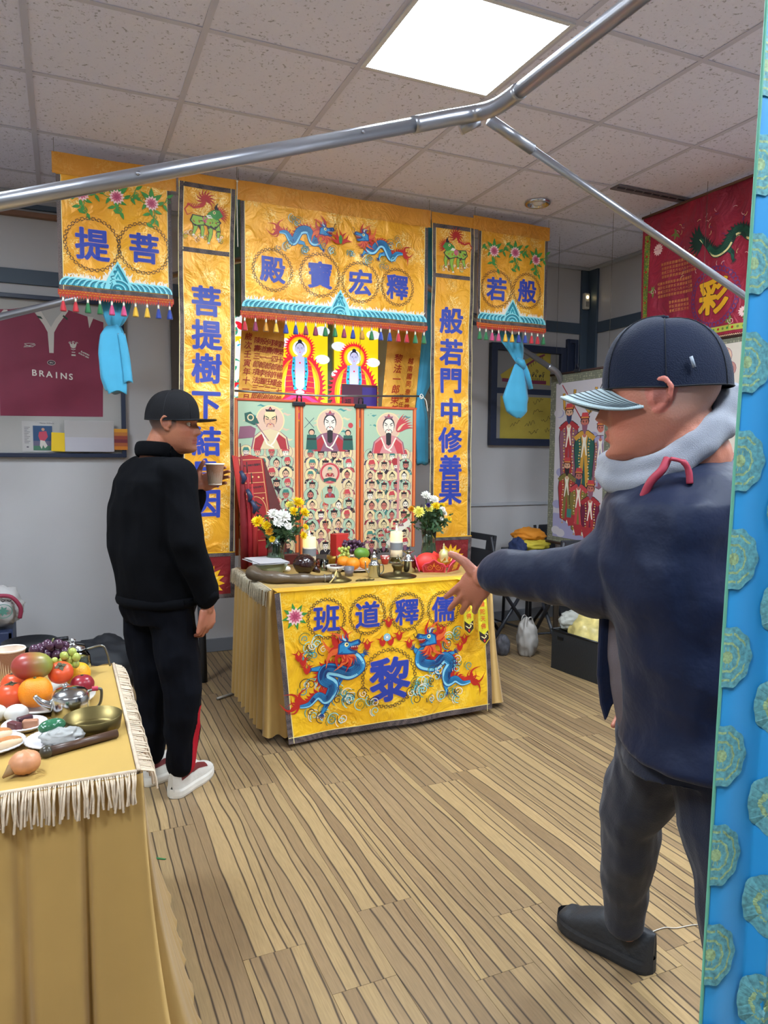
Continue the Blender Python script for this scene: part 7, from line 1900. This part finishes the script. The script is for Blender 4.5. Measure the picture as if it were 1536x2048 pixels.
    b = MB(); b.tube([Vector(p)-O for p in spline([(.990, 1.095, 1.325), (.985, 1.105, 1.27), (.968, 1.105, 1.20), (.955, 1.10, 1.14)], 6)], .008, M('zip_maroon', '#4a2436', .5), 8, flat=.5); b.build('zip', t)
    MB().tube([Vector((.958, 1.052, 1.262))-O, Vector((.949, 1.058, 1.259))-O], .004, M('logo_white', '#c9c6cc', .5), 8).build('chest_logo', t)
    # trousers
    b = MB(); uloft(b, [((1.16, 1.04, .95), Lf*.13, Ft*.11), ((1.155, 1.045, .84), Lf*.15, Ft*.125), ((1.145, 1.05, .76), Lf*.15, Ft*.125)])
    ucap(b, (1.13, 1.10, .80), .092, (1.20, 1.258, .54), .074); ucap(b, (1.20, 1.258, .54), .074, (1.325, 1.405, .19), .056); ucap(b, (1.325, 1.405, .19), .056, (1.345, 1.42, .135), .054)
    ucap(b, (1.135, .985, .84), .098, (1.150, .925, .50), .074); ucap(b, (1.150, .925, .50), .074, (1.182, .875, .17), .056)
    fuse(b, 'trousers', .005, 3, nvt, t, None, folds(.012, 8, .5, 7), O)
    sh = M('shoe_black', '#26282c', .55, bump=.2, bscale=60)
    shoe('shoe', t, (1.405, 1.375, 0), (1.30, 1.655, 0), sh, sh, .285, None, None, .050, O)
    shoe('shoe', t, (1.215, .80, 0), (1.10, 1.05, 0), sh, sh, .285, None, None, .050, O)
    cr = M('cap_navy', '#161d30', .8, bump=.3, bscale=400, sheen=.06, spec=.2); br = M('cap_brim_grey', '#9fb0b4', .7, bump=.4, bscale=500)
    dome, P = cap(t, Mh, s, O, cr, br, M('cap_under_navy', '#1a2032', .8), M('brim_thread', '#4a565c', .7), 1.02, .12, .042, .080)
    b = MB(); b.tube([P(.066, -.078, .028), P(.055, -.092, .030)], .0035, steel, 8); b.tube([P(-.083, -.055, .040), P(-.084, -.050, .058)], .003, M('cap_badge', '#8d95a0', .4), 6); b.build('cap_fastener', t)
man_in_navy()

# ================================================================ CANOPY POLES, DRAPE, FAR CORNER
tubem = bpy.data.materials.new('galvanised_tube'); tubem.use_nodes = True
bs = tubem.node_tree.nodes['Principled BSDF']; bs.inputs['Base Color'].default_value = (*lin('#a8a9b0'), 1); bs.inputs['Metallic'].default_value = .85; bs.inputs['Roughness'].default_value = .32
J = Vector((1.072, 1.80, 2.314)); RP = .0185
t = thing('canopy_frame', 'steel pole frame crossing overhead in front of the ceiling light', 'frame', (1.072, 1.80, 0))
o3 = Vector((1.072, 1.80, 0))
def rod(name, pts, r, m=tubem, n=20, par=None, org=None): return MB().tube([Vector(p)-(org if org is not None else o3) for p in pts], r, m, n).build(name, par or t)
L_end = Vector((-.62, 1.80, 2.314-.344*1.692)); R_end = Vector((2.35, 1.80, 2.314-.378*1.278-.0))
rod('pole', [L_end, J+Vector((-.17, 0, -.060))], RP)
rod('pole', [(J.x+.16, 1.80, J.z-.062), R_end], .0115)
rod('pole', [(J.x, 1.66, 2.285), (J.x, -.55, 2.285)], RP*1.02)
rod('elbow_joint', spline([J+Vector((-.20, 0, -.070)), J+Vector((-.10, 0, -.035)), J+Vector((-.02, -.02, -.014)), J+Vector((-.003, -.10, -.026)), J+Vector((0, -.20, -.029))], 5), RP*1.16)
rod('pole_sleeve', [J+Vector((.035, 0, -.014)), J+Vector((.18, 0, -.068))], .0155)
rod('stub_pole', [J+Vector((-.045, .02, -.045)), J+Vector((.0, .0, -.02))], .016)
for p in (.35, .9): rod('pole_button', [J+Vector((-p, -RP, -.344*p)), J+Vector((-p, -RP-.003, -.344*p))], .005)
rod('leg', [L_end+Vector((0, 0, .01)), (L_end.x, 1.80, 0)], RP); rod('leg', [R_end, (R_end.x, 1.80, 0)], RP)
rod('leg', [(J.x, -.55, 2.30), (J.x, -.55, 0)], RP)
# gable further back
t2 = thing('rear_canopy_frame', 'steel pole gable behind the hanging banners with blue cloths tied on', 'frame', (1.61, 4.22, 0)); og = Vector((1.61, 4.22, 0))
A = Vector((1.61, 4.22, 2.69)); Lb = Vector((-.62, 4.22, 1.93)); Rb = Vector((3.17, 4.22, 1.956))
rod('pole', [Lb, A], RP, par=t2, org=og); rod('pole', [A, Rb], RP, par=t2, org=og)
rod('elbow_joint', spline([Rb+Vector((-.06, 0, .028)), Rb, Rb+Vector((.05, .02, -.03)), (3.275, 4.27, 1.86)], 5), RP*1.15, par=t2, org=og)
rod('leg', [(3.275, 4.27, 1.88), (3.275, 4.27, 0)], RP, par=t2, org=og); rod('leg', [Lb, (Lb.x, 4.22, 0)], RP, par=t2, org=og)

# blue drape close to the camera
def silk():
    m = bpy.data.materials.new('blue_silk'); m.use_nodes = True
    b = m.node_tree.nodes['Principled BSDF']; b.inputs['Base Color'].default_value = (*lin('#0f8fd0'), 1); b.inputs['Roughness'].default_value = .45; b.inputs['Sheen Weight'].default_value = .3
    return m
silkm = silk(); medm = M('medallion_gold', '#5c98a0', .5, vary=.45, vscale=190); medl = M('medallion_thread', '#8fa97c', .5, vary=.5, vscale=220)
t = thing('blue_silk_drape', 'bright blue silk drape with gold medallions hanging at the right edge', 'curtain', (.80, .68, 2.28)); od = Vector((.80, .68, 2.28))
rv = Vector((.914, -.405, 0)); nv_ = Vector((-.405, -.914, 0))
def dr(s_, z, d=0):
    E = Vector((.882-.0846*(2.29-z), .735-.0532*(2.29-z), z))
    w = 1.0 if z > 1.3 else 1.0
    fo = .006*math.sin(s_*60+z*1.1)+(.018*max(0, 1-abs(s_-(.072+.01*z))/.018))
    return E+rv*s_+nv_*(fo+d+.004*math.sin(z*4+s_*20))-od
wz = lambda z: .092+.06*max(0, z-.6)
b = MB(); b.grid(lambda i, j: dr(wz(.02+2.26*j)*i, .02+2.26*j), 50, 60, silkm); b.grid(lambda i, j: dr(wz(.02+2.26*j)*(1-i), .02+2.26*j, -.002), 50, 60, silkm); b.build('cloth', t)
c = Canvas(lambda u, v, d: dr(u, v, d), .0010, .02)
def medallion(s0, z0, lo):
    def cl(p): return (max(p[0], lo), p[1])
    for q, (r, m_) in enumerate(((1.0, medm), (.80, medl), (.72, medm), (.5, medl), (.42, medm), (.2, medl))):
        pts = [cl((s0+.036*r*math.cos(a)*(1+.04*math.cos(10*a)), z0+.040*r*math.sin(a)*(1+.04*math.cos(10*a)))) for a in [2*PI*k/44 for k in range(44)]]
        vs = [cl((s0, z0))]+pts; c.raw(vs, [(0, i+1, (i+1) % 44+1) for i in range(44)], m_)
for k in range(18):
    medallion(.006, 2.14-.128*k, .0005)
    medallion(.085+.002*k*0, 2.075-.128*k, .05)
b0 = c.build('medallion', t)
MB().tube([dr(0.0005, .02+2.26*k/40, .001) for k in range(41)], .0022, M('selvedge', '#5fa58c', .6), 6).build('selvedge', t)
MB().tube([Vector((.84, .72, 2.289))-od, Vector((1.075, .62, 2.289))-od], .008, tubem, 10).build('curtain_rod', t)
def sparkle():
    m = bpy.data.materials.new('purple_sequins'); m.use_nodes = True; b = m.node_tree.nodes['Principled BSDF']
    b.inputs['Base Color'].default_value = (*lin('#3a2c78'), 1); b.inputs['Roughness'].default_value = .35; b.inputs['Metallic'].default_value = .4; return m
o = MB(); o.grid(lambda i, j: Vector((.80+.09*0+.914*(.07+.25*i), .60-.405*(.07+.25*i)-.0, .02+1.2*j))+nv_*.004*math.sin(i*30), 30, 12, sparkle())
o.grid(lambda i, j: Vector((.80+.914*(.07+.25*(1-i)), .60-.405*(.07+.25*(1-i)), .02+1.2*j))-nv_*.003+nv_*.004*math.sin((1-i)*30), 30, 12, sparkle()); o = o.build('purple_cloth'); setp(o, 'purple sequinned cloth just showing below right of the blue drape', 'cloth')

# scroll painting of court figures beside the man in navy
def rscroll(name, label, X, u0, u1, z0, z1, draw, bm_):
    t = thing(name, label, 'painting', (X, -(u0+u1)/2, z0))
    ox, oy, oz = t.location
    fn = lambda u, v, d: Vector((-d-.004, -u-oy, v-oz))
    MB().box((0, 0, (z1-z0)/2), (.006, u1-u0, z1-z0), bm_, bev=.001).build('silk_mount', t)
    c = Canvas(fn, .0006, 0); c.inc = 6e-6; draw(c); c.build('painting', t)
    MB().tube([(0, -(u0)-oy+.01, z1-z0), (0, -(u1)-oy-.01, z1-z0)], .009, M('dark_wood', '#3a2620', .5), 10).build('roller', t)
    b = MB(); b.tube([(0, -(u0)-oy+.01, 0), (0, -(u1)-oy-.01, 0)], .011, M('dark_wood', '#3a2620', .5), 10); b.build('roller', t)
    b = MB()
    for u in (u0+.05, u1-.05): b.tube([(0, -u-oy, z1-z0), (0, -u-oy, ZC-z0)], .0012, M('wire', '#5c5850', .5, .4), 5)
    b.build('hanging_wire', t); return t
mountm = lattice_mat('silk_mount_pattern', '#9c9a80', '#6f7060', 62)
def court(c):
    c.rect(-4.300, .78, -3.78, 1.875, M('paint_paper', '#c3bcc0', .6)); lav = M('paint_lavender', '#9c98b8', .6); rg = random.Random(12)
    c.rect(-4.300, .78, -3.78, .95, lav)
    for k in range(26): c.disc((rg.uniform(-4.28, -3.80), rg.uniform(.80, 1.85)), .05, rg.choice([lav, M('paint_paper', '#c3bcc0', .6)]), 14, .03)
    def lord(x, z, s, robe, trim_, skin, beard, h):
        st = len(c.v); lord_(x, z, s, robe, trim_, skin, beard, h)
        c.v[st:] = [(min(-3.785, max(-4.295, x+(p[0]-x)*1.45)), p[1], p[2]) for p in c.v[st:]]
    def lord_(x, z, s, robe, trim_, skin, beard, h):
        R = PM; c.poly([(x-s*.8, z-s*h), (x-s*1.15, z-s*2.6), (x-s*1.0, z-s*1.25), (x-s*.4, z-s*.8), (x+s*.4, z-s*.8), (x+s*1.0, z-s*1.25), (x+s*1.15, z-s*2.6), (x+s*.85, z-s*h), (x, z-s*(h+.35))], PM['black'])
        c.poly([(x-s*.75, z-s*h), (x-s*1.07, z-s*2.6), (x-s*.93, z-s*1.3), (x-s*.36, z-s*.85), (x+s*.36, z-s*.85), (x+s*.93, z-s*1.3), (x+s*1.07, z-s*2.6), (x+s*.8, z-s*h), (x, z-s*(h+.28))], robe)
        c.strip([(x-s*.3, z-s*.9), (x-s*.1, z-s*2.2), (x-s*.35, z-s*h)], s*.34, trim_); c.strip([(x+s*.3, z-s*.9), (x+s*.1, z-s*2.2), (x+s*.4, z-s*h)], s*.34, trim_)
        for k in range(int(h*3.2)):
            for g in (-1, 1): c.disc((x+g*s*(.5+.05*math.sin(k)), z-s*(1.3+.3*k)), s*.09, PM['cream'] if k % 2 else PM['gold'], 8)
        c.strip([(x-s*.12, z-s*1.3), (x-s*.05, z-s*2.0), (x-s*.28, z-s*3.6)], [s*.3, s*.22, s*.12], PM['white']); c.strip([(x+s*.12, z-s*1.3), (x+s*.05, z-s*2.0), (x+s*.25, z-s*3.4)], [s*.3, s*.22, s*.12], PM['white'])
        for g in (-1, 1): c.poly([(x+g*s*.35, z-s*.85), (x+g*s*1.2, z-s*1.5), (x+g*s*.9, z-s*1.9), (x+g*s*.2, z-s*1.3)], trim_)
        c.disc((x, z-s*1.35), s*.2, skin, 10)
        face(c, (x, z), s*1.05, skin, PM['black'], beard, 'crown'); c.poly([(x-s*.45, z+s*.4), (x-s*.3, z+s*1.0), (x+s*.3, z+s*1.0), (x+s*.45, z+s*.4)], PM['crimson'])
        for k in range(4): c.disc((x-s*.3+.2*s*k, z+s*.5), s*.09, PM['gold'], 7)
    P_ = PM; olive = M('paint_olive', '#7c7038', .5)
    for g, xx in ((-1, -4.15), (1, -3.93)):
        c.strip([(xx-.06, 1.80), (xx-.05, 1.70), (xx, 1.66)], .03, P_['black']); c.strip([(xx-.06, 1.80), (xx-.05, 1.70), (xx, 1.66)], .024, P_['gold']); c.strip([(xx+.06, 1.82), (xx+.05, 1.70), (xx, 1.66)], .03, P_['black']); c.strip([(xx+.06, 1.82), (xx+.05, 1.70), (xx, 1.66)], .024, P_['gold'])
    c.strip([(-4.23, 1.86), (-4.02, 1.62), (-3.80, 1.28)], .009, P_['red']); c.strip([(-3.80, 1.86), (-3.88, 1.72), (-3.97, 1.60)], .008, P_['black'])
    lord(-3.815, 1.545, .055, P_['mauve'], M('paint_lavender', '#9c98b8', .6), P_['skinr'], None, 7)
    lord(-4.145, 1.66, .066, P_['mauve'], P_['red'], P_['skin'], P_['navy'], 7.0)
    lord(-3.975, 1.59, .066, P_['dgreen'], P_['gold'], P_['skinr'], P_['mauve'], 6.6)
    lord(-4.150, 1.29, .060, P_['red'], olive, P_['skin'], P_['black'], 6.2)
    lord(-4.020, 1.22, .060, olive, P_['crimson'], P_['skinr'], P_['navy'], 6.2)
    lord(-3.895, 1.14, .060, M('paint_maroon', '#6d1f3c', .5), P_['red'], P_['skinr'], P_['mauve'], 5.4)
    for p in ((-4.1, .90), (-3.93, .83), (-4.02, .84)):
        c.disc(p, .045, P_['white'], 12, .02); c.disc(p, .02, P_['navy'], 10, .012); c.poly([(p[0]-.05, p[1]+.05), (p[0]-.02, p[1]-.03), (p[0]+.04, p[1]-.02), (p[0]+.05, p[1]+.05)], P_['red'])
    c.rect(-4.14, .93, -4.09, .99, P_['green'])
rscroll('court_scroll', 'painted scroll of bearded court lords in long robes beside the person in navy', 3.25, -4.365, -3.715, .735, 1.94, court, mountm)
def clouds_(c):
    c.rect(-3.12, .75, -2.52, 1.985, M('paint_paper2', '#d0c6b8', .6)); pk_ = M('paint_cloud_pink', '#b5857c', .55); rg = random.Random(9)
    for k in range(46):
        p = (rg.uniform(-3.02, -2.55), rg.uniform(1.2, 1.96)); 
        if p[0] < -2.95 and p[1] > 1.85: continue
        r = rg.uniform(.025, .045); c.disc(p, r*1.08, PM['mauve'], 14); c.disc(p, r, rg.choice([pk_, PM['pinksky'], PM['pink']]), 14)
        for q in range(2): c.spiral(p, r*(.85-.3*q), .004, PM['mauve'], 1.2, rg.uniform(0, 6))
    for p in ((-3.0, 1.72), (-2.86, 1.62), (-2.75, 1.5)):
        figure(c, p, .05, rg, False)
    c.strip([(-3.04, 1.78), (-2.95, 1.68), (-2.84, 1.56)], .03, PM['crimson'])
rscroll('cloud_scroll', 'painted scroll with pink swirling clouds below the red banner', 3.35, -3.165, -2.48, .70, 2.02, clouds_, mountm)
t = thing('binder_clip', 'black clip on top of the court scroll', 'clip', (3.238, 4.06, 1.945))
MB().box((0, 0, .0), (.022, .06, .022), M('clip_black', '#1f2028', .35), bev=.004).build('jaw', t); MB().tube([(-.004, -.012, .01), (-.008, -.01, .04), (-.008, .01, .04), (-.004, .012, .01)], .004, M('clip_black', '#1f2028', .35), 8).build('lever', t)

# black folding chairs
pl = M('chair_black', '#24262c', .45)
def fchair(label, x, y, rz):
    t = thing('folding_chair', label, 'chair', (x, y, 0), rz, 'black folding chairs by the right wall')
    b = MB(); b.box((0, .0, .445), (.42, .40, .025), pl, bev=.01); b.build('seat', t)
    # backrest with a hand slot (local -y is the back)
    R_ = rotm(-.12, 'X'); b = MB()
    def bx(cx, cz, w, h): b.box(Vector((0, -.21, .62))+R_ @ Vector((cx, 0, cz)), (w, .022, h), pl, R=R_, bev=.006)
    bx(0, -.02, .40, .20); bx(0, .165, .40, .045); bx(-.155, .11, .09, .075); bx(.155, .11, .09, .075); b.build('backrest', t)
    for sx in (-1, 1):
        MB().tube([(sx*.205, -.235, .80), (sx*.21, -.16, .46), (sx*.215, .20, .0)], .0125, pl, 10).build('leg', t)
        MB().tube([(sx*.19, .12, .44), (sx*.195, -.24, .0)], .0125, pl, 10).build('leg', t)
    MB().tube([(-.2, .13, .10), (.2, .13, .10)], .008, pl, 8).build('stretcher', t)
    return t
fchair('black folding chair just right of the altar, slotted back to the left', 2.90, 4.48, -PI/2+.12)
fchair('black folding chair behind the pile of yellow clothes', 3.70, 4.62, PI+.1)
fchair('black folding chair at the foot of the court scroll', 3.21, 4.03, -.12)
# low table with clothes
t = thing('black_side_table', 'low black table carrying the pile of clothes', 'table', (3.28, 4.62, 0))
MB().box((0, 0, .625), (.30, .36, .03), pl, bev=.006).build('tabletop', t)
for sx in (-1, 1):
    for sy in (-1, 1): MB().tube([(sx*.12, sy*.15, .61), (sx*.13, sy*.16, 0)], .012, pl, 8).build('leg', t)
def heap(name, label, c, r, m, sd, cat='clothes', amp=.22, n=44, group=None):
    def f(v, d):
        k = 1+amp*noise.noise(d*2.3+Vector((sd, 0, 0)))+amp*.7*noise.noise(d*5+Vector((0, sd, 0)))+amp*.35*abs(noise.noise(d*11+Vector((sd, sd, 0))))
        w = v*k; w.z = max(w.z, -r[2]*.8); return w
    o = thing(name, label, cat, (c[0], c[1], c[2]), 0, group)
    MB().ball((0, 0, r[2]*.8), r, m, n, n//2+4, f=f).build('cloth', o); return o
heap('yellow_garment', 'crumpled pale yellow garment under the orange one', (3.27, 4.60, .641), (.15, .12, .05), M('cloth_yellow', '#c9b63c', .7), 1)
heap('orange_garment', 'orange folded garment on top of the clothes pile', (3.27, 4.62, .712), (.125, .11, .05), M('cloth_orange', '#dc8a24', .7), 2)
heap('navy_garment', 'navy garment at the left end of the clothes pile', (3.125, 4.56, .60), (.05, .09, .075), M('cloth_navy', '#27355c', .7), 3)
heap('red_garment', 'dark red cloth lying on the chair right of the altar', (2.96, 4.46, .459), (.17, .15, .05), M('cloth_red', '#7c1c30', .7), 4)
# open black case
t = thing('black_case', 'open black box of bundled yellow things on the floor', 'case', (3.10, 3.58, 0), .12)
cm_ = M('case_black', '#26292c', .5, bump=.15, bscale=90); b = MB()
b.box((0, 0, .006), (.46, .40, .012), cm_); b.box((-.225, 0, .128), (.012, .40, .25), cm_, bev=.004); b.box((.225, 0, .128), (.012, .40, .25), cm_, bev=.004); b.box((0, -.195, .128), (.46, .012, .25), cm_, bev=.004); b.box((0, .195, .128), (.46, .012, .25), cm_, bev=.004); b.build('body', t)
b = MB(); b.tube([(-.23, .2, .252), (-.23, -.2, .252), (.23, -.2, .252), (.23, .2, .252), (-.23, .2, .252)], .007, M('case_rim', '#101214', .35), 8); b.build('rim', t)
MB().box((-.233, .12, .21), (.006, .05, .022), M('case_rim', '#101214', .35), bev=.002).build('handle_slot', t)
heap('yellow_bundle', 'yellow and white bundle in clear plastic inside the open black box', (3.07, 3.62, .014), (.16, .15, .19), M('bundle_yellow', '#cdbb74', .5, vary=.4, vscale=16, coat=.4), 5, 'bundle', .15)
o = MB().ball((3.02, 3.74, .30), (.12, .05, .07), M('clear_bag', '#c3c3ba', .2, trans=.35, ior=1.2), 40, 24, f=lambda v, d: v*(1+.25*noise.noise(d*4))).build('clear_bag'); setp(o, 'crumpled clear bag at the back of the open black box', 'plastic bag')
heap('white_carrier_bag', 'white carrier bag on the floor behind the open black box', (2.87, 4.05, .0), (.07, .07, .14), M('bag_white', '#9a958f', .5), 6, 'plastic bag', .18)
wb = bpy.data.objects['white_carrier_bag']
for sg in (-1, 1): MB().tube(spline([(-.03, sg*.03, .19), (-.02, sg*.035, .26), (.01, sg*.035, .265), (.025, sg*.03, .19)], 5), .006, M('bag_white', '#9a958f', .5), 6, flat=.4).build('handle', wb)
heap('striped_bag', 'dark bag with white stripes low behind the open black box', (2.72, 4.12, .0), (.05, .05, .08), M('bag_dark', '#4a4a50', .6, vary=.6, vscale=30), 7, 'bag', .1)

# left side, beyond the near table
heap('black_holdall', 'black holdall on the floor behind the person in black', (.16, 4.45, .0), (.26, .18, .16), M('holdall', '#1d1f24', .6), 8, 'bag', .16)
heap('black_rucksack', 'small black rucksack against the wall left of the tall banner', (.49, 4.70, .0), (.09, .11, .19), M('holdall', '#1d1f24', .6), 9, 'bag', .2)
t = thing('black_stool', 'round topped black stool behind the near table', 'stool', (-.22, 3.85, 0))
MB().lathe([(0, .385), (.14, .385), (.152, .398), (.15, .412), (.12, .42), (0, .424)], pl, n=32).build('seat', t)
for k in range(4): a = PI/4+k*PI/2; MB().tube([(.10*math.cos(a), .10*math.sin(a), .39), (.15*math.cos(a), .15*math.sin(a), 0)], .011, pl, 8).build('leg', t)
t = thing('steel_drum_stand', 'dark pan with a thick handle resting on the black stool', 'pan', (-.17, 3.83, .425))
MB().lathe([(0, 0.001), (.10, .001), (.125, .03), (.122, .032), (.098, .006), (0, .006)], M('pan_dark', '#2b2d31', .35, .5), n=32).build('pan', t); MB().tube([(.11, 0, .026), (.17, -.01, .03)], .011, M('pan_dark', '#2b2d31', .35, .5), 10).build('handle', t)
t = thing('blue_crate', 'dark blue crate under the white printed bag at the left edge', 'crate', (-.40, 4.42, 0))
b = MB()
for k in range(4): b.box((0, 0, .05+.105*k), (.26, .30, .085), M('crate_blue', '#28324e', .5), bev=.006)
for sx in (-1, 1):
    for sy in (-1, 1): b.box((sx*.12, sy*.14, .21), (.02, .02, .42), M('crate_blue', '#28324e', .5))
b.build('crate_body', t)
heap('printed_carrier_bag', 'white carrier bag with a green round crest and red handle at the left edge', (-.36, 4.40, .425), (.14, .13, .12), M('bag_white2', '#b5b2b0', .5), 10, 'plastic bag', .16)
tb = bpy.data.objects['printed_carrier_bag']
c = Canvas(lambda u, v, d: Vector((u, -.145-d+.1*u*u, v)), .002, .03)
c.ring((.05, .10), .042, .004, M('print_green', '#4a7a6c', .6), 24, .036); 
for k in range(7): c.leaf((.05, .10), .028, k*.9, M('print_green', '#4a7a6c', .6), .5)
for k in range(4): c.strip([(-.02+.03*k, .158), (-.01+.03*k, .150), (.0+.03*k, .158)], .004, black)
c.build('crest', tb)
MB().tube(spline([(.03, -.12, .18), (.09, -.13, .17), (.13, -.12, .11), (.125, -.11, .05)], 5), .011, M('handle_red', '#8c2c44', .6), 8).build('handle', tb)
# small litter
o = MB().prism([(0, 0), (.03, .005), (.065, .001), (.062, -.006), (.03, -.004)], M('leaf_bright', '#2f6b3c', .5), (.228, 2.47, .0012), (.85, -.5, 0), (.5, .85, 0), (0, 0, 1), .0015).build('green_leaf_strip'); setp(o, 'thin green leaf strip lying on the floor by the near table', 'leaf')
o = MB().tube(spline([(1.52, 1.50, .0025), (1.57, 1.50, .0025), (1.60, 1.485, .0025), (1.66, 1.475, .0025), (1.72, 1.45, .0025)], 6), .0016, M('string_white', '#c9c3b8', .7), 5).build('white_string'); setp(o, 'loose white string on the floor right of the black shoe', 'string')
o = MB().tube([(.745, 3.95, .009), (.90, 4.03, .009)], .008, M('rod_pale', '#9a958c', .4, .4), 8).build('floor_rod'); setp(o, 'pale rod lying on the floor under the altar cloth edge', 'rod')
o = MB().tube([(.735, 4.30, 0), (.73, 4.36, .62)], .022, pl, 12).build('black_post'); setp(o, 'short black post standing behind the left side of the altar', 'post')
